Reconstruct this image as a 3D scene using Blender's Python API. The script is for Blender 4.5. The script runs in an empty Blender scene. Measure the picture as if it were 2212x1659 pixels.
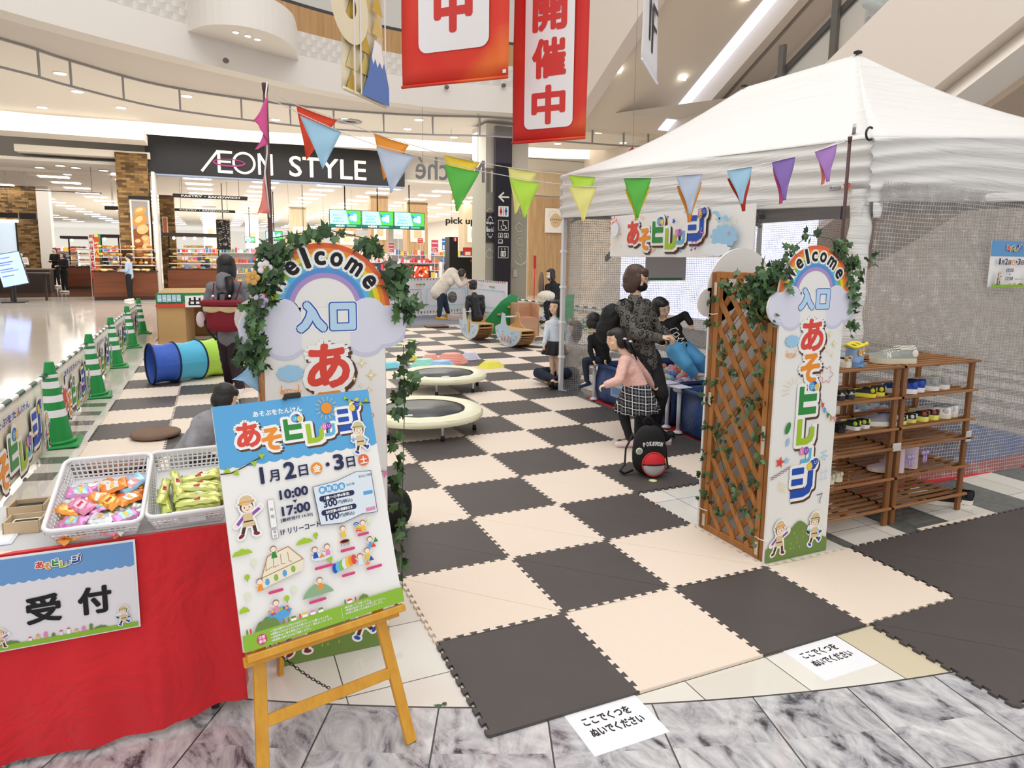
import bpy, math, random, bmesh
from mathutils import Vector as V, Matrix as M
rnd = random.Random(11)
PI = math.pi
sc = bpy.context.scene
COL = sc.collection
# ---------------------------------------------------------------- camera (solved from the foam-mat grid and the upright posts)
FPX, PCX, PCY = 1443.67, 1106.0, 753.5
CAM = V((-0.7759, -1.8985, 1.6045)); YAW, PIT, ROL = .4160, .1360, .0122
CF = V((math.sin(YAW)*math.cos(PIT), math.cos(YAW)*math.cos(PIT), -math.sin(PIT)))
_r = V((math.cos(YAW), -math.sin(YAW), 0)); _u = _r.cross(CF)
CR = _r*math.cos(ROL)+_u*math.sin(ROL); CU = _u*math.cos(ROL)-_r*math.sin(ROL)
cd = bpy.data.cameras.new('camera'); cam = bpy.data.objects.new('camera', cd); COL.objects.link(cam)
cd.sensor_width = 36; cd.lens = FPX/2212*36; cd.shift_y = -(829.5-PCY)/2212; cd.clip_start = .05; cd.clip_end = 300
cam.matrix_world = M(((CR.x, CU.x, -CF.x, CAM.x), (CR.y, CU.y, -CF.y, CAM.y), (CR.z, CU.z, -CF.z, CAM.z), (0, 0, 0, 1)))
sc.camera = cam
# ---------------------------------------------------------------- light: daylight of the atrium (world) + added overhead lamp + store lighting
sc.view_settings.view_transform = 'Standard'; sc.view_settings.look = 'None'
sc.view_settings.exposure = 0.12; sc.view_settings.gamma = 1; sc.view_settings.use_curve_mapping = False
w = bpy.data.worlds.new('world'); sc.world = w; w.use_nodes = True
w.node_tree.nodes['Background'].inputs[0].default_value = (1.0, .99, .98, 1)
w.node_tree.nodes['Background'].inputs[1].default_value = 1.0
def area(name, loc, sx, sy, power, col=(1, .97, .93), rot=(0, 0, 0)):
    l = bpy.data.lights.new(name, 'AREA'); l.shape = 'RECTANGLE'; l.size = sx; l.size_y = sy; l.energy = power; l.color = col
    o = bpy.data.objects.new(name, l); o.location = loc; o.rotation_euler = rot; COL.objects.link(o); return o
area('added_top_light', (1.5, 2.5, 13), 9, 12, 620)  # added area lamp above the view for soft top light and faint shadows
area('concourse_lighting', (1.0, 21.0, 5.55), 18, 4.5, 900)
area('store_lighting', (3.0, 45, 4.5), 26, 34, 3500)
sc.cycles.max_bounces = 7; sc.cycles.diffuse_bounces = 3; sc.cycles.glossy_bounces = 3; sc.cycles.transmission_bounces = 4
sc.cycles.transparent_max_bounces = 14; sc.cycles.caustics_reflective = False; sc.cycles.caustics_refractive = False
# ---------------------------------------------------------------- pixel -> place helpers (for surveying the photograph)
def ray(x, y): return CF + CR*((x-PCX)/FPX) - CU*((y-PCY)/FPX)
def G(x, y, z=0.0): d = ray(x, y); return CAM + d*((z-CAM.z)/d.z)
def PX(x, y, v): d = ray(x, y); return CAM + d*((v-CAM.x)/d.x)
def PY(x, y, v): d = ray(x, y); return CAM + d*((v-CAM.y)/d.y)
def D(x, y, t): return CAM + ray(x, y)*t
def depth(p): return (V(p)-CAM).dot(CF)
# ---------------------------------------------------------------- materials
def lin(c):
    if isinstance(c, str): c = [int(c[i:i+2], 16)/255 for i in (0, 2, 4)]
    return tuple(((v/12.92) if v <= .04045 else ((v+.055)/1.055)**2.4) for v in c[:3])+(1,)
_mc = {}
def mat(c, rough=.6, metal=0, spec=.4, emit=0, alpha=1, trans=0, bump=0, bs=40, coat=0, sheen=0):
    k = (str(c), rough, metal, spec, emit, alpha, trans, bump, bs, coat, sheen)
    if k in _mc: return _mc[k]
    m = bpy.data.materials.new('m_%d' % len(_mc)); m.use_nodes = True; nt = m.node_tree; b = nt.nodes['Principled BSDF']
    b.inputs['Base Color'].default_value = lin(c); b.inputs['Roughness'].default_value = rough; b.inputs['Metallic'].default_value = metal
    b.inputs['Specular IOR Level'].default_value = spec; b.inputs['Alpha'].default_value = alpha; b.inputs['Transmission Weight'].default_value = trans
    b.inputs['Coat Weight'].default_value = coat; b.inputs['Sheen Weight'].default_value = sheen
    if emit: b.inputs['Emission Color'].default_value = lin(c); b.inputs['Emission Strength'].default_value = emit
    if bump:
        n = nt.nodes.new('ShaderNodeTexNoise'); n.inputs['Scale'].default_value = bs; n.inputs['Detail'].default_value = 4
        t = nt.nodes.new('ShaderNodeTexCoord'); nt.links.new(t.outputs['Object'], n.inputs['Vector'])
        bp = nt.nodes.new('ShaderNodeBump'); bp.inputs['Strength'].default_value = bump; bp.inputs['Distance'].default_value = .01
        nt.links.new(n.outputs[0], bp.inputs['Height']); nt.links.new(bp.outputs[0], b.inputs['Normal'])
    _mc[k] = m; return m
class NT:
    """small helper to write node materials as expressions"""
    def __init__(s, name, rough=.5, spec=.4):
        s.m = bpy.data.materials.new(name); s.m.use_nodes = True; s.t = s.m.node_tree; s.b = s.t.nodes['Principled BSDF']
        s.b.inputs['Roughness'].default_value = rough; s.b.inputs['Specular IOR Level'].default_value = spec
        s.co = s.t.nodes.new('ShaderNodeTexCoord').outputs['Object']
        sp = s.t.nodes.new('ShaderNodeSeparateXYZ'); s.t.links.new(s.co, sp.inputs[0]); s.x, s.y, s.z = sp.outputs
    def put(s, sock, v):
        if hasattr(v, 'is_linked') or hasattr(v, 'links'): s.t.links.new(v, sock)
        else: sock.default_value = v
    def f(s, op, a, b=0.0, c=0.0):
        n = s.t.nodes.new('ShaderNodeMath'); n.operation = op
        s.put(n.inputs[0], a); s.put(n.inputs[1], b); s.put(n.inputs[2], c); return n.outputs[0]
    def noise(s, scale, detail=3, rough=.5, vec=None, dist=0):
        n = s.t.nodes.new('ShaderNodeTexNoise'); n.inputs['Scale'].default_value = scale; n.inputs['Detail'].default_value = detail
        n.inputs['Roughness'].default_value = rough; n.inputs['Distortion'].default_value = dist; s.t.links.new(vec or s.co, n.inputs['Vector']); return n.outputs[0]
    def white(s, a, b=0.0):
        c = s.t.nodes.new('ShaderNodeCombineXYZ'); s.put(c.inputs[0], a); s.put(c.inputs[1], b)
        n = s.t.nodes.new('ShaderNodeTexWhiteNoise'); n.noise_dimensions = '2D'; s.t.links.new(c.outputs[0], n.inputs['Vector']); return n.outputs['Value']
    def comb(s, x, y, z=0.0):
        c = s.t.nodes.new('ShaderNodeCombineXYZ'); s.put(c.inputs[0], x); s.put(c.inputs[1], y); s.put(c.inputs[2], z); return c.outputs[0]
    def mix(s, fac, a, b):
        n = s.t.nodes.new('ShaderNodeMix'); n.data_type = 'RGBA'; s.put(n.inputs[0], fac)
        for i, v in ((6, a), (7, b)): s.put(n.inputs[i], lin(v) if isinstance(v, str) else v)
        return n.outputs[2]
    def ramp(s, fac, stops):
        n = s.t.nodes.new('ShaderNodeValToRGB'); e = n.color_ramp.elements
        while len(e) < len(stops): e.new(.5)
        for k, (p, c) in enumerate(stops): e[k].position = p; e[k].color = lin(c)
        s.put(n.inputs[0], fac); return n.outputs[0]
    def bump(s, h, strength=.3, dist=.01):
        n = s.t.nodes.new('ShaderNodeBump'); n.inputs['Strength'].default_value = strength; n.inputs['Distance'].default_value = dist
        s.t.links.new(h, n.inputs['Height']); s.t.links.new(n.outputs[0], s.b.inputs['Normal'])
    def col(s, c): s.put(s.b.inputs['Base Color'], c); return s
def wood(name, c1, c2, axis='z', sc_=1.0, rough=.5):
    n = NT(name, rough)
    k = {'x': (1.5, 30, 30), 'y': (30, 1.5, 30), 'z': (30, 30, 1.5)}[axis]
    v = n.comb(n.f('MULTIPLY', n.x, k[0]*sc_), n.f('MULTIPLY', n.y, k[1]*sc_), n.f('MULTIPLY', n.z, k[2]*sc_))
    a = n.noise(1.2, 4, .6, v, .4); n.col(n.ramp(a, [(.3, c1), (.7, c2)])); n.bump(a, .15); return n.m
# ---------------------------------------------------------------- mesh building
class MB:
    def __init__(s, T=None): s.v = []; s.f = []; s.mi = []; s.sm = []; s.mats = []; s.T = T
    def add(s, vs, fs, m, smooth=False, T=None):
        o = len(s.v); TT = T if s.T is None else (s.T if T is None else s.T @ T)
        s.v += [tuple(TT @ V(p)) for p in vs] if TT is not None else [tuple(p) for p in vs]
        if m not in s.mats: s.mats.append(m)
        k = s.mats.index(m)
        for f in fs: s.f.append(tuple(o+i for i in f)); s.mi.append(k); s.sm.append(smooth)
        return s
    def box(s, c, d, m, R=None, bev=0):
        x, y, z = d[0]/2, d[1]/2, d[2]/2; T = M.Translation(V(c)) @ (R.to_4x4() if R is not None else M.Identity(4))
        if bev:
            b = min(bev, x*.99, y*.99, z*.99); vs = []; 
            P = [(x-b, y, z-b), (x, y-b, z-b), (x-b, y-b, z)]
            idx = {}
            for sx in (-1, 1):
                for sy in (-1, 1):
                    for sz in (-1, 1):
                        for k, p in enumerate(P): idx[(sx, sy, sz, k)] = len(vs); vs.append((p[0]*sx, p[1]*sy, p[2]*sz))
            fs = []
            for sx in (-1, 1):
                fs.append([idx[(sx, a, b_, 1)] for a, b_ in ((-1, -1), (1, -1), (1, 1), (-1, 1))][::sx])
                fs.append([idx[(a, sx, b_, 0)] for a, b_ in ((-1, -1), (1, -1), (1, 1), (-1, 1))][::-sx])
                fs.append([idx[(a, b_, sx, 2)] for a, b_ in ((-1, -1), (1, -1), (1, 1), (-1, 1))][::sx])
                for sy in (-1, 1):
                    fs.append([idx[(sx, sy, -1, 1)], idx[(sx, sy, 1, 1)], idx[(sx, sy, 1, 0)], idx[(sx, sy, -1, 0)]])
                    fs.append([idx[(sx, -1, sy, 1)], idx[(sx, 1, sy, 1)], idx[(sx, 1, sy, 2)], idx[(sx, -1, sy, 2)]])
                    fs.append([idx[(-1, sx, sy, 0)], idx[(1, sx, sy, 0)], idx[(1, sx, sy, 2)], idx[(-1, sx, sy, 2)]])
                    for sz in (-1, 1): fs.append([idx[(sx, sy, sz, 0)], idx[(sx, sy, sz, 1)], idx[(sx, sy, sz, 2)]])
            return s.add(vs, fs, m, False, T)
        vs = [(a*x, b*y, c_*z) for a in (-1, 1) for b in (-1, 1) for c_ in (-1, 1)]
        return s.add(vs, [(0, 1, 3, 2), (4, 6, 7, 5), (0, 4, 5, 1), (2, 3, 7, 6), (0, 2, 6, 4), (1, 5, 7, 3)], m, False, T)
    def beam(s, a, b, w, h, m, up=(0, 0, 1), bev=0):
        a, b = V(a), V(b); z = (b-a); L = z.length; z.normalize(); u = V(up)
        if abs(z.dot(u)) > .98: u = V((0, 1, 0))
        x = u.cross(z).normalized(); y = z.cross(x); R = M((x, y, z)).transposed()
        return s.box((a+b)/2, (w, h, L), m, R, bev)
    def tube(s, pts, r, m, n=8, cap=True, closed=False, smooth=True, sq=1.0):
        pts = [V(p) for p in pts]; K = len(pts); rs = r if isinstance(r, (list, tuple)) else [r]*K
        vs = []; fs = []; px = None
        for i, p in enumerate(pts):
            if closed: t = pts[(i+1) % K]-pts[i-1]
            else: t = pts[min(i+1, K-1)]-pts[max(i-1, 0)]
            t = t.normalized() if t.length > 1e-9 else V((0, 0, 1))
            if px is None: px = (V((0, 0, 1)) if abs(t.z) < .9 else V((1, 0, 0))).cross(t).normalized()
            else: px = (px-t*px.dot(t)); px = px.normalized() if px.length > 1e-6 else V((1, 0, 0))
            py = t.cross(px)
            for k in range(n): a = 2*PI*k/n; vs.append(p+px*(math.cos(a)*rs[i])+py*(math.sin(a)*rs[i]*sq))
        for i in range(K if closed else K-1):
            j = (i+1) % K
            for k in range(n): l = (k+1) % n; fs.append((i*n+k, i*n+l, j*n+l, j*n+k))
        if cap and not closed: fs += [tuple(range(n))[::-1], tuple((K-1)*n+k for k in range(n))]
        return s.add(vs, fs, m, smooth)
    def lathe(s, prof, m, n=24, T=None, smooth=True, cap=True):
        vs = [(r*math.cos(2*PI*k/n), r*math.sin(2*PI*k/n), z) for r, z in prof for k in range(n)]
        fs = [(i*n+k, i*n+(k+1) % n, (i+1)*n+(k+1) % n, (i+1)*n+k) for i in range(len(prof)-1) for k in range(n)]
        if cap: fs += [tuple(range(n))[::-1], tuple((len(prof)-1)*n+k for k in range(n))]
        return s.add(vs, fs, m, smooth, T)
    def ell(s, c, r, m, n=12, k=8, R=None):
        if not isinstance(r, (tuple, list)): r = (r, r, r)
        T = M.Translation(V(c)) @ (R.to_4x4() if R is not None else M.Identity(4))
        vs = [(0, 0, -r[2])]+[(r[0]*math.sin(PI*i/k)*math.cos(2*PI*j/n), r[1]*math.sin(PI*i/k)*math.sin(2*PI*j/n), -r[2]*math.cos(PI*i/k)) for i in range(1, k) for j in range(n)]+[(0, 0, r[2])]
        fs = [(0, 1+(j+1) % n, 1+j) for j in range(n)]
        for i in range(k-2):
            for j in range(n): fs.append((1+i*n+j, 1+i*n+(j+1) % n, 1+(i+1)*n+(j+1) % n, 1+(i+1)*n+j))
        o = 1+(k-2)*n; fs += [(o+j, o+(j+1) % n, o+n) for j in range(n)]
        return s.add(vs, fs, m, True, T)
    def prism(s, p2, z0, z1, m, T=None, m2=None):
        n = len(p2); vs = [(x, y, z0) for x, y in p2]+[(x, y, z1) for x, y in p2]
        s.add(vs, [tuple(range(n))[::-1], tuple(range(n, 2*n))], m, False, T)
        return s.add(vs, [(i, (i+1) % n, n+(i+1) % n, n+i) for i in range(n)], m2 or m, False, T)
    def grid(s, fn, nu, nv, m, smooth=True, thick=0):
        P = [[V(fn(i/nu, j/nv)) for j in range(nv+1)] for i in range(nu+1)]
        W = nv+1; vs = [p for r in P for p in r]
        fs = [(i*W+j, (i+1)*W+j, (i+1)*W+j+1, i*W+j+1) for i in range(nu) for j in range(nv)]
        if not thick: return s.add(vs, fs, m, smooth)
        nr = []
        for i in range(nu+1):
            for j in range(nv+1):
                a = P[min(i+1, nu)][j]-P[max(i-1, 0)][j]; b = P[i][min(j+1, nv)]-P[i][max(j-1, 0)]
                c = a.cross(b); nr.append(c.normalized() if c.length > 1e-9 else V((0, 0, 1)))
        N = len(vs); vs2 = [vs[k]-nr[k]*thick for k in range(N)]
        fs2 = fs+[tuple(N+i for i in f)[::-1] for f in fs]
        ed = [(i*W, (i+1)*W) for i in range(nu)]+[((i+1)*W+nv, i*W+nv) for i in range(nu)]+[(j+1, j) for j in range(nv)]+[(nu*W+j, nu*W+j+1) for j in range(nv)]
        fs2 += [(a, N+a, N+b, b) for a, b in ed]
        return s.add(vs+vs2, fs2, m, smooth)
    def mesh(s, name, inv=None):
        me = bpy.data.meshes.new(name); vs = s.v
        if inv is not None: vs = [tuple(inv @ V(p)) for p in vs]
        me.from_pydata(vs, [], s.f)
        for m in s.mats: me.materials.append(m)
        me.polygons.foreach_set('material_index', s.mi); me.polygons.foreach_set('use_smooth', s.sm); me.update(); return me
    def build(s, name, parent=None, world=False, label=None):
        """a part of PARENT; vertices are local to it, or in the room's coordinates with world=True"""
        inv = None
        if world and parent is not None: inv = wm(parent).inverted()
        o = bpy.data.objects.new(name, s.mesh(name, inv)); COL.objects.link(o)
        if parent is not None: o.parent = parent
        if label: o['label'] = label
        return o
    def solo(s, name, label, cat, group=None, kind=None, loc=None, rz=0):
        """a thing that is one mesh; vertices in room coordinates unless LOC is given"""
        if loc is None:
            xs, ys, zs = zip(*s.v); b = V(((min(xs)+max(xs))/2, (min(ys)+max(ys))/2, min(zs)))
            o = bpy.data.objects.new(name, s.mesh(name, M.Translation(-b))); o.location = b
        else: o = bpy.data.objects.new(name, s.mesh(name)); o.location = loc; o.rotation_euler.z = rz
        COL.objects.link(o); tag(o, label, cat, group, kind); return o
def wm(o):
    m = M.LocRotScale(o.location, o.rotation_euler, o.scale)
    return wm(o.parent) @ m if o.parent is not None else m
def tag(o, label=None, cat=None, group=None, kind=None):
    if label: o['label'] = label
    if cat: o['category'] = cat
    if group: o['group'] = group
    if kind: o['kind'] = kind
    return o
def thing(name, label, cat, loc=(0, 0, 0), rz=0, group=None):
    o = bpy.data.objects.new(name, None); COL.objects.link(o); o.location = loc; o.rotation_euler.z = rz; o.empty_display_size = .1
    return tag(o, label, cat, group)
def struct(name, mb):
    o = mb.build(name); o['kind'] = 'structure'; return o
def dup(o, loc=None, rz=None, label=None, scale=None, group=None):
    def cp(a, par):
        c = a.copy(); COL.objects.link(c)
        if par is not None: c.parent = par
        for ch in [x for x in a.children]: cp(ch, c)
        return c
    r = cp(o, None)
    if loc is not None: r.location = loc
    if rz is not None: r.rotation_euler.z = rz
    if label: r['label'] = label
    if group: r['group'] = group
    if scale is not None: r.scale = (scale,)*3 if isinstance(scale, (int, float)) else scale
    return r
# ---------------------------------------------------------------- flat printed artwork: shapes laid on a panel in layers
_tc = {}
def glyph(txt, bold=0.0):
    k = (txt, bold)
    if k in _tc: return _tc[k]
    cu = bpy.data.curves.new('t', 'FONT'); cu.body = txt; cu.size = 1; cu.resolution_u = 3; cu.fill_mode = 'FRONT'
    ob = bpy.data.objects.new('t', cu); COL.objects.link(ob); dg = bpy.context.evaluated_depsgraph_get()
    me = bpy.data.meshes.new_from_object(ob.evaluated_get(dg)); vs = [tuple(v.co[:2]) for v in me.vertices]; fs = [tuple(p.vertices) for p in me.polygons]
    bpy.data.objects.remove(ob); bpy.data.curves.remove(cu); bpy.data.meshes.remove(me)
    xs = [v[0] for v in vs] or [0]; ys = [v[1] for v in vs] or [0]
    _tc[k] = (vs, fs, min(xs), max(xs), min(ys), max(ys)); return _tc[k]
class Art:
    """draws on the plane O + x*U + y*W, every layer a hair further out along N"""
    def __init__(s, mb, O, U, W, step=.00004): s.mb = mb; s.O = V(O); s.U = V(U).normalized(); s.W = V(W).normalized(); s.N = s.U.cross(s.W); s.h = .0006; s.step = step
    def up(s): s.h += s.step; return s
    def P(s, x, y, e=0): return s.O+s.U*x+s.W*y+s.N*(s.h+e)
    def poly(s, pts, m):
        s.up(); s.mb.add([s.P(x, y) for x, y in pts], [tuple(range(len(pts)))], m); return s
    def rect(s, x0, y0, x1, y1, m): return s.poly([(x0, y0), (x1, y0), (x1, y1), (x0, y1)], m)
    def rr(s, x0, y0, x1, y1, r, m, n=4):
        p = []
        for cx, cy, a in ((x1-r, y1-r, 0), (x0+r, y1-r, 90), (x0+r, y0+r, 180), (x1-r, y0+r, 270)):
            for k in range(n+1): t = math.radians(a+90*k/n); p.append((cx+r*math.cos(t), cy+r*math.sin(t)))
        return s.poly(p, m)
    def ell(s, x, y, rx, ry, m, n=18, rot=0):
        c, q = math.cos(rot), math.sin(rot)
        return s.poly([(x+rx*math.cos(a)*c-ry*math.sin(a)*q, y+rx*math.cos(a)*q+ry*math.sin(a)*c) for a in (2*PI*k/n for k in range(n))], m)
    def band(s, x, y, r0, r1, a0, a1, m, n=28):
        s.up(); vs = []; 
        for k in range(n+1):
            a = math.radians(a0+(a1-a0)*k/n)
            for r in (r0, r1): vs.append(s.P(x+r*math.cos(a), y+r*math.sin(a)))
        s.mb.add(vs, [(2*k, 2*k+1, 2*k+3, 2*k+2) for k in range(n)], m); return s
    def line(s, pts, wd, m):
        s.up()
        for (a, b), (c, d) in zip(pts, pts[1:]):
            L = math.hypot(c-a, d-b) or 1; nx, ny = -(d-b)/L*wd/2, (c-a)/L*wd/2; ex, ey = (c-a)/L*wd/3, (d-b)/L*wd/3
            s.mb.add([s.P(a+nx-ex, b+ny-ey), s.P(a-nx-ex, b-ny-ey), s.P(c-nx+ex, d-ny+ey), s.P(c+nx+ex, d+ny+ey)], [(0, 1, 2, 3)], m)
        return s
    def star(s, x, y, r, m, n=5, k=.45, rot=0):
        return s.poly([(x+(r if i % 2 == 0 else r*k)*math.sin(PI*i/n+rot), y+(r if i % 2 == 0 else r*k)*math.cos(PI*i/n+rot)) for i in range(2*n)], m)
    def text(s, txt, x, y, size, m, bold=0.0, w=None, rot=0, align='c', valign='b', sx=1, slant=0):
        """height of the glyph box = size; w squeezes to a width; bold thickens by that many metres"""
        vs, fs, x0, x1, y0, y1 = glyph(txt)
        if not vs: return s
        ky = size/max(y1-y0, 1e-6); kx = ky*sx
        if w is not None: kx = w/max(x1-x0, 1e-6)
        cx = {'c': (x0+x1)/2, 'l': x0, 'r': x1}[align]; cy = {'b': y0, 'c': (y0+y1)/2}[valign]
        c, q = math.cos(rot), math.sin(rot); s.up()
        offs = [(0, 0)] if not bold else [(bold*math.cos(2*PI*k/10), bold*math.sin(2*PI*k/10)) for k in range(10)]+[(0, 0)]
        for k, (ox, oy) in enumerate(offs):
            P = []
            for a, b in vs:
                a2, b2 = (a-cx)*kx, (b-cy)*ky; a2 += b2*slant
                P.append(s.P(x+a2*c-b2*q+ox, y+a2*q+b2*c+oy, k*.000002))
            s.mb.add(P, fs, m)
        return s
W_ = lambda: mat('f4f4f2', .45)
ART = {k: mat(v, .5) for k, v in dict(white='f7f6f3', red='df4a3c', orange='f0932b', dgreen='2f8c3f', lime='a5c72c', cyan='63b9e0', blue='2250b4', navy='1e2552', brown='5a3b2c', sky='55a6dd', pink='e58bb5', purple='8d4fb0', yellow='ecc93a', black='141315', grass='8cbb33', olive='6f8a45', lilac='e0e1ef', lilac2='cfd0e6', skin='f9e3cf', tan='dcc498', dtan='b99a62', dbrown='4a2a20', wine='7c1f27', magenta='d3447c', grey='8d8d90', pale='dfeaf3', lblue='9fcdec', r1='e8663a', r2='f0912f', r3='f6d431', r4='8cba4b', r5='5cbbe4', r6='5a93d6', r7='b193cb', iri='bddcf2').items()}
LOGO = [('あ', 'red', 0, .02, .92, 1.0), ('そ', 'orange', 1.02, -.26, .78, .92), ('ヒ', 'dgreen', 2.0, .02, .80, .96), ('レ', 'lime', 2.98, -.26, .80, .90), ('ッ', 'cyan', 3.82, -.06, .52, .56), ('シ', 'blue', 4.55, .06, .98, 1.05)]
def face_dot(a, x, y, r, m, small=False):
    a.ell(x, y, r, r*1.15, m, 12)
    for d in (-.35, .35): a.ell(x+d*r, y+.2*r, r*.12, r*.2, ART['white'], 6)
    a.line([(x-.35*r, y-.25*r), (x, y-.5*r), (x+.35*r, y-.25*r)], r*.14, ART['white'])
def bar_sh(a, kind, x, y, w, h, m, g):
    """the blocky katakana letters of the title; g thickens (outline)"""
    def P(pts): a.poly([(x+px*w, y+py*h) for px, py in pts], m)
    def fat(x0, y0, x1, y1): a.rr(x+x0*w-g, y+y0*h-g, x+x1*w+g, y+y1*h+g, max(g, .03*w)+.0001, m, 3)
    if kind == 'ヒ': fat(0, 0, .26, 1); fat(.1, .46, 1, .72); fat(.05, 0, 1, .26)
    elif kind == 'レ':
        fat(0, 0, .28, 1); a.poly([(x+px*w+(g if px > .5 else -g)*1, y+py*h+(g if py > .4 else -g)) for px, py in ((.1, 0), (.62, 0), (.9, .12), (1, .34), (1, .66), (.72, .66), (.72, .36), (.6, .26), (.1, .26))], m)
    elif kind == 'ッ' or kind == 'シ':
        fat(.74, .3, 1, .86 if kind == 'シ' else 1); a.poly([(x+px*w+(g if px > .9 else 0), y+py*h+(g if py > .3 else -g)) for px, py in ((-.0, 0), (.6, 0), (.88, .1), (1, .34), (.74, .42), (.62, .28), (0, .26))], m)
        if kind == 'シ': fat(0, .78, .56, 1.0); fat(0, .42, .54, .64)
def logo(a, cx, cy, wd, vertical=False, shadow=True):
    """the colourful event title"""
    if not vertical:
        u = wd/5.55; pos = [(n, c, cx-wd/2+x*u, cy+(y-.45)*u, w_*u, h*u) for n, c, x, y, w_, h in LOGO]
    else:
        u = wd; pos = []; y = cy
        for n, c, x, _, w_, h in LOGO: k = 1.12 if n != 'ッ' else 1.0; y -= h*u*k; pos.append((n, c, cx-w_*u*k/2+(u*.12 if n == 'ッ' else 0), y, w_*u*k, h*u*k)); y -= u*.16
    for lay in ((('brown', .15, (.06, -.07)),) if shadow else ())+(('white', .125, (0, 0)), (None, 0, (0, 0))):
        for n, c, x, y, w_, h in pos:
            m = ART[lay[0] or c]; g = lay[1]*u; ox, oy = lay[2][0]*u, lay[2][1]*u
            if n in 'あそ': a.text(n, x+w_/2+ox, y+oy, h, m, bold=g+.05*u, w=w_)
            else: bar_sh(a, n, x+ox, y+oy, w_, h, m, g)
            if n == 'ヒ': a.ell(x+w_*.78+ox, y+h*.98+oy, .2*u+g, .2*u+g, m if lay[0] else ART['blue'], 12)
            if n == 'シ' : a.ell(x+w_*.95+ox, y+h*1.04+oy, .2*u+g, .2*u+g, m if lay[0] else ART['blue'], 12)
    for n, c, x, y, w_, h in pos:
        if n == 'ヒ': face_dot(a, x+w_*.66, y+h*.98, .15*u, ART['sky']); face_dot(a, x+w_*.94, y+h*.94, .12*u, ART['yellow'])
        if n == 'ッ': face_dot(a, x+w_*.05, y+h*.86, .14*u, ART['pink']); face_dot(a, x+w_*.45, y+h*.86, .14*u, ART['purple'])
        if n == 'シ': face_dot(a, x+w_*.8, y+h*1.0, .15*u, ART['yellow']); face_dot(a, x+w_*1.06, y+h*1.12, .14*u, ART['blue'])
def kid(a, x, y, h, girl=True, outline=True):
    """a small explorer child drawn in flat colours, H tall"""
    s = h; flip = 1 if girl else -1
    def q(px, py): return (x+px*s*flip, y+py*s)
    parts = []
    def E(px, py, rx, ry, c, rot=0): parts.append(('e', px, py, rx, ry, c, rot))
    def L(pts, w_, c): parts.append(('l', pts, w_, c))
    if girl:
        L([(-.08, .3), (-.15, .12)], .075, 'dbrown'); L([(.1, .3), (.13, .1)], .075, 'dbrown'); E(-.19, .05, .075, .04, 'wine', .5); E(.15, .05, .075, .04, 'wine', -.2)
        L([(-.1, .47), (-.24, .33)], .07, 'purple'); E(-.28, .3, .035, .035, 'skin'); L([(.1, .5), (.27, .6)], .07, 'purple'); E(.31, .64, .035, .045, 'skin')
    else:
        L([(.06, .3), (.12, .13)], .075, 'dbrown'); L([(-.05, .3), (-.14, .2)], .075, 'dbrown'); E(.15, .06, .075, .04, 'blue', .6); E(-.2, .17, .07, .04, 'blue', -1)
        L([(.1, .47), (.22, .42), (.2, .52)], .06, 'lblue'); E(.2, .55, .035, .035, 'skin'); L([(-.1, .48), (-.2, .38), (-.16, .3)], .06, 'lblue')
    parts.append(('r', -.13, .24, .13, .36, 'tan')); parts.append(('r', -.11, .34, .11, .54, 'tan')); parts.append(('r', -.11, .345, .11, .375, 'dbrown'))
    E(0, .7, .155, .145, 'dbrown'); E(.01, .675, .13, .12, 'skin'); E(0, .79, .2, .045, 'dtan', .12); E(0, .84, .15, .12, 'tan', .1); parts.append(('r', -.15, .795, .15, .82, 'orange' if girl else 'dgreen'))
    if outline:
        for p in parts:
            if p[0] == 'e': c = q(p[1], p[2]); a.ell(c[0], c[1], p[3]*s+.045*s, p[4]*s+.045*s, ART['white'], 12, p[6]*flip)
            elif p[0] == 'l': a.line([q(*t) for t in p[1]], p[2]*s+.09*s, ART['white'])
            else:
                (xa, ya), (xb, yb) = q(p[1], p[2]), q(p[3], p[4]); a.rect(min(xa, xb)-.045*s, ya-.04*s, max(xa, xb)+.045*s, yb+.04*s, ART['white'])
    for p in parts:
        if p[0] == 'e': c = q(p[1], p[2]); a.ell(c[0], c[1], p[3]*s, p[4]*s, ART[p[5]], 14, p[6]*flip)
        elif p[0] == 'l': a.line([q(*t) for t in p[1]], p[2]*s, ART[p[3]])
        else: (xa, ya), (xb, yb) = q(p[1], p[2]), q(p[3], p[4]); a.rect(min(xa, xb), ya, max(xa, xb), yb, ART[p[5]])
    for d in (-.05, .06): c = q(d, .68); a.ell(c[0], c[1], .014*s, .02*s, ART['black'], 6)
    a.line([q(-.02, .625), q(.01, .61), q(.04, .625)], .012*s, ART['red'])
def scallop(a, x0, x1, y, up, m, n=12, amp=.008):
    """filled strip from y to up whose lower edge is wavy"""
    pts = [(x0, up)]
    for k in range(n*6+1): t = k/(n*6); pts.append((x0+(x1-x0)*t, y-amp*abs(math.sin(PI*t*n))))
    pts.append((x1, up)); a.poly(pts[::-1], m)
def hill(a, x, y, w, h, m, bumps=3):
    pts = [(x, y)]
    for k in range(25):
        t = k/24; pts.append((x+w*t, y+h*(math.sin(PI*t)**.6)*(.8+.2*abs(math.sin(PI*t*bumps)))))
    pts.append((x+w, y)); a.poly(pts[::-1], m)
def cloud(a, x, y, w, h, m, n=9, seed=0):
    r = random.Random(seed); pts = []
    for k in range(n):
        a0 = 2*PI*k/n
        for j in range(5): t = a0+2*PI/n*j/5; b = 1+.16*math.sin(PI*j/5)*(1+.3*r.random()); pts.append((x+w/2*b*math.cos(t), y+h/2*b*math.sin(t)))
    a.poly(pts, m)
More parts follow.
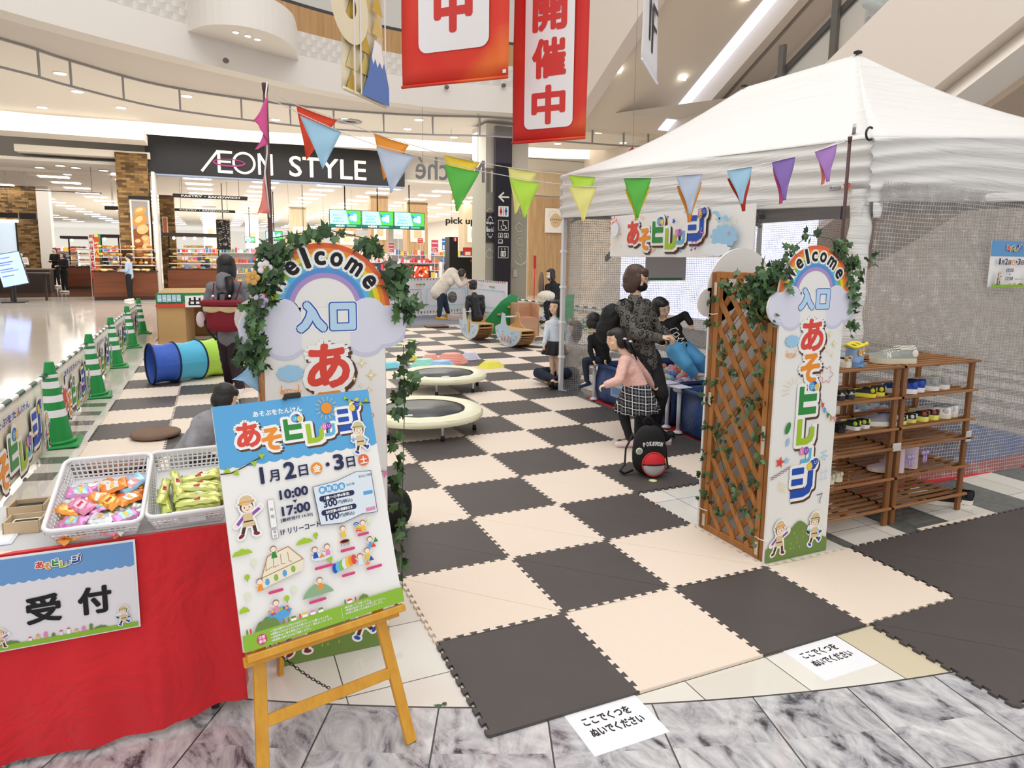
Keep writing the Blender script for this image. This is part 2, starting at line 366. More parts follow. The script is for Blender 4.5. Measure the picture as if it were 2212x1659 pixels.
# ================================================================ THE SETTING
# ---- floor: polished tiles, radial marble rings in front, dark/light stripes, beige concourse
n = NT('floor_tiles', .09, .5)
dx = n.f('SUBTRACT', n.x, 3.195); dy = n.f('SUBTRACT', n.y, 7.657)
r = n.f('SQRT', n.f('ADD', n.f('MULTIPLY', dx, dx), n.f('MULTIPLY', dy, dy))); th = n.f('ARCTAN2', dx, n.f('MULTIPLY', dy, -1.0))
inside = n.f('LESS_THAN', r, 8.142)
def line_mask(v, pitch, off, wd):
    q = n.f('DIVIDE', n.f('SUBTRACT', v, off), pitch); fr = n.f('FRACT', q); d = n.f('MINIMUM', fr, n.f('SUBTRACT', 1.0, fr)); return n.f('LESS_THAN', d, wd/pitch), n.f('FLOOR', q)
gx, ix = line_mask(n.x, .4035, -.003, .0022); gy, iy = line_mask(n.y, .4035, -.003, .0022)
cell = n.white(ix, iy)
base = n.mix(cell, 'efece4', 'e2ddd2'); base = n.mix(n.f('MULTIPLY', n.noise(3, 4, .6), .25), base, 'cfc9bd')
sx = n.f('FLOOR', n.f('DIVIDE', n.f('SUBTRACT', n.x, 2.50), .43)); odd = n.f('COMPARE', n.f('MODULO', n.f('ABSOLUTE', sx), 2.0), 1.0, .1)
right = n.f('GREATER_THAN', n.x, 2.42); st = n.noise(6, 6, .7, None, 1.5)
dark = n.mix(st, '3c4140', '7b817f')
base = n.mix(n.f('MULTIPLY', n.f('MULTIPLY', odd, right), n.f('LESS_THAN', n.y, 9.0)), base, dark)
cream = n.f('MULTIPLY', n.f('MULTIPLY', n.f('GREATER_THAN', n.x, 1.612), n.f('LESS_THAN', n.x, 2.02)), n.f('LESS_THAN', n.y, .0)); base = n.mix(cream, base, 'd9cdb2')
leftz = n.f('LESS_THAN', n.x, -1.9); yy = n.f('ADD', n.y, n.f('MULTIPLY', n.x, .22))
stripe = n.f('GREATER_THAN', n.f('FRACT', n.f('DIVIDE', yy, .42)), .55); band = n.f('MULTIPLY', n.f('GREATER_THAN', yy, 3.0), n.f('LESS_THAN', yy, 6.3))
beige = n.mix(n.noise(.8, 3), 'e4ddd3', 'd5ccc1'); far = n.mix(n.f('MULTIPLY', stripe, band), beige, n.mix(st, '5c5a56', '8a867f'))
out = n.f('MAXIMUM', leftz, n.f('GREATER_THAN', r, 8.142)); out = n.f('MULTIPLY', out, n.f('GREATER_THAN', n.y, 1.6)); base = n.mix(out, base, far)
base = n.mix(n.f('MULTIPLY', n.f('MAXIMUM', gx, gy), n.f('SUBTRACT', 1.0, n.f('MULTIPLY', out, .75))), base, '55534f')
# marble rings
tq, it = line_mask(th, .04742, .1979+.0004, .00036); r1 = n.f('LESS_THAN', n.f('ABSOLUTE', n.f('SUBTRACT', r, 8.56)), .003); r0 = n.f('LESS_THAN', n.f('ABSOLUTE', n.f('SUBTRACT', r, 8.142)), .004)
vv = n.comb(n.f('ADD', n.x, n.f('MULTIPLY', n.white(it, 3.0), 20)), n.f('MULTIPLY', n.y, .55), n.f('FLOOR', n.f('MULTIPLY', r, 2.39)))
a1 = n.noise(5.5, 9, .62, vv, 2.2); a2 = n.noise(14, 9, .7, vv, 1.2)
mar = n.ramp(n.f('ADD', n.f('MULTIPLY', a1, .72), n.f('MULTIPLY', a2, .28)), [(.355, '3a383e'), (.405, '6f6d73'), (.44, '9b999e'), (.505, 'b9b8bb'), (.585, 'd0cfd0'), (.69, 'e6e4e3')])
mar = n.mix(n.f('MAXIMUM', tq, n.f('MAXIMUM', r0, r1)), mar, '4a4846')
isout = n.f('MULTIPLY', n.f('GREATER_THAN', r, 8.138), n.f('LESS_THAN', n.y, 1.6)); n.col(n.mix(isout, base, mar))
mb = MB(); mb.box((2, 20, -.05), (60, 120, .1), n.m); struct('floor', mb)
# store timber floor of the bakery
wf = wood('bakery_boards', '6b4a33', '4b3222', 'x', .15, .12)
mb = MB(); mb.box((-6.9, 32.8, .004), (8.6, 12.6, .008), wf); struct('floor_bakery', mb)
# ---- atrium edge
wall_m = mat('e9e4dd', .6); soff = mat('d9d2ca', .7); ceil_m = mat('f4eee4', .7); frame_m = mat('a9a7a8', .4, .3)
A1 = [(-12, 0), (-9.6, 6.0), (-6.6, 10.3), (-3.96, 12.73), (-1.60, 14.33), (.77, 15.6), (2.3, 16.2), (3.67, 16.55), (5.0, 16.67), (5.8, 16.6), (6.73, 16.4), (9.2, 16.1)]
A2 = [(-14, 1.5), (-10.6, 7.8), (-7.4, 12.0), (-4.4, 14.56), (-3.45, 15.7), (-1.84, 17.2), (.48, 17.9), (2.46, 18.1), (4.78, 17.75), (7.0, 17.0), (10.1, 16.75), (11.7, 16.5), (12.5, 15.3), (12.6, 10)]
def smooth(P, k=5):
    out = []
    for i in range(len(P)-1):
        p0, p1, p2, p3 = [V(P[max(0, min(len(P)-1, i+d))]+(0,)) for d in (-1, 0, 1, 2)]
        for j in range(k):
            t = j/k; q = .5*((2*p1)+(p2-p0)*t+(2*p0-5*p1+4*p2-p3)*t*t+(3*p1-p0-3*p2+p3)*t**3); out.append((q.x, q.y))
    return out+[P[-1]]
S1, S2 = smooth(A1), smooth(A2)
def strip(mb, P, z0, z1, m):
    vs = [(x, y, z) for x, y in P for z in (z0, z1)]
    mb.add(vs, [(2*i, 2*i+2, 2*i+3, 2*i+1) for i in range(len(P)-1)], m, True)
def ribbon(mb, P, off, z0, z1, m):
    """solid band following P, thickness off to the outside"""
    N_ = []
    for i in range(len(P)):
        a, b = P[max(i-1, 0)], P[min(i+1, len(P)-1)]; t = V((b[0]-a[0], b[1]-a[1])).normalized(); N_.append((-t.y, t.x))
    Q = [(p[0]+q[0]*off, p[1]+q[1]*off) for p, q in zip(P, N_)]; k = len(P)
    vs = [(x, y, z) for (x, y) in P for z in (z0, z1)]+[(x, y, z) for (x, y) in Q for z in (z0, z1)]
    fs = []
    for i in range(k-1):
        a, b, c, d = 2*i, 2*i+1, 2*i+2, 2*i+3; o = 2*k
        fs += [(a, c, d, b), (o+a, o+b, o+d, o+c), (a, o+a, o+c, c), (b, d, o+d, o+b)]
    fs += [(0, 1, 2*k+1, 2*k), (2*k-2, 4*k-2, 4*k-1, 2*k-1)]
    mb.add(vs, fs, m, False)
# fascia, textured band, timber band of the upper floor
wv = NT('wavy_plaster', .7); wv.col('e6e1da'.join(['', '']) and lin('e6e1da'))
uu = wv.f('MULTIPLY', wv.f('ADD', wv.x, wv.f('MULTIPLY', wv.y, .6)), 3.2); row = wv.f('FLOOR', wv.f('MULTIPLY', wv.z, 7.0))
cellu = wv.f('FRACT', wv.f('ADD', uu, wv.f('MULTIPLY', row, .5))); du = wv.f('SUBTRACT', cellu, .5); fv = wv.f('FRACT', wv.f('MULTIPLY', wv.z, 7.0))
hgt = wv.f('MULTIPLY', wv.f('MAXIMUM', wv.f('SUBTRACT', .2, wv.f('MULTIPLY', du, du)), 0.0), fv); wv.bump(hgt, 1.0, .25)
mb = MB(); ribbon(mb, S1, .5, 5.7, 6.42, wall_m); struct('wall_fascia', mb)
mb = MB(); ribbon(mb, S1, .45, 6.42, 6.98, wv.m); struct('wall_textured_band', mb)
mb = MB(); ribbon(mb, S1, .5, 6.98, 7.55, wood('timber_band', 'c29a6b', 'ab8253', 'z', .3, .6)); struct('wall_timber_band', mb)
mb = MB()
k = min(len(S1), len(S2)); 
for i in range(k-1): mb.add([(S1[i][0], S1[i][1], 5.705), (S1[i+1][0], S1[i+1][1], 5.705), (S2[i+1][0], S2[i+1][1], 5.705), (S2[i][0], S2[i][1], 5.705)], [(0, 1, 2, 3)], soff)
for i in range(k-1, len(S2)-1): mb.add([(9.2, 16.1, 5.705), (S2[i][0], S2[i][1], 5.705), (S2[i+1][0], S2[i+1][1], 5.705)], [(0, 1, 2)], soff)
struct('ceiling_soffit', mb)
# protruding curved box with three spotlights
g1 = [(-.95, 14.75), (-.55, 14.3), (.0, 14.15), (.55, 14.45), (.98, 15.1), (1.3, 15.8), (-1.4, 14.6)]
mb = MB(); pts = smooth([(-1.12, 14.66), (-.72, 14.0), (-.1, 13.75), (.55, 14.0), (1.05, 14.75), (1.28, 15.84)], 4)+[(.2, 15.6)]
mb.prism(pts, 6.28, 7.0, wall_m); struct('trim_curved_box', mb)
spot = mat('fffdf5', .4, emit=6)
def downlight(p, r, label, group, name='downlight', rim=True):
    mb = MB()
    if rim: mb.lathe([(r*1.3, 0), (r*1.3, -.012), (r*.98, -.016), (r*.98, 0)], mat('f4f2ee', .4), 16)
    mb.lathe([(.001, -.006), (r, -.006), (r, -.02), (.001, -.02)], spot, 16)
    return mb.solo(name, label, 'ceiling light', group, loc=p)
for k, x in enumerate((510, 536, 557)):
    p = PY(x, 92+k*4, 14.2+.15*k); p.z = 6.28; downlight(p, .06, 'small round spotlight under the curved white box below the timber band', 'spotlights of the curved box', 'spotlight')
# upper floor glass balustrade with rail
glass = mat('cfd8da', .05, alpha=.22, spec=.5)
mb = MB(); strip(mb, [(x, y) for x, y in S1], 7.62, 8.7, glass); struct('window_balustrade_glass', mb)
mb = MB(); ribbon(mb, S1, .12, 7.55, 7.63, mat('3f3d3e', .4)); struct('trim_balustrade_rail', mb)
mb = MB(); ribbon(mb, [(x+.0, y+3.4) for x, y in S1], .3, 7.55, 12, mat('cfcac2', .7)); struct('wall_upper_floor', mb)
# smoke curtain glass under the ceiling edge
mb = MB(); strip(mb, S2, 5.16, 5.66, mat('f3ece0', .08, alpha=.18)); struct('window_smoke_curtain', mb)
mb = MB(); ribbon(mb, S2, .03, 5.12, 5.165, frame_m); ribbon(mb, S2, .05, 5.655, 5.72, frame_m)
for i in range(2, len(S2), 3): mb.box((S2[i][0], S2[i][1], 5.42), (.045, .045, .5), frame_m)
struct('trim_smoke_curtain_frame', mb)
# concourse ceiling: outer field, recessed glowing cove, inner field
def arcband(P, off0, off1, z, m, name, x1=30):
    mb = MB(); Q0 = [(x, y+off0) for x, y in P]; Q1 = [(x, y+off1) for x, y in P]
    mb.add([(x, y, z) for x, y in Q0]+[(x, y, z) for x, y in Q1], [(i, i+1, len(P)+i+1, len(P)+i) for i in range(len(P)-1)], m); struct(name, mb)
CV = smooth([(-26, 18), (-14, 21.5), (-6.6, 23.5), (-2.8, 23.45), (1.2, 23.4), (6.1, 22.5), (11.1, 22.0), (14.9, 20.8), (24, 18)], 4)
mb = MB()
top = S2+[(24, 10)]
mb.add([(x, y, 5.8) for x, y in CV]+[(-26, 1.5, 5.8), (-14, 1.5, 5.8)]+[(x, y, 5.8) for x, y in S2[1:]]+[(24, 10, 5.8)],
       [tuple(list(range(len(CV)))+list(range(len(CV)+2+len(S2)-1, len(CV)-1, -1)))], ceil_m); struct('ceiling', mb)
cove = mat('fff6e6', .6, emit=1.25)
arcband(CV, 0, 0.001, 5.8, ceil_m, 'ceiling_cove_lip')
mb = MB(); strip(mb, [(x, y+.0) for x, y in CV], 5.8, 6.1, ceil_m); struct('trim_cove_side', mb)
mb = MB(); strip(mb, [(x, y+1.3) for x, y in CV], 5.62, 6.1, cove); struct('trim_cove_glow', mb)
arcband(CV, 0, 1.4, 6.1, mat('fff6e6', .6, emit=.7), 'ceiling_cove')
arcband(CV, 1.3, 9.5, 5.72, ceil_m, 'ceiling_inner')
for k, (x, y) in enumerate([(-3.95, 17.6), (-3.91, 19.53), (-5.23, 22.3), (-3.1, 21.27), (-1.29, 18.78), (-.96, 21.1), (1.14, 21.0), (3.1, 19.9), (5.18, 18.93), (5.26, 20.58), (7.14, 21.34), (11.0, 20.8), (11.2, 18.2), (2.2, 20.8), (-6.6, 20.9), (13.0, 19.5)]):
    downlight((x, y, 5.8), .13, 'round white downlight glowing in the concourse ceiling behind the glass curtain', 'downlights of the concourse ceiling')
mb = MB(); mb.lathe([(.42, 0), (.42, -.03), (.3, -.05), (.28, -.02), (.27, 0)], frame_m, 28); mb.solo('ceiling_vent', 'round silver air diffuser in the ceiling behind the smoke glass', 'air vent', loc=(3.25, 20.2, 5.8))
# small dome cameras / sprinklers on the white fascia
for px, py in ((488, 131), (965, 188), (1088, 184)):
    p = G(px, py, 5.95); q = S1[0]
    best_ = min(S1, key=lambda s: abs((CAM.x+(s[1]-CAM.y)*(ray(px, py).x/ray(px, py).y))-s[0])); p = PY(px, py, best_[1]-.12)
    mb = MB(); mb.ell(p, (.07, .07, .06), mat('6c6866', .4), 10, 6); mb.box(p+V((0, .08, 0)), (.05, .1, .05), mat('cfcac2', .5)); mb.solo('security_camera', {488: 'dark dome camera on the white fascia left of the bunting pole', 965: 'small dark spotlight on the fascia below the wide red banner', 1088: 'small light spotlight on the fascia beside the tall red banner'}[px], 'camera' if px == 488 else 'spotlight')
# ---- escalators, all running along y at 30 degrees
TS = V((0, -math.cos(math.radians(30)), .5))
def esc_pt(a, v, y):
    """a: metres right of the camera, v: level above the sloping plane through the camera"""
    return V((CAM.x+a, y, CAM.z+(v-.5*(y-CAM.y))/.866))
def esc_prism(mb, sect, y0, y1, m):
    k = len(sect); vs = [esc_pt(a, v, y) for y in (y0, y1) for a, v in sect]
    mb.add(vs, [tuple(range(k)), tuple(range(k, 2*k))[::-1]]+[(i, (i+1) % k, k+(i+1) % k, k+i) for i in range(k)], m)
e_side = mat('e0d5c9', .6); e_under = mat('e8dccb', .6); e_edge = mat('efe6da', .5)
# far pair: wide sloping soffit with a cool light strip along its right beam
V1 = 12.0; aL, aR = V1/1.272, V1/.93
mb = MB(); esc_prism(mb, [(aL+.3, V1), (aR-.2, V1), (aR-.2, V1+.4), (aL+.3, V1+.4)], -4, 15.6, e_under); struct('ceiling_escalator_soffit', mb)
mb = MB(); esc_prism(mb, [(aL, V1-.35*0), (aL+.3, V1-.12), (aL+.3, V1+2.2), (aL-.15, V1+2.2)], -4, 15.6, e_side); struct('wall_escalator_far', mb)
mb = MB(); esc_prism(mb, [(aR-.55, V1-.02), (aR-.2, V1-.02), (aR-.2, V1+.01), (aR-.55, V1+.01)], -4, 15.4, mat('dfe4fb', .5, emit=1.1)); struct('trim_escalator_light_strip', mb)
mb = MB(); esc_prism(mb, [(aR-.2, V1-.55), (aR+.25, V1-.4), (aR+.5, V1+1.4), (aR-.2, V1+.5)], -4, 15.6, e_edge); struct('trim_escalator_beam', mb)
mb = MB(); esc_prism(mb, [(aR+.5, V1-.3), (aR+2.4, V1-.3), (aR+2.4, V1+1.2), (aR+.5, V1+1.2)], -4, 15.6, e_side); struct('wall_escalator_beam_side', mb)
zc = 5.7
mb = MB(); mb.box((10.75, 16.3, zc-.02), (3.6, 1.5, .28), e_under); mb.box((10.75, 15.62, zc+.05), (3.4, .1, .06), mat('eef0ff', .5, emit=1.0)); struct('trim_escalator_landing', mb)
for px, py in ((1334, 152), (1474, 168), (1610, -6)):
    d = ray(px, py); t = V1/(.5*d.y+.866*d.z); p = CAM+d*t
    mb = MB(); mb.lathe([(.001, 0), (.11, 0), (.11, -.03), (.001, -.03)], mat('fffdf5', .4, emit=9), 16, M.Rotation(math.radians(30), 4, 'X')); mb.solo('downlight', {1334: 'bright round downlight in the sloping beige soffit beside the red banner', 1474: 'bright round downlight in the sloping beige soffit, nearer the tent', 1610: 'bright round downlight at the top edge of the sloping soffit'}[px], 'ceiling light', loc=p-V((0, 0, .01)))
# near escalator on the right: skirt panel, glass, handrail
aN = 8.6; v0, v1 = .755*aN, .578*aN
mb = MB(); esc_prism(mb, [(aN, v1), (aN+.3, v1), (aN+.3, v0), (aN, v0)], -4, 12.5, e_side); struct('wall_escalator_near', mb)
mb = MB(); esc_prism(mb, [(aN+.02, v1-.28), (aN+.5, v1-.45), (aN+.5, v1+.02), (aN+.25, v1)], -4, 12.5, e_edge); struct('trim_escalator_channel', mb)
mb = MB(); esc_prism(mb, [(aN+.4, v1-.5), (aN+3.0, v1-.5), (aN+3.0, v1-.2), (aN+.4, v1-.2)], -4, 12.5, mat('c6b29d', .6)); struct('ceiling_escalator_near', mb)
mb = MB(); esc_prism(mb, [(aN+.1, v0), (aN+.12, v0), (aN+.12, v0+.62), (aN+.1, v0+.62)], -4, 12.2, mat('d6d8d2', .04, alpha=.25)); struct('window_escalator_glass', mb)
mb = MB(); esc_prism(mb, [(aN+.07, v0+.5), (aN+.15, v0+.5), (aN+.15, v0+.6), (aN+.07, v0+.6)], -4, 12.2, mat('47433f', .4)); struct('trim_escalator_handrail', mb)
for px, y0_, y1_ in ((1687, 98, 168), (1802, -30, 84)):
    a = PX(px, y1_, CAM.x+aN+.05); b = PX(px+3, y0_, CAM.x+aN+.05)
    mb = MB(); mb.beam(a-V((0, 0, .3)), V((a.x, a.y, b.z)), .07, .11, mat('5d5953', .4)); o = struct('trim_escalator_post', mb)
# back wall behind the escalators and right side
mb = MB(); mb.box((13.5, 8, 6), (.2, 30, 12.4), mat('e3d8cb', .7)); struct('wall_right', mb)
# ---- far shop fronts on the right (timber doors, posters)
tw = wood('facade_timber', 'cbab83', 'b08c62', 'z', .5, .5); tw2 = wood('facade_timber_light', 'd9c6a8', 'c9b28e', 'z', .5, .5)
mb = MB(); mb.box((12.6, 24.2, 2.85), (6.6, .3, 5.7), mat('eee6da', .6)); struct('wall_right_shops', mb)
for k, (x0, x1, z1, m) in enumerate(((10.15, 10.95, 4.1, tw), (11.35, 13.3, 4.1, tw), (11.3, 13.3, 5.2, tw2))):
    z0 = 0 if k < 2 else 4.2
    mb = MB(); mb.box(((x0+x1)/2, 24.0, (z0+z1)/2), (x1-x0, .12, z1-z0), m); struct('door_%d' % (k+1) if k == 0 else 'wall_timber_%d' % k, mb)
mb = MB(); P0 = PY(1178, 448, 23.9); P1 = PY(1212, 505, 23.9); c = (P0+P1)/2; mb.box((c.x+.1, 23.88, c.z), (1.0, .04, 1.02), mat('f6f4ef', .5))
a = Art(mb, (c.x-.4, 23.86, c.z-.5), (1, 0, 0), (0, 0, 1), .001); a.ell(.5, .5, .26, .3, mat('dcc39c', .5), 24); a.band(.36, .72, .17, .185, 20, 330, ART['tan']); a.text('メイクアップ', .5, .5, .09, ART['dbrown'], .004); a.text('MAKE UP', .5, .4, .04, ART['dbrown'])
mb.solo('wall_poster', 'white square poster with a tan circle on the timber shop front', 'poster')
# ================================================================ FOAM MATS
T_ = .6; MZ = .012
m_cream = mat('ecdccb', .55, bump=.15, bs=300); m_dark = NT('mat_dark', .5, .35)
m_dark.col(m_dark.mix(m_dark.noise(4, 4), '57514f', '4b4644')); m_dark.bump(m_dark.noise(350, 2), .15, .002); m_dark = m_dark.m
def tooth(nt=10, a=.009, d=.055):
    w_ = []
    for k in range(nt):
        w_ += [(k-d if k else .12, -a), (k+.5+d, -a), (k+.5-d, a), (k+1+d if k < nt-1 else k+.88, a)]
    return [(t/nt*T_, o) for t, o in w_]
def mat_mesh(m, sides='bltr'):
    W1 = tooth(); e = [(0, 0)]
    e += [(t, o) for t, o in W1] if 'b' in sides else []
    e += [(T_, 0)]; e += [(T_+o, t) for t, o in W1] if 'r' in sides else []
    e += [(T_, T_)]; e += [(t, T_+o) for t, o in W1][::-1] if 't' in sides else []
    e += [(0, T_)]; e += [(o, t) for t, o in W1][::-1] if 'l' in sides else []
    mb = MB(); mb.prism(e, 0, MZ, m); return mb
protos = {}
def foam(i, j, ox=0.0, oy=0.0, dark=None, sides='bltr', label=None, z=0.0):
    dk = ((i+j) % 2 == 0) if dark is None else dark; k = (dk, sides)
    if k not in protos: protos[k] = mat_mesh(m_dark if dk else m_cream, sides).mesh('foam_mat')
    o = bpy.data.objects.new('foam_mat', protos[k]); COL.objects.link(o); o.location = (i*T_+ox, j*T_+oy, z)
    base_ = 'dark brown interlocking square foam mat of the chequered play floor' if dk else 'cream interlocking square foam mat of the chequered play floor'
    return tag(o, label or base_, 'foam mat', None if label else ('dark mats of the chequered floor' if dk else 'cream mats of the chequered floor'))
special = {(0, 0): 'dark foam mat at the front left corner, its left edge showing open teeth', (1, 0): 'cream foam mat in the middle of the front row', (2, 0): 'dark foam mat in the front row directly above the right paper note',
           (3, 0): 'cream foam mat in front of the right entrance sign, poking into the all-dark mats', (3, 3): 'dark foam mat under the black child backpack', (2, 2): 'dark foam mat with free teeth on its right side next to the bare shiny floor'}
for i in range(-1, 9):
    for j in range(0, 22):
        if i == -1 and j < 2: continue
        if i == -1 and j > 6 and False: continue
        if j == 0 and i > 3: continue
        if j in (1, 2) and i > 2: continue
        if j >= 3 and j < 9 and i > 4: continue
        if j >= 21 and i > 5: continue
        s_ = 'bltr' if (j > 0) else 'ltr'
        foam(i, j, sides=s_, label=special.get((i, j)))
for i in (-3, -2):
    for k in range(0, 18): foam(i, k, -.03, 2.2, dark=((k+i) % 2 == 1))
# all-dark mats at the right front
gd = 'dark mats of the right front area'
for i in range(4, 7):
    for j in (-1, 0): foam(i, j, .02 if 1 else 0, 0, dark=True, label=None)
foam(3, -1, .02, -.0, dark=True, label='dark foam mat at the bottom right with saw-tooth front edge on the marble')
mb = MB(); q = [(3.02, .612), (3.68, .612)]; e = [(3.02, .628)]+[(x, .628) for x in (3.68,)]
for k in range(10): x = 3.68-k*.066; e += [(x, .612), (x-.03, .612), (x-.033, .6), (x-.063, .6)]
mb.prism(e[::-1], .0125, .0165, m_cream); mb.solo('mat_border', 'cream toothed edging strip along the back of the dark mats at right', 'mat border strip')
# ================================================================ PAPER NOTES ON THE FLOOR
def note(c, rz, label):
    mb = MB(); mb.box((0, 0, .0006), (.297, .21, .0012), mat('f3f4f8', .35)); a = Art(mb, (0, 0, .0012), (1, 0, 0), (0, 1, 0)); a.text('ここでくつを', -.01, .028, .04, ART['black'], .0012, w=.19); a.text('ぬいでください', .0, -.03, .04, ART['black'], .0012, w=.21)
    mb.solo('paper_note', label, 'paper note', 'shoe notes taped to the floor', loc=c, rz=rz)
note((.43, -.105, 0), .0, 'white paper note reading take shoes off, half on the marble below the front corner mat')
note((1.455, -.108, 0), .0, 'white paper note reading take shoes off, on white tiles below the second dark front mat')
# ================================================================ ENTRANCE GATES
wd_m = wood('gate_timber', 'bd8048', 'a0662f', 'z', 1, .45); wd_d = wood('gate_timber_dark', 'a56d38', '855226', 'z', 1, .5)
def sign_board(mb, x0, y, zc, front=True, wdh=.45):
    """white printed board with rainbow head; x0 = left edge, head centre at zc"""
    cx = x0+wdh/2; bm = mat('efeeea', .5); R_ = .245
    ys = (y, y+.012)
    def slab(pts): 
        vs = [(a, ys[0], b) for a, b in pts]+[(a, ys[1], b) for a, b in pts]; k = len(pts)
        mb.add(vs, [tuple(range(k)), tuple(range(k, 2*k))[::-1]]+[(i, (i+1) % k, k+(i+1) % k, k+i) for i in range(k)], bm)
    slab([(x0, 0.0), (x0+wdh, 0.0), (x0+wdh, zc), (x0, zc)])
    slab([(cx+R_*math.cos(t), zc-.01+(R_+.005)*math.sin(t)) for t in (PI*k/30 for k in range(31))])
    cl = [(-.225, -.075, .085), (-.16, -.03, .07), (-.15, -.115, .075), (-.085, -.07, .06)]
    for sx in (-1, 1):
        for a, b, r in cl: ys2 = (y, y+.012); slab([(cx+sx*a+r*math.cos(t), zc+b+r*math.sin(t)) for t in (2*PI*k/20 for k in range(20))])
    if not front: return
    a = Art(mb, (cx, y, 0), (1, 0, 0), (0, 0, 1))
    for k in range(7): a.band(0, zc-.005, .245-.0186*(k+1), .245-.0186*k, 0, 180, ART['r%d' % (k+1)], 40)
    for sx in (-1, 1):
        for i_, (p, q, r) in enumerate(cl): a.ell(sx*p, zc+q-.018, r*.98, r*.86, ART['lilac2'], 22)
        for i_, (p, q, r) in enumerate(cl): a.ell(sx*p, zc+q+.002, r*.97, r*.9, ART['lilac'], 22)
    a.rect(-.09, zc-.16, .09, zc-.0, mat('f0efeb', .5))
    for lay, bo in (('white', .013), ('black', .0035)):
        for ch, ang, h, w_ in (('W', 150, .062, .06), ('e', 127, .048, .036), ('l', 109.5, .068, .010), ('c', 95, .046, .034), ('o', 77, .048, .04), ('m', 56, .048, .054), ('e', 33, .05, .038)):
            t = math.radians(ang); rr_ = .172
            a.text(ch, rr_*math.cos(t), zc+.0+rr_*math.sin(t)-.012, h, ART[lay], bo+(.002 if ch == 'l' else 0), w=w_, rot=t-PI/2)
    for lay, bo in (('white', .019), ('blue', .0145), ('iri', .0095)):
        a.text('入', -.052, zc-.085, .098, ART[lay], bo, w=.092); 
        k = {'white': .012, 'blue': .008, 'iri': .0035}[lay]; X0, X1, Z0, Z1 = .018, .108, zc-.085, zc+.012
        for x_0, z_0, x_1, z_1 in ((X0, Z0, X1, Z0+.018), (X0, Z1-.018, X1, Z1), (X0, Z0, X0+.018, Z1), (X1-.018, Z0, X1, Z1)): a.rr(x_0-k, z_0-k, x_1+k, z_1+k, .006+k*.8, ART[lay])
    a.h += .0012
    logo(a, .005, zc-.145, .142, vertical=True)
    L = lambda z: z*(zc/1.44)
    # doodles
    cloud(a, -.135, L(1.19), .085, .055, ART['lblue'], 9, 1); a.band(-.138, L(1.135), .03, .033, -200, 20, ART['orange'], 20); 
    for k in range(6): a.band(-.165+.012*k, L(1.118)+.004*math.sin(k), .006, .0085, 0, 300, ART['orange'], 8)
    for p, q, r in ((.13, 1.215, .022), (.165, 1.165, .026), (.1, 1.155, .016), (.125, 1.125, .012), (.155, 1.105, .018)): a.star(p, L(q), r, ART['yellow'], 4, .22); a.star(p, L(q), r*.55, ART['white'], 4, .3)
    cl2 = [(.125+.04*math.cos(t)*(1+.22*math.cos(6*t)), L(1.0)+.04*math.sin(t)*(1+.22*math.cos(6*t))) for t in (2*PI*k/48 for k in range(49))]; a.line(cl2, .0025, ART['red'])
    for k in range(6): t = math.radians(80+24*k); a.line([(-.1+.035*math.cos(t), L(.93)+.035*math.sin(t)), (-.1+.085*math.cos(t), L(.93)+.07*math.sin(t))], .0025, ART['tan'])
    a.line([(.095, L(.87)), (.14, L(.80)), (.19, L(.765)), (.224, L(.76))], .003, ART['navy'])
    for k, (p, q, c) in enumerate(((.105, .85, 'red'), (.122, .82, 'sky'), (.15, .79, 'dgreen'), (.178, .77, 'orange'), (.206, .765, 'pink'))): a.poly([(p, L(q)), (p+.006, L(q)-.034), (p+.022, L(q)-.006)], ART[c])
    a.ell(-.125, L(.73), .016, .034, ART['dgreen'], 14, -.35); a.ell(-.118, L(.655), .011, .023, ART['lblue'], 12, -.2)
    a.star(-.165, L(.55), .034, ART['red'], 5, .42, .2); a.star(-.118, L(.555), .022, ART['lblue'], 5, .42)
    for s_, c in ((0, 'navy'), (-.01, 'red')): a.line([(-.222+.13*k/24, L(.47)+.05*k/24+s_+.004*math.sin(k*1.6)) for k in range(25)], .003, ART[c])
    for k in range(4): a.line([(-.17, L(.445)-.014*k), (-.115, L(.42)-.014*k)], .002, ART['yellow'])
    for k in range(6): a.ell(.155+.02*math.cos(k*1.2)*(k > 0), L(.555)+.024*math.sin(k*1.2)*(k > 0), .006, .006, ART['lblue'], 8)
    for p0, p1 in (((.135, .455), (.19, .465)), ((.13, .42), (.19, .425)), ((.145, .48), (.145, .41)), ((.175, .485), (.175, .415))): a.line([(p0[0], L(p0[1])), (p1[0], L(p1[1]))], .0022, ART['lblue'])
    a.line([(.12, L(.335)), (.145, L(.335)), (.16, L(.34)), (.145, L(.30)), (.15, L(.285))], .004, ART['navy'])
    pts = [(-.222, .002)]+[(-.222+.444*k/30, .002+.105+.05*math.sin(PI*k/30)+.05*math.exp(-((k-16)/5.0)**2)-.03*abs(math.cos(PI*k/30))) for k in range(31)]+[(.222, .002)]; a.poly(pts[::-1], ART['olive'])
    for k in range(9): a.rect(-.05+.022*(k*2 % 5), .05+.028*(k % 4), -.046+.022*(k*2 % 5), .062+.028*(k % 4), ART['lime'])
    kid(a, -.135, .035, .2, True); kid(a, .12, .045, .2, False)
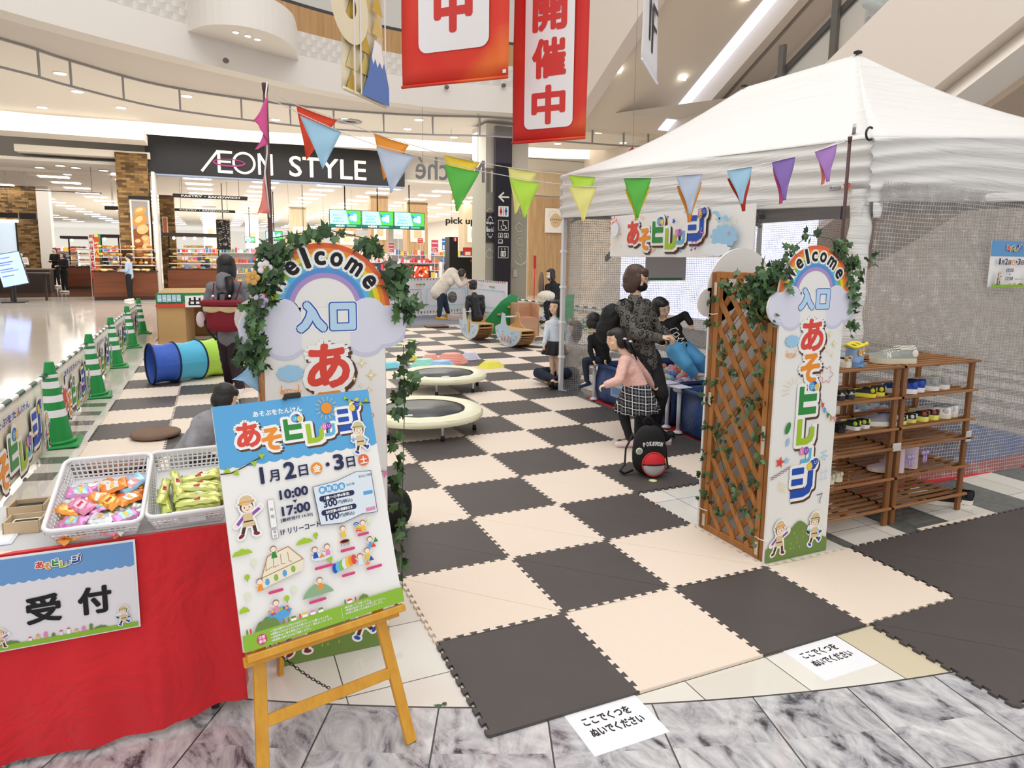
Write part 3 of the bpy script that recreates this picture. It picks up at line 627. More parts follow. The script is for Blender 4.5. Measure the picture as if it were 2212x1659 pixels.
def lattice(mb, x, y0, y1, z0, z1, t=.03):
    """timber frame with crossed slats in the plane x"""
    p = .035
    for y in (y0+p/2, y1-p/2): mb.box((x, y, (z0+z1)/2), (t, p, z1-z0), wd_m, bev=.002)
    for y in (y0-.02, y1+.02): mb.box((x+.005, y, (z0+z1)/2-.005), (t+.006, .03, z1-z0), wd_d, bev=.002)
    for z in (z0+.02, z1-.02): mb.box((x, (y0+y1)/2, z), (t*.9, y1-y0-2*p, .038), wd_m, bev=.002)
    ya, yb, za, zb = y0+p, y1-p, z0+.035, z1-.035
    for s, dx, m in ((1, -.006, wd_m), (-1, .004, wd_d)):
        c = -2.0
        while c < 3.0:
            # line z = s*(y-ya)*1.25 + c
            pts = []
            for y in (ya, yb):
                z = s*(y-ya)*1.3+c
                pts.append([y, z])
            (y_0, z_0), (y_1, z_1) = pts
            def clip(y0_, z0_, y1_, z1_):
                d = z1_-z0_
                out_ = []
                for (yy, zz) in ((y0_, z0_), (y1_, z1_)):
                    if zz < za: yy = y0_+(y1_-y0_)*(za-z0_)/d; zz = za
                    elif zz > zb: yy = y0_+(y1_-y0_)*(zb-z0_)/d; zz = zb
                    out_.append((yy, zz))
                return out_
            if max(z_0, z_1) > za+.02 and min(z_0, z_1) < zb-.02:
                (u0, w0), (u1, w1) = clip(y_0, z_0, y_1, z_1)
                if abs(u1-u0) > .03: mb.beam((x+dx, u0, w0), (x+dx, u1, w1), .034, .008, m, up=(1, 0, 0))
            c += .152
def gate(x0, yf, zc, label, rz=0):
    g = thing('entrance_sign', label, 'entrance sign', (x0+.225, yf, 0))
    mb = MB(); sign_board(mb, x0, yf, zc); mb.build('front_board', g, True)
    mb = MB(); sign_board(mb, x0, yf+.535, zc-.01, False); mb.build('back_board', g, True)
    for k, x in enumerate((x0+.018, x0+.432)): mb = MB(); lattice(mb, x, yf+.05, yf+.498, .0, 1.54); mb.build('lattice_panel', g, True)
    mb = MB()
    for z, y in ((.13, yf+.03), (.13, yf+.5), (1.3, yf+.5)):
        mb.tube([(x0-.006, y-.045, z), (x0-.008, y, z-.006), (x0-.006, y+.04, z-.004)], .0028, mat('f0f0ee', .4), 6)
    mb.build('cable_tie', g, True)
    mb = MB()
    for y, z in ((yf+.06, .06), (yf+.06, .62), (yf+.06, .70), (yf+.49, .06), (yf+.49, .80), (yf+.49, 1.44)): mb.box((x0-.0005, y, z), (.002, .022, .075), mat('d6cfc0', .35, .2))
    mb.build('bracket', g, True)
    return g
gR = gate(1.836, .65, 1.445, 'timber trellis and rainbow Welcome sign with full vertical title, beside the shoe racks')
gL = gate(-.628, .69, 1.41, 'free-standing white rainbow Welcome sign partly hidden behind the poster easel')
# poles
pm = mat('4a2d27', .4)
def pole(x, y, z0, z1, label):
    mb = MB(); mb.tube([(x, y, z0), (x, y, z1-.035)], .0085, pm, 10); mb.lathe([(.007, -.035), (.0105, -.02), (.0115, 0)], pm, 10, M.Translation((x, y, z1))); mb.solo('bunting_pole', label, 'pole')
pole(-.588, .722, 0, 2.205, 'dark brown pole behind the left Welcome sign holding the bunting'); pole(2.262, .676, 0, 2.245, 'dark brown pole at the right Welcome sign in front of the tent')
# ================================================================ IVY
ivy_m = [mat(c, .45, spec=.5) for c in ('2e4a26', '3c5c30', '24401f', '4d6e3a', '5f8058')]
LEAF = [(0, 0), (.28, -.12), (.5, .12), (.33, .3), (.42, .58), (.16, .56), (0, 1.0), (-.16, .56), (-.42, .58), (-.33, .3), (-.5, .12), (-.28, -.12)]
def leaf(mb, p, s, R_, m):
    vs = [(x*s, y*s, -abs(x)*s*.35) for x, y in LEAF]+[(0, .3*s, 0)]
    mb.add(vs, [(12, i, (i+1) % 12) for i in range(12)], m, False, M.Translation(p) @ R_)
def ivy(name, label, clusters, vines, seed, facing=(-.3, -1, .1)):
    r = random.Random(seed); mb = MB(); fc = V(facing).normalized()
    for (x, y, z, rx, ry, rz_, cnt, sz) in clusters:
        for _ in range(cnt):
            while True:
                a = V((r.uniform(-1, 1), r.uniform(-1, 1), r.uniform(-1, 1)))
                if a.length < 1: break
            p = V((x+a.x*rx, y+a.y*ry, z+a.z*rz_)); nrm = (fc+V((r.gauss(0, .6), r.gauss(0, .5), r.gauss(.15, .5)))).normalized()
            up = (V((r.gauss(0, .7), 0, -1)) if r.random() < .7 else V((r.gauss(0, 1), 0, .6))); xax = up.cross(nrm)
            if xax.length < .05: continue
            xax.normalize(); yax = nrm.cross(xax); R_ = M((xax, yax, nrm)).transposed().to_4x4()
            leaf(mb, p, sz*r.uniform(.7, 1.2), R_, r.choice(ivy_m))
    for pts in vines: mb.tube(pts, .0018, mat('3d4a28', .6), 5)
    o = mb.solo(name, label, 'ivy garland', loc=(0, 0, 0)); return o
lat = []
for k in range(30):
    z = 1.42-.045*k; y = .80+.28*math.sin(k*1.9)*(.8)+.12; lat.append((1.815, min(1.13, max(.72, y)), z, .02, .07, .05, 7, .034))
R_cl = [(1.80, .72, 1.50, .07, .07, .10, 60, .05), (1.79, .78, 1.40, .06, .08, .12, 45, .045), (1.84, .66, 1.56, .05, .03, .06, 26, .045), (1.78, .9, 1.47, .05, .12, .06, 30, .042), (1.80, .68, 1.34, .05, .04, .07, 24, .042),
        (2.32, .64, 1.56, .06, .04, .10, 42, .045), (2.35, .65, 1.42, .05, .04, .10, 34, .045), (2.24, .65, 1.67, .08, .03, .06, 26, .045), (2.33, .64, 1.27, .03, .03, .06, 12, .04), (2.0, .66, 1.73, .12, .02, .03, 8, .038), (1.9, .66, 1.66, .06, .02, .03, 9, .038), (1.86, .63, 1.50, .03, .01, .05, 5, .04), (2.44, .64, 1.60, .05, .03, .05, 6, .045)]+lat
ivy('ivy_garland', 'artificial ivy winding over the right Welcome sign and down its timber trellis', R_cl, [[(1.86, .64, 1.66), (2.0, .65, 1.735), (2.15, .65, 1.72), (2.3, .64, 1.62), (2.35, .64, 1.4)], [(1.81, .72, 1.5), (1.812, 1.0, 1.2), (1.812, .8, .9), (1.812, 1.05, .6), (1.812, .85, .2)]], 5)
L_cl = [(*PY(px, py, .69), rx, .04, rz_, n_, .045) for px, py, rx, rz_, n_ in ((600, 545, .05, .04, 44), (640, 528, .03, .02, 12), (578, 590, .045, .06, 40), (560, 640, .04, .06, 34), (548, 690, .035, .05, 30), (540, 735, .05, .04, 36), (535, 775, .05, .05, 34), (555, 790, .03, .03, 14))]+[(-.66, .66, 1.40, .04, .02, .08, 14, .045), (-.62, .66, 1.47, .03, .01, .05, 6, .045),
        (-.42, .69, 1.675, .10, .03, .02, 14, .05), (-.22, .69, 1.645, .07, .03, .04, 22, .05), (-.14, .69, 1.52, .05, .04, .07, 36, .055), (-.10, .69, 1.40, .05, .04, .08, 24, .05), (-.1, .7, 1.22, .03, .04, .03, 7, .045), (-.09, .72, 1.1, .04, .04, .07, 14, .05), (-.13, .72, 1.0, .03, .03, .03, 6, .045), (-.125, .74, .6, .015, .04, .25, 16, .05), (-.125, .74, .95, .02, .04, .2, 14, .045), (-.12, .74, .3, .015, .04, .2, 12, .05)]
ivy('ivy_garland', 'artificial ivy hanging round the arch and sides of the left Welcome sign', L_cl, [[(-.1, .71, 1.25), (-.095, .72, 1.0), (-.1, .73, .8), (-.11, .73, .5), (-.11, .73, .15)], [(-.55, .675, 1.62), (-.62, .67, 1.5), (-.66, .67, 1.3)], [(-.6, .69, 1.66), (-.4, .69, 1.70), (-.2, .69, 1.66)]], 9)
mb = MB(); leaf(mb, V((.0, 0, .004)), .03, M.Rotation(1, 4, 'Z'), ivy_m[1]); leaf(mb, V((.015, .01, .006)), .02, M.Rotation(3, 4, 'Z'), ivy_m[1]); mb.solo('fallen_leaf', 'small green ivy leaf lying on the marble left of the front corner mat', 'leaf', loc=tuple(G(953, 1526)[:2])+(0,))
# purple-white flowers tucked into the left ivy
for k, (px, py, y) in enumerate(((572, 578, .66), (563, 650, .66), (545, 600, .66))):
    p = PY(px, py, y); mb = MB(); c = [mat('ece3ec', .6), mat('c9b0d8', .6), mat('d9a860', .6)][k]
    for q in range(5): t = q*2*PI/5; mb.ell(p+V((.016*math.cos(t), 0, .016*math.sin(t))), (.012, .003, .012), c, 8, 5)
    mb.ell(p+V((0, -.004, 0)), .006, mat('d8b050', .6), 8, 5); mb.solo('silk_flower', ['white silk flower tucked high in the ivy left of the Welcome arch', 'lilac silk flower low in the ivy beside the left cloud', 'small orange silk flower in the ivy left of the Welcome arch'][k], 'flower')
# ================================================================ BUNTING
bc = {k: mat(v, .75) for k, v in dict(red='e04a2a', lb='a6cfe6', or_='f09a3a', gb='bfcbdc', ye='f0cf3a', gr='5fb84a', py='ebe38a', li='b9e04c', rd='c23a2a', pu='8f72ba', la='b184c8', pk='ee8fa8', hot='e0609c', cor='f08f84').items()}
tape = mat('ece6e8', .7)
def flagtri(a, b, c, m, curl=.0):
    mb = MB(); a, b, c = V(a), V(b), V(c); nrm = (b-a).cross(c-a).normalized()
    def fn(u, v): p = a.lerp(b, u); q = p.lerp(c, v); return q+nrm*(curl*v*v*math.sin(2.5*u+1)+.004*math.sin(7*v+3*u))
    mb.grid(fn, 6, 8, m, True, .0007); return mb
def bunting(y, tops, flags, label):
    P = [PY(px, py, y) for px, py in tops]; t = thing('bunting', label, 'bunting', P[len(P)//2])
    mb = MB(); pts = []
    for i in range(len(P)-1):
        for k in range(4): pts.append(P[i].lerp(P[i+1], k/4))
    pts.append(P[-1]); mb.tube(pts, .0042, tape, 6, sq=.3); mb.build('tape', t, True)
    for (x0, y0), (x1, y1), (xt, yt), c in flags: flagtri(PY(x0, y0, y), PY(x1, y1, y), PY(xt, yt, y-.015), bc[c], .012).build('flag', t, True, label={'red': 'orange-red flag', 'lb': 'light blue flag', 'or_': 'orange flag', 'gb': 'grey-blue flag', 'ye': 'yellow flag', 'gr': 'green flag', 'py': 'pale yellow flag', 'li': 'lime flag', 'rd': 'dark red flag', 'pu': 'purple flag', 'la': 'lilac flag', 'pk': 'pink flag', 'hot': 'hot pink flag', 'cor': 'coral flag'}[c])
    return t
bunting(.655, [(583, 217), (600, 222), (643, 243), (735, 285), (810, 313), (895, 335), (960, 350), (1040, 370), (1100, 381), (1170, 393), (1228, 400), (1290, 404), (1345, 406), (1405, 402), (1462, 398), (1518, 393), (1572, 383), (1628, 370), (1670, 357), (1720, 341), (1766, 326), (1812, 306), (1826, 303)],
        [((648, 250), (738, 285), (698, 364), 'lb'), ((812, 317), (895, 338), (846, 416), 'gb'), ((960, 355), (1036, 372), (988, 456), 'gr'), ((1100, 384), (1166, 395), (1134, 470), 'li'), ((1228, 402), (1289, 405), (1261, 478), 'py'), ((1350, 408), (1405, 404), (1376, 476), 'ye'), ((1462, 402), (1516, 394), (1490, 480), 'or_'), ((1571, 386), (1622, 376), (1608, 456), 'rd'), ((1669, 362), (1716, 350), (1688, 440), 'hot'), ((1768, 334), (1806, 322), (1778, 398), 'cor')],
        'nearer string of white tape with flags from light blue left to coral right')
bunting(.80, [(583, 199), (590, 200), (641, 227), (730, 258), (808, 288), (886, 312), (960, 334), (1042, 352), (1100, 362), (1162, 371), (1228, 377), (1286, 382), (1347, 384), (1407, 383), (1460, 380), (1517, 375), (1570, 368), (1622, 359), (1667, 350), (1718, 338), (1760, 327), (1808, 310), (1824, 305)],
        [((640, 228), (728, 260), (663, 345), 'red'), ((808, 289), (884, 313), (830, 388), 'or_'), ((960, 335), (1036, 352), (980, 430), 'ye'), ((1098, 362), (1160, 372), (1114, 462), 'py'), ((1228, 378), (1286, 383), (1262, 450), 'li')],
        'farther string of white tape with orange-red, orange, yellow and lime flags')
bunting(.63, [(1345, 385), (1407, 384), (1460, 380), (1517, 375), (1570, 368), (1625, 360), (1667, 350), (1717, 338), (1760, 327), (1808, 311), (1824, 306)],
        [((1347, 385), (1407, 384), (1378, 470), 'gr'), ((1460, 380), (1518, 376), (1492, 463), 'gb'), ((1570, 369), (1625, 360), (1603, 440), 'lb'), ((1667, 350), (1718, 339), (1696, 432), 'pu'), ((1760, 328), (1808, 312), (1790, 392), 'la')],
        'right stretch of bunting before the tent with green, grey-blue, light blue, purple and lilac flags')
t = thing('bunting_end', 'loose end of bunting with pink flags hanging down the left pole', 'bunting', PY(578, 200, .69))
mb = MB(); mb.tube([PY(577, 178, .7), PY(574, 205, .69), PY(577, 330, .69), PY(572, 372, .69), PY(583, 470, .69)], .003, tape, 6); mb.build('tape', t, True)
flagtri(PY(578, 205, .685), PY(579, 310, .685), PY(553, 262, .66), bc['hot'], .02).build('flag', t, True, label='hot pink flag'); flagtri(PY(579, 262, .69), PY(578, 312, .685), PY(556, 322, .66), bc['hot'], .01).build('flag', t, True, label='hot pink folded flag'); flagtri(PY(571, 375, .69), PY(584, 462, .69), PY(561, 460, .67), bc['cor'], .01).build('flag', t, True, label='coral flag')
mb = flagtri(PY(558, 760, .7), PY(562, 850, .72), PY(520, 822, .6), mat('9cc6e6', .75), .03); mb.solo('blue_flag', 'light blue cloth flag hanging behind the left sign board', 'flag')
# ================================================================ EASEL AND POSTER
yw, tl = .224, .347
Uq = V((math.cos(yw), math.sin(yw), 0)); Nq = V((-math.sin(yw), math.cos(yw), 0)); Wq = V((0, 0, 1))*math.cos(tl)+Nq*math.sin(tl)
BL = V((-.751, .068, .453)); ez = wood('easel_wood', 'dfa637', 'cf9028', 'z', 1, .35)
pan = MB(); Fn = Uq.cross(Wq)   # towards the viewer
PT = M((Uq, Wq, Fn)).transposed().to_4x4(); PT.translation = BL
pan.box((.2575, .364, -.004), (.515, .728, .008), mat('f2f1ee', .4), None); pan.v = [tuple(PT @ V(v)) for v in pan.v]
a = Art(pan, BL, Uq, Wq); pw, ph = .515, .728; bl = mat('5aa9de', .5)
def Y(f): return ph*(1-f)
a.rect(0, Y(.25), pw, ph, bl); scallop(a, 0, pw, Y(.262), Y(.20), bl, 14, .006)
a.text('あそぶをたんけん', .195, Y(.065), .017, ART['white'], .0006)
logo(a, .262, Y(.145), .40)
a.ell(.355, Y(.066), .019, .019, ART['orange'], 20)
for k in range(14): t = 2*PI*k/14; a.line([(.355+.026*math.cos(t), Y(.066)+.026*math.sin(t)), (.355+.038*math.cos(t), Y(.066)+.038*math.sin(t))], .0028, ART['tan'])
a.line([(.425, Y(.035)), (.46, Y(.052)), (.49, Y(.064)), (.514, Y(.066))], .003, ART['dbrown'])
for p, q in ((.425, .03), (.44, .047), (.478, .065), (.5, .052)): a.star(p, Y(q), .009, ART['lime'], 3, .5, p*9)
a.ell(.466, Y(.042), .008, .005, ART['yellow'], 10, .4)
a.line([(0, Y(.285)), (.03, Y(.287)), (.07, Y(.27)), (.105, Y(.25)), (.13, Y(.238))], .0035, ART['dbrown'])
for p, q in ((.045, .29), (.1, .262), (.125, .236), (.02, .275)): a.star(p, Y(q), .012, ART['lime'], 3, .5, p*9)
nv = ART['navy']
for s_, x, h, w_ in (('1', .118, .048, None), ('月', .155, .034, .03), ('2', .205, .05, .033), ('日', .248, .034, .028), ('・', .33, .012, .012), ('3', .368, .048, .031), ('日', .41, .034, .028)): a.text(s_, x, Y(.352) if s_ != '・' else Y(.33), h, nv, .0024 if s_ in '123' else .001, w=w_)
for s_, x, c in (('金', .292, 'orange'), ('土', .456, 'r1')): a.ell(x, Y(.33), .019, .019, ART[c], 20); a.text(s_, x, Y(.33), .023, ART['white'], .0008, w=.024, valign='c')
kid(a, .455, Y(.30), .115, False); kid(a, .06, Y(.56), .13, True)
for t_, y_, h in (('10:00', .435, .027), ('17:00', .505, .027)): a.text(t_, .207, Y(y_), h, nv, .0016, w=.088)
a.poly([(.199, Y(.448)), (.214, Y(.448)), (.2065, Y(.461))][::-1], nv); a.text('[最終受付 16:30]', .205, Y(.532), .012, nv, .0003, w=.1)
for x0_, y0_, x1_, y1_ in ((.122, .425, .142, .545), (.122, .553, .142, .59)): a.rect(x0_, Y(y1_), x1_, Y(y0_), ART['grey']); a.rect(x0_+.0012, Y(y1_)+.0012, x1_-.0012, Y(y0_)-.0012, ART['white'])
a.text('時', .132, Y(.475), .01, nv); a.text('間', .132, Y(.505), .01, nv); a.text('場', .132, Y(.569), .009, nv); a.text('所', .132, Y(.586), .009, nv); a.text('1F リリーコート', .212, Y(.583), .017, nv, .0006, w=.125)
a.poly([(.275, Y(.58)), (.35, Y(.592)), (.42, Y(.572)), (.475, Y(.578)), (.475, Y(.385)), (.42, Y(.378)), (.35, Y(.402)), (.268, Y(.408))], ART['navy']); a.poly([(.277, Y(.578)), (.35, Y(.59)), (.42, Y(.57)), (.473, Y(.576)), (.473, Y(.387)), (.42, Y(.380)), (.35, Y(.404)), (.27, Y(.410))], ART['pale'])
for k, c in enumerate('参加料金'): a.ell(.298+.022*k, Y(.43), .0125, .0125, ART['sky'], 14); a.text(c, .298+.022*k, Y(.43), .014, ART['white'], .0004, w=.014, valign='c')
a.text('30分毎', .395, Y(.435), .009, nv)
for y_, s_, w_ in ((.468, '1歳～小学6年生', .085), (.53, 'お付き添いの保護者さま', .09)): a.rr(.284, Y(y_+.012), .404, Y(y_-.012), .008, nv); a.text(s_, .344, Y(y_), .010, ART['white'], .0004, w=w_, valign='c')
for y_, s_ in ((.508, '300'), (.567, '100')): a.text(s_, .318, Y(y_), .02, nv, .001, w=.044); a.text('円(税込)', .368, Y(y_), .013, nv, .0002, w=.05)
a.rect(.435, Y(.49), .468, Y(.474), ART['sky']); a.rect(.435, Y(.565), .468, Y(.55), ART['pink']); a.text('当日はご来館', .45, Y(.408), .008, nv, w=.045)
def tree(x, y, s, c='lime'): a.rect(x-.001, y-s*.6, x+.001, y, ART['brown']); cloud(a, x, y+s*.2, s*.9, s*.95, ART[c], 7, 2)
def cap(x, y, w_): a.rr(x-w_/2, y-.0045, x+w_/2, y+.0045, .004, ART['magenta'])
for x, y, w_ in ((.0, .625, .06), (.19, .64, .055), (.0, .85, .03)): hill(a, x, Y(y), w_, .018, ART['lime'])
for x, y in ((.035, .72), (.42, .62) if 0 else (.255, .62), (.29, .735), (.14, .845)): tree(x, Y(y), .016)
for x, y in ((.06, .665), (.165, .815), (.27, .855) if 0 else (.235, .83), (.36, .675), (.44, .605), (.03, .79)): cloud(a, x, Y(y), .014, .02, mat('dfe8cc', .6), 7, 3)
a.poly([(.06, Y(.78)), (.20, Y(.745)), (.205, Y(.70)), (.165, Y(.635)), (.10, Y(.655)), (.075, Y(.73))], mat('efe6cf', .6)); a.line([(.075, Y(.735)), (.205, Y(.70)), (.165, Y(.635)), (.10, Y(.655)), (.075, Y(.735))], .003, mat('b98a66', .6))
for k in range(4): a.line([(.095+.022*k, Y(.665)+.002*k), (.09+.024*k, Y(.71)+.004*k), (.11+.02*k, Y(.70))], .002, mat('b98a66', .6)); cloud(a, .09+.027*k, Y(.755-.008*k), .012, .018, [ART['sky'], ART['r4']][k % 2], 7, k)
def tiny(x, y, c):
    a.poly([(x-.009, y-.02), (x+.009, y-.02), (x+.005, y), (x-.005, y)], ART[c]); a.ell(x, y+.008, .0095, .009, mat('8a6a5a', .6), 12); a.ell(x, y+.006, .008, .0075, ART['skin'], 12); a.line([(x-.006, y-.004), (x-.016, y+.004)], .003, ART['skin']); a.line([(x+.006, y-.004), (x+.016, y+.004)], .003, ART['skin'])
tiny(.068, Y(.755), 'orange'); tiny(.12, Y(.64), 'dgreen'); a.ell(.265, Y(.71), .035, .012, ART['pale'], 16); tiny(.245, Y(.685), 'blue'); tiny(.285, Y(.685), 'pink'); a.poly([(.255, Y(.715)), (.275, Y(.715)), (.265, Y(.695))], ART['orange'])
tiny(.345, Y(.625), 'yellow'); a.ell(.345, Y(.672), .017, .006, ART['red'], 16); a.ell(.345, Y(.671), .014, .0045, ART['black'], 16)
for d in (-.013, -.004, .006, .013): a.line([(.345+d, Y(.675)), (.345+d, Y(.69))], .0015, ART['black'])
for k, c in enumerate(('blue', 'sky', 'yellow', 'orange', 'red')): a.line([(.383+.0015*k, Y(.61+.009*k)), (.392, Y(.602+.009*k)), (.401+.002*k, Y(.61+.009*k))], .0035, ART[c])
tiny(.415, Y(.62), 'yellow'); tiny(.43, Y(.70), 'sky'); tiny(.415, Y(.745), 'yellow')
for x, y, c in ((.44, .72, 'red'), (.425, .775, 'blue'), (.45, .70, 'dgreen'), (.41, .79, 'orange')): a.poly([(x-.009, Y(y)-.006), (x+.009, Y(y)-.006), (x, Y(y)+.01)], ART[c])
for k, c in enumerate(('blue', 'r5', 'r4', 'pale', 'yellow', 'orange', 'red')): a.ell(.30+.011*k, Y(.775)+.002*k, .009, .016, ART[c], 14)
tiny(.387, Y(.762), 'pale')
a.poly([(.07, Y(.93)), (.14, Y(.91)), (.15, Y(.885)), (.125, Y(.865)), (.075, Y(.89)), (.062, Y(.905))], ART['sky'])
for k in range(22): rr_ = random.Random(k); a.ell(.075+.065*rr_.random(), Y(.888)+.012*rr_.random(), .004, .004, ART[rr_.choice(['red', 'yellow', 'pink', 'purple', 'lime'])], 6)
tiny(.105, Y(.855), 'pink'); hill(a, .185, Y(.865), .10, .036, mat('8fb08a', .6), 1); tiny(.245, Y(.815), 'orange')
for x, y, w_ in ((.11, .80, .045), (.265, .755, .06), (.35, .71, .05), (.41, .66, .04), (.34, .815, .045), (.43, .815, .055), (.105, .94, .06), (.23, .885, .055)): cap(x, Y(y), w_)
a.rect(0, 0, pw, Y(.935), ART['grass']); hill(a, .035, Y(.935), .075, .034, ART['olive'], 3); hill(a, .36, Y(.935), .035, .016, ART['olive'], 3)
for k, (x, c) in enumerate(((.014, 'olive'), (.024, 'red'), (.12, 'olive'), (.135, 'olive'), (.17, 'red'), (.315, 'olive'), (.35, 'red'))): a.ell(x, Y(.925), .003, .008, ART[c], 8)
for x, c in ((.15, 'olive'), (.185, 'yellow'), (.21, 'pink'), (.235, 'olive'), (.33, 'red')): a.rect(x-.008, Y(.935), x+.008, Y(.925), ART['white']); a.poly([(x-.009, Y(.925)), (x+.009, Y(.925)), (x+.006, Y(.917)), (x-.006, Y(.917))], ART[c])
a.ell(.052, Y(.968), .015, .015, ART['magenta'], 18); a.text('注意', .052, Y(.966), .009, ART['white'], .0002); a.text('事項', .052, Y(.982), .009, ART['white'], .0002)
for k, s_ in enumerate(('※ご利用は未就学児から小学生までのお子さまです。', '※保護者の方はお子さまから目を離さないようお願いいたします。', '※混雑時は入場を制限させていただく場合がございます。', '※飲食物の持ち込みはご遠慮ください。')): a.text(s_, .078, Y(.953+.0125*k), .0075, ART['white'], .0001, w=(.11, .18, .19, .12)[k], align='l')
for k, s_ in enumerate(('※靴を脱いでご利用ください。', '※係員の指示に従ってお楽しみください。', '※内容は変更となる場合がございます。')): a.text(s_, .31, Y(.953+.0125*k), .0075, ART['white'], .0001, w=(.09, .14, .13)[k], align='l')
a.rect(.299, Y(.99), .3, Y(.945), ART['white'])
pan.solo('event_poster', 'large printed event poster with blue head and green foot leaning on the wooden easel', 'poster')
eg = thing('easel', 'honey-coloured wooden easel with chain carrying the event poster', 'easel', (-.48, .2, 0))
FL, FR = V((-.716, -.02, 0)), V((-.249, .086, 0)); bk = Nq
def leg_at(F0, inward, s): return F0+Wq*s+Uq*inward*s
top = (leg_at(FL, .10, 1.15)+leg_at(FR, -.10, 1.15))/2
Lt, Rt = leg_at(FL, .10, 1.15), leg_at(FR, -.10, 1.15)
for F0, Tp in ((FL, Lt), (FR, Rt)): mb = MB(); mb.beam(F0, Tp, .036, .02, ez, up=Fn, bev=.002); mb.build('front_leg', eg, True)
mb = MB(); mb.beam(V((-.617, .641, 0)), top-bk*0+V((0, 0.01, -.01)), .034, .018, ez, up=Uq, bev=.002); mb.build('rear_leg', eg, True)
s0 = .47; led = BL+Wq*(-.016)+Fn*(-.002)
mb = MB(); mb.beam(led+Uq*.006+Fn*.004-Wq*.004, led+Uq*.515+Fn*.004-Wq*.004, .022, .03, ez, up=Fn, bev=.002); mb.beam(led+Uq*.0-Fn*.014-Wq*.016, led+Uq*.5-Fn*.014-Wq*.016, .03, .016, ez, up=Fn, bev=.002); mb.build('ledge', eg, True)
a1, a2 = leg_at(FL, .10, .235), leg_at(FR, -.10, .235)
mb = MB(); mb.beam(a1+Uq*.01, a2-Uq*.01, .034, .016, ez, up=Fn, bev=.002); mb.build('crossbar', eg, True)
mb = MB(); mb.beam(leg_at(FL, .10, 1.1), leg_at(FR, -.10, 1.1), .03, .014, ez, up=Fn); mb.build('top_rail', eg, True)
mb = MB(); c0, c1 = PY(641, 1395, .30), (a1+a2)/2+V((0, .02, .0)); c0 = led+Uq*.09-Fn*.06; c1 = PY(712, 1487, .24)
kk = 22
for k in range(kk):
    t0, t1 = k/kk, (k+1)/kk; sag = lambda t: V((0, 0, -.012*4*t*(1-t)))
    p0, p1 = c0.lerp(c1, t0)+sag(t0), c0.lerp(c1, t1)+sag(t1); dr = (p1-p0)*.62; cc = (p0+p1)/2; sd = dr.cross(V((0, 1, 0)) if k % 2 else Nq.cross(V((0, 0, 1)))).normalized()*.0042
    mb.tube([cc+dr*math.cos(q)+sd*math.sin(q) for q in (2*PI*j/10 for j in range(10))], .0013, mat('3a352f', .35, .8), 5, closed=True)
mb.build('chain', eg, True)
mb = MB(); cp = BL+Uq*.245+Wq*.735; mb.beam(cp-Uq*.022, cp+Uq*.03, .018, .02, mat('2a2a2c', .5), up=Fn, bev=.003); mb.beam(cp-Uq*.02-Wq*.01+Fn*.01, cp-Uq*.03-Wq*.005+Fn*.012, .01, .01, mat('2a2a2c', .5), up=Fn); mb.build('clip', eg, True)
# ================================================================ RECEPTION TABLE
tb = thing('reception_table', 'long white-topped reception table on castors under a red cloth, left foreground', 'table', (-1.5, .75, 0))
tm = mat('c9c9cb', .4); TX0, TX1, TY0, TY1, TZ = -2.6, -.745, .455, .93, .70
mb = MB(); mb.box(((TX0+TX1)/2, (TY0+TY1)/2, TZ-.015), (TX1-TX0, TY1-TY0, .03), tm, bev=.004); mb.build('tabletop', tb, True)
for x in (TX0+.12, TX1-.1):
    mb = MB(); mb.box((x, (TY0+TY1)/2, .37), (.03, .03, .6), mat('8e8e90', .3, .8)); mb.box((x, (TY0+TY1)/2, .08), (.035, TY1-TY0-.06, .03), mat('8e8e90', .3, .8)); mb.build('leg', tb, True)
    for y in (TY0+.07, TY1-.07):
        mb = MB(); mb.lathe([(.012, -.014), (.028, -.012), (.03, 0), (.028, .012), (.012, .014)], mat('2c2b2d', .5), 16, M.Translation((x, y, .03)) @ M.Rotation(PI/2, 4, 'Y')); mb.box((x, y, .058), (.03, .03, .02), mat('2c2b2d', .5)); mb.build('castor', tb, True)
red = NT('red_cloth', .65, .25); red.col(red.mix(red.noise(1.5, 3), 'e0262e', 'd21f29')); red.b.inputs['Sheen Weight'].default_value = .3; red.bump(red.noise(2.6, 4, .55, None, .8), .8, .07)
def cl(u, v):
    # u along the front then round the right corner, v down
    L1 = 1.9; L2 = .42; s = u*(L1+L2); z = TZ+.003-(TZ-.015)*v
    flare = .055*v
    if s < L1: x, y = TX0+.05+s*((TX1+.01-TX0-.05)/L1), TY0-.004; nx, ny = 0, -1
    else: x, y = TX1+.008, TY0+(s-L1); nx, ny = 1, 0
    f = max(0, 1-abs(s-L1)/.12); nx += f*(.7 if s < L1 else 0); ny -= f*(0 if s < L1 else .7)
    fold = v*(.012*math.sin(s*9.5)+.008*math.sin(s*23+1.3)+.006*math.sin(s*41+z*3))
    crease = .006*math.sin(v*9+s*5)*v
    for c0, wd in ((.94, .012), (1.62, .02), (.35, .02)): fold += .012*math.exp(-((s-c0)/wd)**2)*v**.5
    up_ = .035*v*math.exp(-((s-1.93)/.22)**2)
    return (x+nx*(fold+crease), y+ny*(fold+crease)-.0*flare, z+up_)
mb = MB(); mb.grid(cl, 170, 44, red.m, True); mb.add([(TX0+.05, TY0-.004, TZ+.003), (TX1+.01, TY0-.004, TZ+.003), (TX1+.01, TY0+.012, TZ+.0035), (TX0+.05, TY0+.012, TZ+.0035)], [(0, 1, 2, 3)], red.m)
mb.solo('tablecloth', 'red cloth draped down the front and end of the reception table', 'tablecloth')
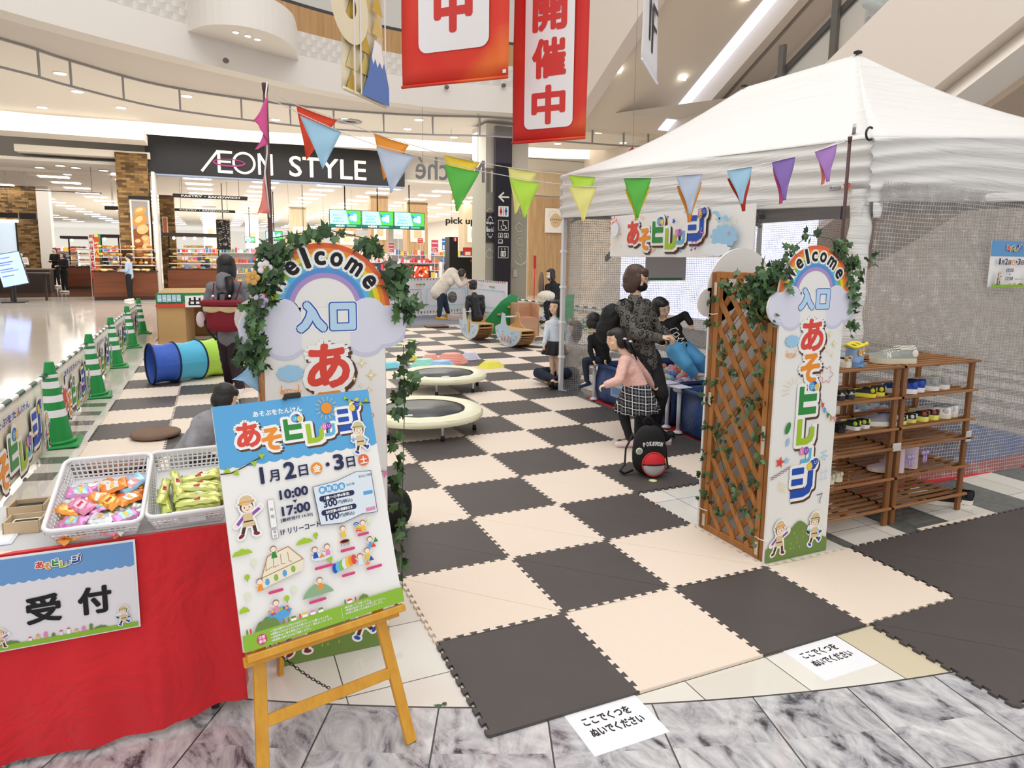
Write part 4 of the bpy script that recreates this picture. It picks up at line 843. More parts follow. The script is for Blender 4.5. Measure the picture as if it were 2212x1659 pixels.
# reception sheet on the cloth
mb = MB(); O = V((-1.47, .438, .402)); mb.box(O+V((.21, .0015, .149)), (.42, .003, .297), mat('eef0f4', .3, coat=.5)); a = Art(mb, O, (1, 0, 0), (0, 0, 1))
a.rect(.006, .006, .414, .291, mat('e9e6ea', .4)); a.rect(.006, .222, .414, .291, mat('6f9fd4', .4)); scallop(a, .006, .414, .215, .23, mat('6f9fd4', .4), 16, .006); logo(a, .212, .257, .115)
a.text('受', .165, .075, .085, ART['black'], .0035, w=.085); a.text('付', .30, .075, .085, ART['black'], .0035, w=.085)
hill(a, .05, .02, .05, .014, ART['olive']); hill(a, .29, .02, .04, .012, ART['olive'])
a.rect(.006, .006, .414, .022, ART['grass'])
for k in range(9): x = .12+.02*k; a.rect(x, .022, x+.009, .03+.004*(k % 3), ART[['white', 'tan', 'pink', 'olive', 'lilac'][k % 5]]); a.poly([(x-.001, .03+.004*(k % 3)), (x+.01, .03+.004*(k % 3)), (x+.0045, .036+.004*(k % 3))], ART[['red', 'orange', 'pink', 'olive', 'red'][k % 5]])
kid(a, .052, .015, .065, True); kid(a, .375, .018, .07, False); mb.solo('reception_sheet', 'laminated reception sheet with blue head fixed to the red tablecloth', 'sign')
# ================================================================ TENT
tw_ = NT('tent_cloth', .6, .3); tw_.col('e9e6e0' and lin('e4e3e0')); 
kx = tw_.noise(2.2, 4, .6, tw_.comb(tw_.f('MULTIPLY', tw_.x, .5), tw_.f('MULTIPLY', tw_.y, .5), tw_.f('MULTIPLY', tw_.z, 9.0)), .8); tw_.bump(kx, .5, .04); tw_.b.inputs['Transmission Weight'].default_value = 0; tw_ = tw_.m
CA, CB, CC, CDn = V((2.96, 5.20, 2.56)), V((3.07, 1.19, 2.385)), V((6.05, 1.22, 2.62)), V((6.0, 5.2, 2.6)); P1, P2 = V((4.5, 2.56, 3.42)), V((4.5, 3.96, 3.44))
tent = thing('canopy_tent', 'white peaked pop-up tent with clear netted side walls over the ball pools', 'tent', (4.5, 3.2, 0))
def sheet(a, b, c, d, sag):   # a-b eave, c-d ridge (c above a)
    def fn(u, v): p = a.lerp(b, u).lerp(c.lerp(d, u), v); p.z -= sag*math.sin(PI*v)+.03*math.sin(PI*u)*math.sin(PI*v); return p
    return fn
mb = MB()
for a, b, c, d in ((CA, CB, P2, P1), (CB, CC, P1, P1), (CC, CDn, P1, P2), (CDn, CA, P2, P2)): mb.grid(sheet(a, b, c, d, .10), 18, 14, tw_, True, .003)
mb.build('roof', tent, True)
def valance(a, b, h0, h1):
    L = (b-a).length; nrm = (b-a).normalized().cross(V((0, 0, 1)))
    def fn(u, v):
        p = a.lerp(b, u); h = h0+(h1-h0)*u; z = p.z-h*v; e = math.exp(-min(u, 1-u)*L/.35)
        w_ = (.006+.012*e)*math.sin(v*26+3*math.sin(u*5))*(1 if v < .86 else .2)+.01*math.sin(u*11)*v
        return V((p.x, p.y, z))+nrm*(w_-.004)
    m_ = MB(); m_.grid(fn, 60, 40, tw_, True, .002); return m_
for a, b, h0, h1 in ((CA, CB, .49, .42), (CB, CC, .40, .5), (CC, CDn, .5, .5), (CDn, CA, .5, .49)): valance(a, b, h0, h1).build('valance', tent, True)
for dx, dy in ((-.004, .07), (.09, -.004)):
    mb = MB(); p = CB+V((dx, dy, -.40)); u = V((0, 1, 0)) if dx < 0 else V((1, 0, 0))
    mb.grid(lambda a, b: p+u*((a-.5)*.09*(1-.3*b*b))+V((0, 0, -.10*b)), 4, 6, tw_, True, .003); mb.build('corner_flap', tent, True)
mb = MB(); mb.add([CB+V((-.03, .26, -.30)), CB+V((-.028, .12, -.30)), CB+V((-.028, .12, -.27)), CB+V((-.03, .26, -.27))], [(0, 1, 2, 3)], tw_)
a = Art(mb, CB+V((-.032, .27, -.315)), (0, -1, 0), (0, 0, 1)); a.h += .012; a.text('America', .05, .012, .02, ART['navy'], .0006, w=.09, slant=.25); a.text('V3', .135, .004, .035, ART['red'], .003, w=.05, slant=.2); a.line([(.0, .004), (.095, .004)], .003, ART['navy']); mb.build('maker_logo', tent, True)
mb = MB(); mb.tube([CB+V((-.03+.035*math.cos(t), .0, .02+.04*math.sin(t))) for t in (math.radians(60+30*k) for k in range(9))], .007, mat('26242a', .4), 8); mb.build('corner_hook', tent, True)
for p in (P1, P2): mb = MB(); mb.box(p+V((0, 0, .015)), (.06, .05, .025), mat('2a282c', .5), bev=.005); mb.build('peak_cap', tent, True)
lm = mat('e8e8ea', .3, .2); gm = mat('9c9ca0', .35, .6)
for (x, y, z) in ((3.0, 5.17, 2.5), (6.0, 5.17, 2.5), (6.0, 1.25, 2.5)):
    mb = MB(); mb.box((x, y, z/2), (.05, .05, z), lm, bev=.005); mb.box((x, y, .006), (.11, .11, .012), lm)
    for k in range(4): mb.box((x, y, .42+.42*k), (.066, .066, .03), mat('f4f4f4', .3), bev=.004)
    mb.build('leg', tent, True)
mb = MB(); mb.box((3.12, 1.27, 1.15), (.05, .05, 2.3), lm); mb.grid(lambda u, v: (3.115+.075*math.cos(2*PI*u)+.008*math.sin(v*40+u*6), 1.27+.06*math.sin(2*PI*u)+.006*math.sin(v*55), .02+2.05*v), 16, 60, tw_); mb.build('leg', tent, True)
def truss(a, b, n_, z0, dz):
    for k in range(n_):
        p, q = a.lerp(b, k/n_), a.lerp(b, (k+1)/n_)
        mb = MB()
        for s in (0, 1): mb.beam(V((p.x, p.y, z0+dz*s)), V((q.x, q.y, z0+dz*(1-s))), .022, .03, gm)
        mb.box(V((q.x, q.y, z0+dz/2)), (.05, .05, .05), gm); mb.build('truss', tent, True)
truss(V((3.05, 5.1, 0)), V((3.12, 1.3, 0)), 4, 2.02, .26); truss(V((3.1, 1.32, 0)), V((5.95, 1.32, 0)), 3, 2.02, .26); truss(V((3.1, 5.1, 0)), V((5.95, 5.1, 0)), 3, 2.05, .26); truss(V((3.15, 1.4, 0)), V((4.5, 2.6, 0)), 2, 2.0, .5)
# netted clear sheets
nn = NT('clear_net', .12, .6)
def netmat(nm, ax, al, seed):
    q = NT(nm, .16, .7); s_ = q.x if ax == 'x' else q.y
    wob = q.f('MULTIPLY', q.noise(1.3, 3), .05)
    def m_(v): fr = q.f('FRACT', q.f('DIVIDE', q.f('ADD', v, wob), .0275)); return q.f('LESS_THAN', fr, .17)
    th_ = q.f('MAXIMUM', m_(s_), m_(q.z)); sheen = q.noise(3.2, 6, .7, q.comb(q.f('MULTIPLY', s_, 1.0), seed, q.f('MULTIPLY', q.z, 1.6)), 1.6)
    sp = q.ramp(sheen, [(.42, '000000'), (.62, '9a9a9a'), (.72, 'ffffff')])  # plastic's reflected sheen and glints painted in as whiter, more opaque patches
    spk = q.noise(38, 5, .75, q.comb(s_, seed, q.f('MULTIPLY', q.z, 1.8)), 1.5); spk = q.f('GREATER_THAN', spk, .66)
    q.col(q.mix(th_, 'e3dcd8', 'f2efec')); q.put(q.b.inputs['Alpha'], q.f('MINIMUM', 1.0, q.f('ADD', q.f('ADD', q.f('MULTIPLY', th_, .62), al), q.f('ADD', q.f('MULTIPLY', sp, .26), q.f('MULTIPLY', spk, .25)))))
    q.bump(q.noise(9, 7, .75, q.comb(s_, seed, q.z), 1.5), 1.0, .06); return q.m
nx_, ny_ = netmat('net_x', 'x', .26, 3.0), netmat('net_y', 'y', .16, 7.0)
def netwall(x0, y0, x1, y1, z0, z1, m):
    mb = MB(); mb.grid(lambda u, v: (x0+(x1-x0)*u+(.02*math.sin(v*7+u*9) if x0 == x1 else 0), y0+(y1-y0)*u+(.03*math.sin(u*8+v*4)+.012*math.sin(v*17) if x0 != x1 else 0), z0+(z1-z0)*v), 30, 20, m); mb.build('clear_side_wall', tent, True)
netwall(3.17, 1.20, 6.0, 1.20, .0, 2.12, nx_); netwall(3.03, 5.2, 6.0, 5.2, 0, 2.12, nx_); netwall(6.02, 1.25, 6.02, 5.2, 0, 2.15, ny_)
# banner under the valance
mb = MB(); O = V((2.945, 4.06, 1.625)); bw_, bh = 2.02, .405; mb.box(O+V((.006, -bw_/2, bh/2)), (.008, bw_, bh), mat('f3f2ef', .5)); a = Art(mb, O, (0, -1, 0), (0, 0, 1), .0004)
a.h += .002
logo(a, .90, .215, 1.13)
a.ell(.10, .31, .035, .04, ART['red'], 14)
for k in range(9): t = 2*PI*k/9; a.line([(.10+.055*math.cos(t), .31+.065*math.sin(t)), (.10+.075*math.cos(t), .31+.09*math.sin(t))], .014, ART['red'])
a.ell(.13, .27, .07, .07, mat('e9f1f8', .5), 16)
for k in range(5): a.line([(.08+.02*k, .20), (.11+.02*k, .06)], .002, ART['yellow'])
for x, y, r_, c in ((.25, .22, .02, 'orange'), (.40, .11, .014, 'pink'), (.75, .07, .018, 'orange'), (1.03, .37, .02, 'purple') if 0 else (1.0, .35, .02, 'purple'), (1.09, .31, .032, 'blue'), (1.20, .05, .022, 'sky'), (.06, .12, .014, 'red'), (.26, .10, .015, 'lblue'), (1.24, .38, .02, 'lblue')): a.star(x, y, r_, ART[c], 5, .4, x*5)
for k in range(3): a.line([(.58+.025*k, .36-.01*k), (.60+.025*k, .385-.01*k)], .008, ART['orange']); a.line([(.79+.022*k, .03+.012*k), (.80+.024*k, .06+.012*k)], .007, ART['r1'])
def notes(x, y, s, c): a.line([(x, y), (x, y+s), (x+s*.7, y+s*1.1), (x+s*.7, y+s*.15)], s*.12, ART[c]); a.ell(x-s*.12, y, s*.17, s*.13, ART[c], 10); a.ell(x+s*.58, y+s*.12, s*.17, s*.13, ART[c], 10)
notes(1.42, .33, .06, 'purple'); notes(1.36, .06, .07, 'purple'); a.line([(1.47, .24), (1.46, .2), (1.5, .2), (1.51, .17)], .008, ART['pink']); a.ell(1.5, .165, .012, .01, ART['red'], 8)
cloud(a, 1.74, .165, .27, .16, ART['lblue'], 11, 4); cloud(a, 1.66, .06, .30, .09, mat('edf1f8', .5), 11, 6); a.star(1.8, .185, .025, ART['pink'], 8, .3)
a.poly([(1.58, .35), (1.62, .37), (1.67, .36), (1.70, .30), (1.66, .31), (1.63, .34)][::-1], ART['lblue']); a.poly([(1.70, .31), (1.76, .33), (1.8, .29), (1.78, .27), (1.74, .29)][::-1], ART['lblue']); a.ell(1.685, .30, .024, .03, ART['lblue'], 12); a.ell(1.685, .305, .008, .01, ART['navy'], 8); a.poly([(1.63, .30), (1.665, .31), (1.66, .29)], ART['yellow']); a.band(1.85, .28, .035, .04, 120, 380, ART['yellow'], 14)
mb.solo('tent_banner', 'white banner with colourful title and doodles hanging under the front tent valance', 'banner')
# small sheets fixed to the netting
mb = MB(); mb.box((4.56, 1.155, 1.60), (.48, .004, .335), mat('f0efee', .4)); a = Art(mb, (4.32, 1.152, 1.432), (1, 0, 0), (0, 0, 1), .0003); s_ = 1
a.rect(0, .225, .48, .335, mat('5a9bd2', .4)); scallop(a, 0, .48, .228, .25, mat('5a9bd2', .4), 18, .006); logo(a, .25, .285, .17)
for t_, x, y, h, w_ in (('1', .075, .165, .042, .016), ('月', .11, .165, .03, .03), ('2', .15, .165, .042, .03), ('日', .19, .165, .03, .028), ('・', .268, .178, .012, .012), ('3', .30, .165, .042, .03), ('日', .34, .165, .03, .028)): a.text(t_, x, y, h, ART['navy'], .0015, w=w_)
for t_, x in (('金', .228), ('土', .38)): a.ell(x, .18, .017, .02, ART['orange'], 14); a.text(t_, x, .18, .02, ART['white'], .0006, w=.02, valign='c')
a.text('10:00', .2, .11, .026, ART['navy'], .001, w=.085); a.poly([(.19, .098), (.21, .098), (.2, .085)][::-1], ART['navy']); a.text('17:00', .2, .05, .026, ART['navy'], .001, w=.085); a.text('(最終受付16:30)', .31, .052, .012, ART['navy'], w=.09)
for y in (.05, .105): a.rect(.12, y-.012, .134, y+.03, ART['grey']); a.rect(.1215, y-.0105, .1325, y+.0285, ART['white'])
a.rect(0, 0, .48, .02, ART['grass']); hill(a, .03, .015, .07, .02, ART['olive']); hill(a, .3, .015, .07, .016, ART['olive']); kid(a, .065, .025, .095, True); kid(a, .42, .02, .09, False)
for k in range(5): a.rect(.16+.03*k, .02, .178+.03*k, .032, ART[['pink', 'tan', 'orange', 'lilac', 'red'][k]])
mb.solo('tent_notice', 'white opening-hours notice fixed to the near clear tent wall at right', 'notice')
p0, p1 = PY(1395, 555, 5.15), PY(1480, 606, 5.15); mb = MB(); mb.box(((p0.x+p1.x)/2, 5.15, (p0.z+p1.z)/2), (p1.x-p0.x, .004, p0.z-p1.z), mat('e0dad6', .5)); mb.box(((p0.x+p1.x)/2-.02, 5.146, p1.z+.02), (p1.x-p0.x-.06, .003, .03), mat('5d9c66', .5)); mb.solo('tent_notice', 'grey back of a green-edged sheet on the far tent wall above the masked woman', 'notice')
# bright display wall behind the tent
led = mat('dfe4ff', .4, emit=1.25); mb = MB(); mb.box((7.5, 8.2, 1.85), (.1, 5.2, 2.7), led); mb.box((7.46, 8.2, .42), (.3, 5.4, .2), mat('dad6d6', .5)); mb.box((7.5, 8.2, .2), (.1, 5.4, .4), mat('b9b4b4', .5)); mb.solo('display_wall', 'large bright bluish-white screen wall seen through the back of the tent', 'screen')
# ================================================================ POOL AREA
mb = MB(); mb.box((4.6, 2.95, .004), (3.0, 3.55, .008), mat('d02b33', .6, bump=.2, bs=60)); mb.solo('red_carpet', 'red carpet edging the ball pools on the tent floor', 'carpet')
mb = MB(); mb.box((4.68, 2.98, .011), (2.8, 3.2, .004), mat('2a72c8', .45, bump=.3, bs=6)); mb.solo('blue_tarp', 'blue sheet under the two ball pools', 'tarpaulin')
navy = NT('pool_fabric', .45, .5); navy.col(navy.mix(navy.noise(3, 4), '1f3a68', '2c4e86')); navy.bump(navy.noise(5, 4, .6, None, 1), .5, .04); navy = navy.m
def pool(x0, x1, y0, y1, label, front_label=True):
    t = thing('ball_pool', label, 'ball pool', ((x0+x1)/2, (y0+y1)/2, .013)); H = .425; wp = mat('e6e6ec', .35)
    mb = MB()
    def wall(ax, a0, a1, fx, sgn):
        def fn(u, v): q = a0+(a1-a0)*u; b = sgn*(.055*math.sin(PI*min(1, v*1.15))*(.6+.4*math.sin(u*9+1))+.01*math.sin(u*31)); z = .02+(H-.01)*v; return (fx+b, q, z) if ax == 'x' else (q, fx+b, z)
        mb.grid(fn, 24, 10, navy, True, .003)
    wall('x', y0+.03, y1-.03, x0+.03, -1); wall('x', y0+.03, y1-.03, x1-.03, 1); wall('y', x0+.03, x1-.03, y0+.03, -1); wall('y', x0+.03, x1-.03, y1-.03, 1)
    mb.box(((x0+x1)/2, (y0+y1)/2, .02), (x1-x0-.08, y1-y0-.08, .012), navy); mb.build('liner', t, True)
    for a, b in (((x0, y0), (x1, y0)), ((x1, y0), (x1, y1)), ((x1, y1), (x0, y1)), ((x0, y1), (x0, y0))): mb = MB(); mb.tube([(a[0], a[1], H), (b[0], b[1], H)], .021, navy, 10); mb.build('top_rail', t, True)
    for x in (x0, x1):
        for y in (y0, y1):
            mb = MB(); mb.tube([(x, y, .014), (x, y, H)], .019, wp, 10); mb.lathe([(.045, .014), (.045, .02), (.02, .04)], wp, 14, M.Translation((x, y, 0))); mb.box((x, y, H), (.10, .10, .05), wp, bev=.015); mb.box((x, y, H+.024), (.16, .16, .008), mat('dfe0ee', .4), bev=.003); mb.build('post', t, True)
    if front_label: mb = MB(); c = (y0+y1)/2+.1; mb.box((x0-.035, c, .22), (.004, .34, .16), mat('8fa6c4', .5)); a = Art(mb, (x0-.038, c+.16, .15), (0, -1, 0), (0, 0, 1), .0005); a.rect(.02, .02, .3, .09, mat('6d89b2', .5)); a.text('SUPER POOL', .15, .1, .03, ART['white'], .001, w=.2); mb.build('printed_label', t, True)
    return t
pool(3.10, 4.7, 3.2, 4.555, 'farther blue ball pool with white posts, boy in black sitting on its rim'); pool(3.07, 4.7, 1.45, 2.99, 'nearer blue ball pool with white posts, partly behind the right trellis')
bcol = [('pink', 'f2b3c8'), ('light blue', '9fd6ea'), ('orange', 'f3a76a'), ('mint', '9adfd0'), ('white', 'f1ead8'), ('lilac', 'b9a9e2'), ('red', 'e05a5a'), ('blue', '5a8fe0')]
def ball_proto(c, nm):
    mb = MB(); mb.ell((0, 0, 0), .037, mat(c, .3, coat=.3), 14, 9); return mb.mesh('pit_ball')
bp_ = [(nm, ball_proto(c, nm)) for nm, c in bcol]; rb = random.Random(3)
for (x0, x1, y0, y1, wh) in ((3.18, 4.62, 3.28, 4.48, 'farther'), (3.15, 4.62, 1.53, 2.92, 'nearer')):
    x = x0
    while x < x1-.03:
        y = y0
        while y < y1-.03:
            if rb.random() < .75 and len([1]) and (x-x0) < 1.2:
                nm, me = rb.choice(bp_); o = bpy.data.objects.new('pit_ball', me); COL.objects.link(o); o.location = (x+rb.uniform(-.015, .015), y+rb.uniform(-.015, .015), .065+.30*min(1, (x-x0)/.35+.72)+rb.uniform(-.01, .012))
                tag(o, '%s plastic ball lying in the %s ball pool' % (nm, wh), 'ball', '%s balls in the %s pool' % (nm, wh))
            y += .084
        x += .084
# a layer that carries the top balls
for x0, y0, x1, y1, wh in ((3.15, 3.25, 4.65, 4.5, 'farther'), (3.12, 1.5, 4.65, 2.94, 'nearer')):
    mb = MB()
    for k in range(int((x1-x0)/.075)):
        for j in range(int((y1-y0)/.075)): mb.ell((x0+.04+.075*k, y0+.04+.075*j, .22+.1*min(1, k*.075/.35+.5)), .037, mat(bcol[(k*3+j*5) % 8][1], .3), 8, 5)
    mb.solo('pit_balls', 'lower layers of mixed pastel balls filling the %s pool' % wh, 'balls', kind='stuff')
# ================================================================ SHOE RACKS
rw = wood('rack_wood', 'a8764a', '7d5330', 'x', .6, .5); rw2 = wood('rack_post_wood', '94633a', '6e4626', 'z', .6, .5)
def rack(x0, z0, label, wd=.69):
    t = thing('shoe_rack', label, 'shoe rack', (x0+wd/2, .94, z0)); y0, y1 = .75, 1.13
    for x in (x0+.03, x0+wd-.03):
        for y in (y0+.015, y1-.015): mb = MB(); mb.box((x, y, z0+.25), (.036, .022, .50), rw2, bev=.002); mb.build('leg', t, True)
    for z in (.112, .302, .49):
        mb = MB()
        for k in range(8): mb.box((x0+wd/2, y0-.004+(y1-y0+.008)*k/7, z0+z), (wd+.03, .02, .014), rw, bev=.002)
        for x in (x0+.03, x0+wd/2, x0+wd-.03): mb.box((x, (y0+y1)/2, z0+z-.014), (.024, y1-y0-.05, .014), rw2)
        mb.build('shelf', t, True)
for x0, nm in ((2.25, 'left'), (2.945, 'right')):
    rack(x0, 0, 'slatted wooden shoe rack, lower unit of the %s column beside the tent' % nm); rack(x0, .50, 'slatted wooden shoe rack, upper unit of the %s column beside the tent' % nm)
mb = MB(); mb.box((3.605, .742, .50), (.05, .012, .07), mat('d9d4cf', .3, alpha=.8), bev=.004); mb.solo('tape_wrap', 'wrap of clear tape joining the right rack units', 'tape'); mb = MB(); mb.box((2.93, .74, .50), (.07, .012, .05), mat('dcd7cf', .3, alpha=.85), bev=.004); mb.solo('tape_wrap', 'crumpled clear tape joining the rack units at the middle post', 'tape')
def shoe(L, c_up, c_sole, c_in, c_acc, style='sneaker', sole_h=.024, low=False):
    t = bpy.data.objects.new('shoe', None); COL.objects.link(t); t.empty_display_size = .05
    Wd = L*.185; out = []
    def wdt(s): return Wd*(.78+.32*math.sin(PI*min(1, s*1.02))**.7+.10*math.exp(-((s-.7)/.18)**2))*(1 if s < .86 else math.sqrt(max(.02, 1-((s-.86)/.145)**2)))*(math.sqrt(max(.05, 1-((.08-s)/.085)**2)) if s < .08 else 1)
    def prof(k, s): return [(0, 0)]
    n_ = 16; st = [k/n_ for k in range(n_+1)]
    pts = [(wdt(s), s*L) for s in st]+[(-wdt(s), s*L) for s in st[::-1]]
    mb = MB(); e = .004; mb.prism([((x+(e if x > 0 else -e)), y-(0 if 0 < y < L else 0)) for x, y in pts][::-1] if False else [(x+(e if x > 0 else -e), y) for x, y in pts], 0.001, sole_h, mat(c_sole, .5)); mb.build('sole', t)
    Hh = L*(.30 if style != 'boot' else .5)
    def top(s):
        if style == 'boot': return L*(.72 if s < .42 else .72-(s-.42)*3.3 if s < .56 else .26-.16*(s-.56)/.44)
        return Hh*(1.08-.1*math.sin(PI*s/.4)) if s < .35 else Hh*(1.0-.25*(s-.35)/.25) if s < .6 else Hh*(.75-.38*(s-.6)/.4)
    mb = MB(); um = mat(c_up, .7 if style != 'rain' else .25, bump=.25, bs=120); am = mat(c_acc, .6); im = mat(c_in, .8)
    def sec(s, open_):
        w_ = wdt(s); h = top(s)-sole_h; P = []
        for k in range(13):
            f = PI*k/12
            if open_: 
                # two walls leaning in, gap in the middle
                f2 = f if f < PI/2 else f
                x = w_*math.cos(f); z = h*min(1, math.sin(f)**.55)
                if abs(math.cos(f)) < .55: x = w_*.55*(1 if math.cos(f) >= 0 else -1); z = h
                P.append((x*(1-.18*(z/h)), s*L, sole_h+z))
            else: P.append((w_*math.cos(f)*(1-.12*math.sin(f)), s*L, sole_h+h*math.sin(f)**.75))
        return P
    so = .44
    A = [sec(s, True) for s in [0, .02, .06, .12, .2, .28, .36, so]]; B = [sec(s, False) for s in [so, .5, .58, .66, .74, .82, .9, .95, .985, 1.0]]
    def loft(S, half=None, m=um):
        vs = [p for r in S for p in r]; k = len(S[0]); fs = []
        for i in range(len(S)-1):
            for j in range(k-1):
                if half and not half(j): continue
                fs.append((i*k+j, i*k+j+1, (i+1)*k+j+1, (i+1)*k+j))
        mb.add(vs, fs, m, True)
    loft(A, lambda j: j < 4 or j > 7); loft(B); mb.add(A[0][:7][:5]+A[0][8:], [tuple(range(10))], um)
    mb.add([(0, 0, 0)], [], um)
    mb.build('upper', t)
    mb = MB(); mb.ell((0, L*.24, sole_h+(top(.2)-sole_h)*(.72 if style != 'boot' else .9)), (wdt(.2)*.70, L*.215, .012), im, 14, 6); mb.build('lining', t)
    mb = MB(); mb.tube([(wdt(s)*.55*(1-.18)*c, s*L, top(s)+.001) for s, c in ((.42, 1), (.3, 1.0), (.2, 1), (.1, .95), (.03, .6), (.01, 0), (.03, -.6), (.1, -.95), (.2, -1), (.3, -1), (.42, -1))], .0045 if style != 'boot' else .006, im if style == 'sneaker' else am, 6); mb.build('collar', t)
    if style == 'sneaker':
        mb = MB()
        for k in range(5): s = .47+.055*k; z = sole_h+(top(s)-sole_h)*.99; mb.tube([(-wdt(s)*.4, s*L, z-.008), (0, s*L+.002, z+.003), (wdt(s)*.4, s*L, z-.008)], .003, mat(c_acc, .7), 5)
        mb.build('laces', t)
        mb = MB()
        for sx in (-1, 1): mb.ell((sx*wdt(.12)*.93, L*.1, sole_h+Hh*.35), (.004, L*.075, Hh*.28), am, 10, 6)
        mb.ell((0, -.0015, sole_h+Hh*.45), (wdt(.02)*.55, .004, Hh*.3), am, 10, 6); mb.build('heel_patch', t)
    if style == 'rain':
        pass
    return t
def put_pair(cols, L, style, spots, labels, cat='shoe', sole_h=.024, grp=None):
    o0 = shoe(L, *cols, style=style, sole_h=sole_h)
    for k, ((x, y, z, rz), lb) in enumerate(zip(spots, labels)):
        o = o0 if k == 0 else dup(o0)
        o.location = (x, y, z); o.rotation_euler.z = rz; tag(o, lb, cat)
    return o0
S1_, S2_, S3_, S4_, S5_, S6_ = 1.0, .81, .62, .51, .32, .13
UP = .005
put_pair(('c9c1ae', 'e9e3d6', '1c1b1d', 'd6b27a'), .17, 'sneaker', [(2.545, .79, .9975, .35), (2.45, .80, .9975, .35)], ['small beige and black sneaker on the top shelf, half hidden by the right sign', 'small beige sneaker on the top shelf hidden furthest behind the right sign'], sole_h=.035)
# rain boots
def rainboot(x, y, z, rz, label):
    t = thing('rain_boot', label, 'boot', (x, y, z), rz); bl_ = mat('8fb4de', .25, coat=.4); ym = mat('f0dc3c', .5)
    mb = MB(); mb.grid(lambda u, v: ((.034+.003*v)*math.cos(2*PI*u), .045+(.042+.003*v)*math.sin(2*PI*u), .015+.095*v), 18, 5, bl_, True, .002); mb.ell((0, .085, .025), (.033, .065, .03), bl_, 14, 8); mb.build('upper', t)
    mb = MB(); mb.prism([(.035*math.cos(q), .065+.085*math.sin(q)) for q in (2*PI*k/16 for k in range(16))], .0, .014, mat('7ea4d2', .4)); mb.build('sole', t)
    mb = MB(); mb.tube([(.038*math.cos(q), .045+.047*math.sin(q), .118+.006*math.sin(3*q)) for q in (2*PI*k/16 for k in range(16))], .009, ym, 8, closed=True); mb.ell((.02, .0, .125), (.016, .01, .012), ym, 8, 6); mb.build('gathered_top', t)
    mb = MB(); mb.ell((-.006, .003, .078), (.022, .006, .018), mat('e8a23c', .5), 12, 8); mb.ell((-.006, -.002, .072), (.011, .004, .008), mat('f4ecd8', .5), 10, 6)
    for sx in (-1, 1): mb.ell((-.006+sx*.016, .002, .094), (.006, .004, .006), mat('e8a23c', .5), 8, 6); mb.ell((-.006+sx*.008, -.004, .08), (.002, .002, .002), mat('2a1c14', .5), 6, 4)
    mb.build('animal_patch', t); return t
rainboot(2.635, .80, .9975, .25, 'light blue child rain boot with yellow top, front one on the top shelf'); rainboot(2.71, .84, .9975, .2, 'light blue child rain boot with yellow top, behind its pair on the top shelf')
nb = put_pair(('8d8f88', 'd9cfb4', 'd7d3c8', 'e4dfd2'), .275, 'sneaker', [(3.10, .80, .9975, 1.22), (3.20, .88, .9975, 1.2)], ['adult grey suede sneaker with letter N, nearer one of the pair on the top shelf', 'adult grey suede sneaker on the top shelf behind the one showing its N'], sole_h=.032)
mb = MB(); a = Art(mb, (-.0, 0, 0), (1, 0, 0), (0, 0, 1), .0003)
N0 = PY(1921, 768, .74); mb = MB(); a = Art(mb, (N0.x-.02, .735, N0.z-.012), (1, .05, 0), (0, 0, 1), .0003); a.text('N', .015, .0, .032, ART['white'], .002, w=.03, slant=-.2); o = mb.build('letter_patch', nb, True)
put_pair(('b9b6ab', '333338', '16161a', '26262c'), .155, 'sneaker', [(2.505, .785, .8075, .15), (2.587, .79, .8075, .12)], ['child sneaker with grey heel and dark sole, leftmost on the second shelf', 'child sneaker with grey heel and dark sole, second from left on the second shelf'], sole_h=.03)
put_pair(('1f2026', 'ece23a', '16161a', 'd9d035'), .17, 'sneaker', [(2.775, .79, .8075, .6), (2.865, .80, .8075, .55)], ['child black sneaker with bright yellow sole, nearer one on the second shelf', 'child black sneaker with bright yellow sole, behind its pair on the second shelf'])
put_pair(('24408f', 'f1f1f1', '14193a', '2c55b8'), .235, 'sneaker', [(3.13, .785, .8075, .85), (3.22, .80, .8075, .75)], ['adult royal blue sneaker with white sole behind the middle post', 'adult royal blue sneaker with white sole right of the middle post'], sole_h=.03)
put_pair(('9b9a98', 'ece8e2', 'b9b8a6', 'a9a8a6'), .26, 'sneaker', [(3.345, .79, .8075, .45), (3.46, .80, .8075, .42)], ['adult pale grey knit sneaker, left one of its pair on the second shelf', 'adult pale grey knit sneaker, right one of its pair on the second shelf'], sole_h=.03)
put_pair(('1d1d20', '232327', '101012', '1d1d20'), .15, 'sneaker', [(2.51, .775, .6175, .0)], ['small all-black shoe at the left end of the third shelf'], sole_h=.02)
put_pair(('1e2420', 'e8e8e4', '14160f', 'c6d94a'), .165, 'sneaker', [(2.655, .785, .6175, .25), (2.745, .795, .6175, .22)], ['child black sneaker with lime trim and white sole, left of its pair', 'child black sneaker with lime trim and white sole, right of its pair'])
put_pair(('8a8791', 'e2ddd0', '6b6a72', 'b9b6c4'), .25, 'sneaker', [(2.985, .80, .6175, 1.1)], ['adult silver-grey sneaker lying sideways left of the middle post, third shelf'], sole_h=.03)
put_pair(('2a2a32', 'e9e47a', '1a1a20', 'e9e6dc'), .16, 'sneaker', [(3.06, .785, .6175, .4), (3.155, .79, .6175, .38)], ['child dark sneaker with pale yellow-white sole beside the middle post', 'child dark sneaker with pale yellow-white sole, left of the navy and orange pair'])
put_pair(('1d2138', 'f0ec6a', '14162a', 'b05a34'), .175, 'sneaker', [(3.262, .785, .6175, .35), (3.365, .79, .6175, .3)], ['child navy and orange sneaker with yellow sole, left one of the pair', 'child navy and orange sneaker with yellow sole, right one of the pair'], sole_h=.032)
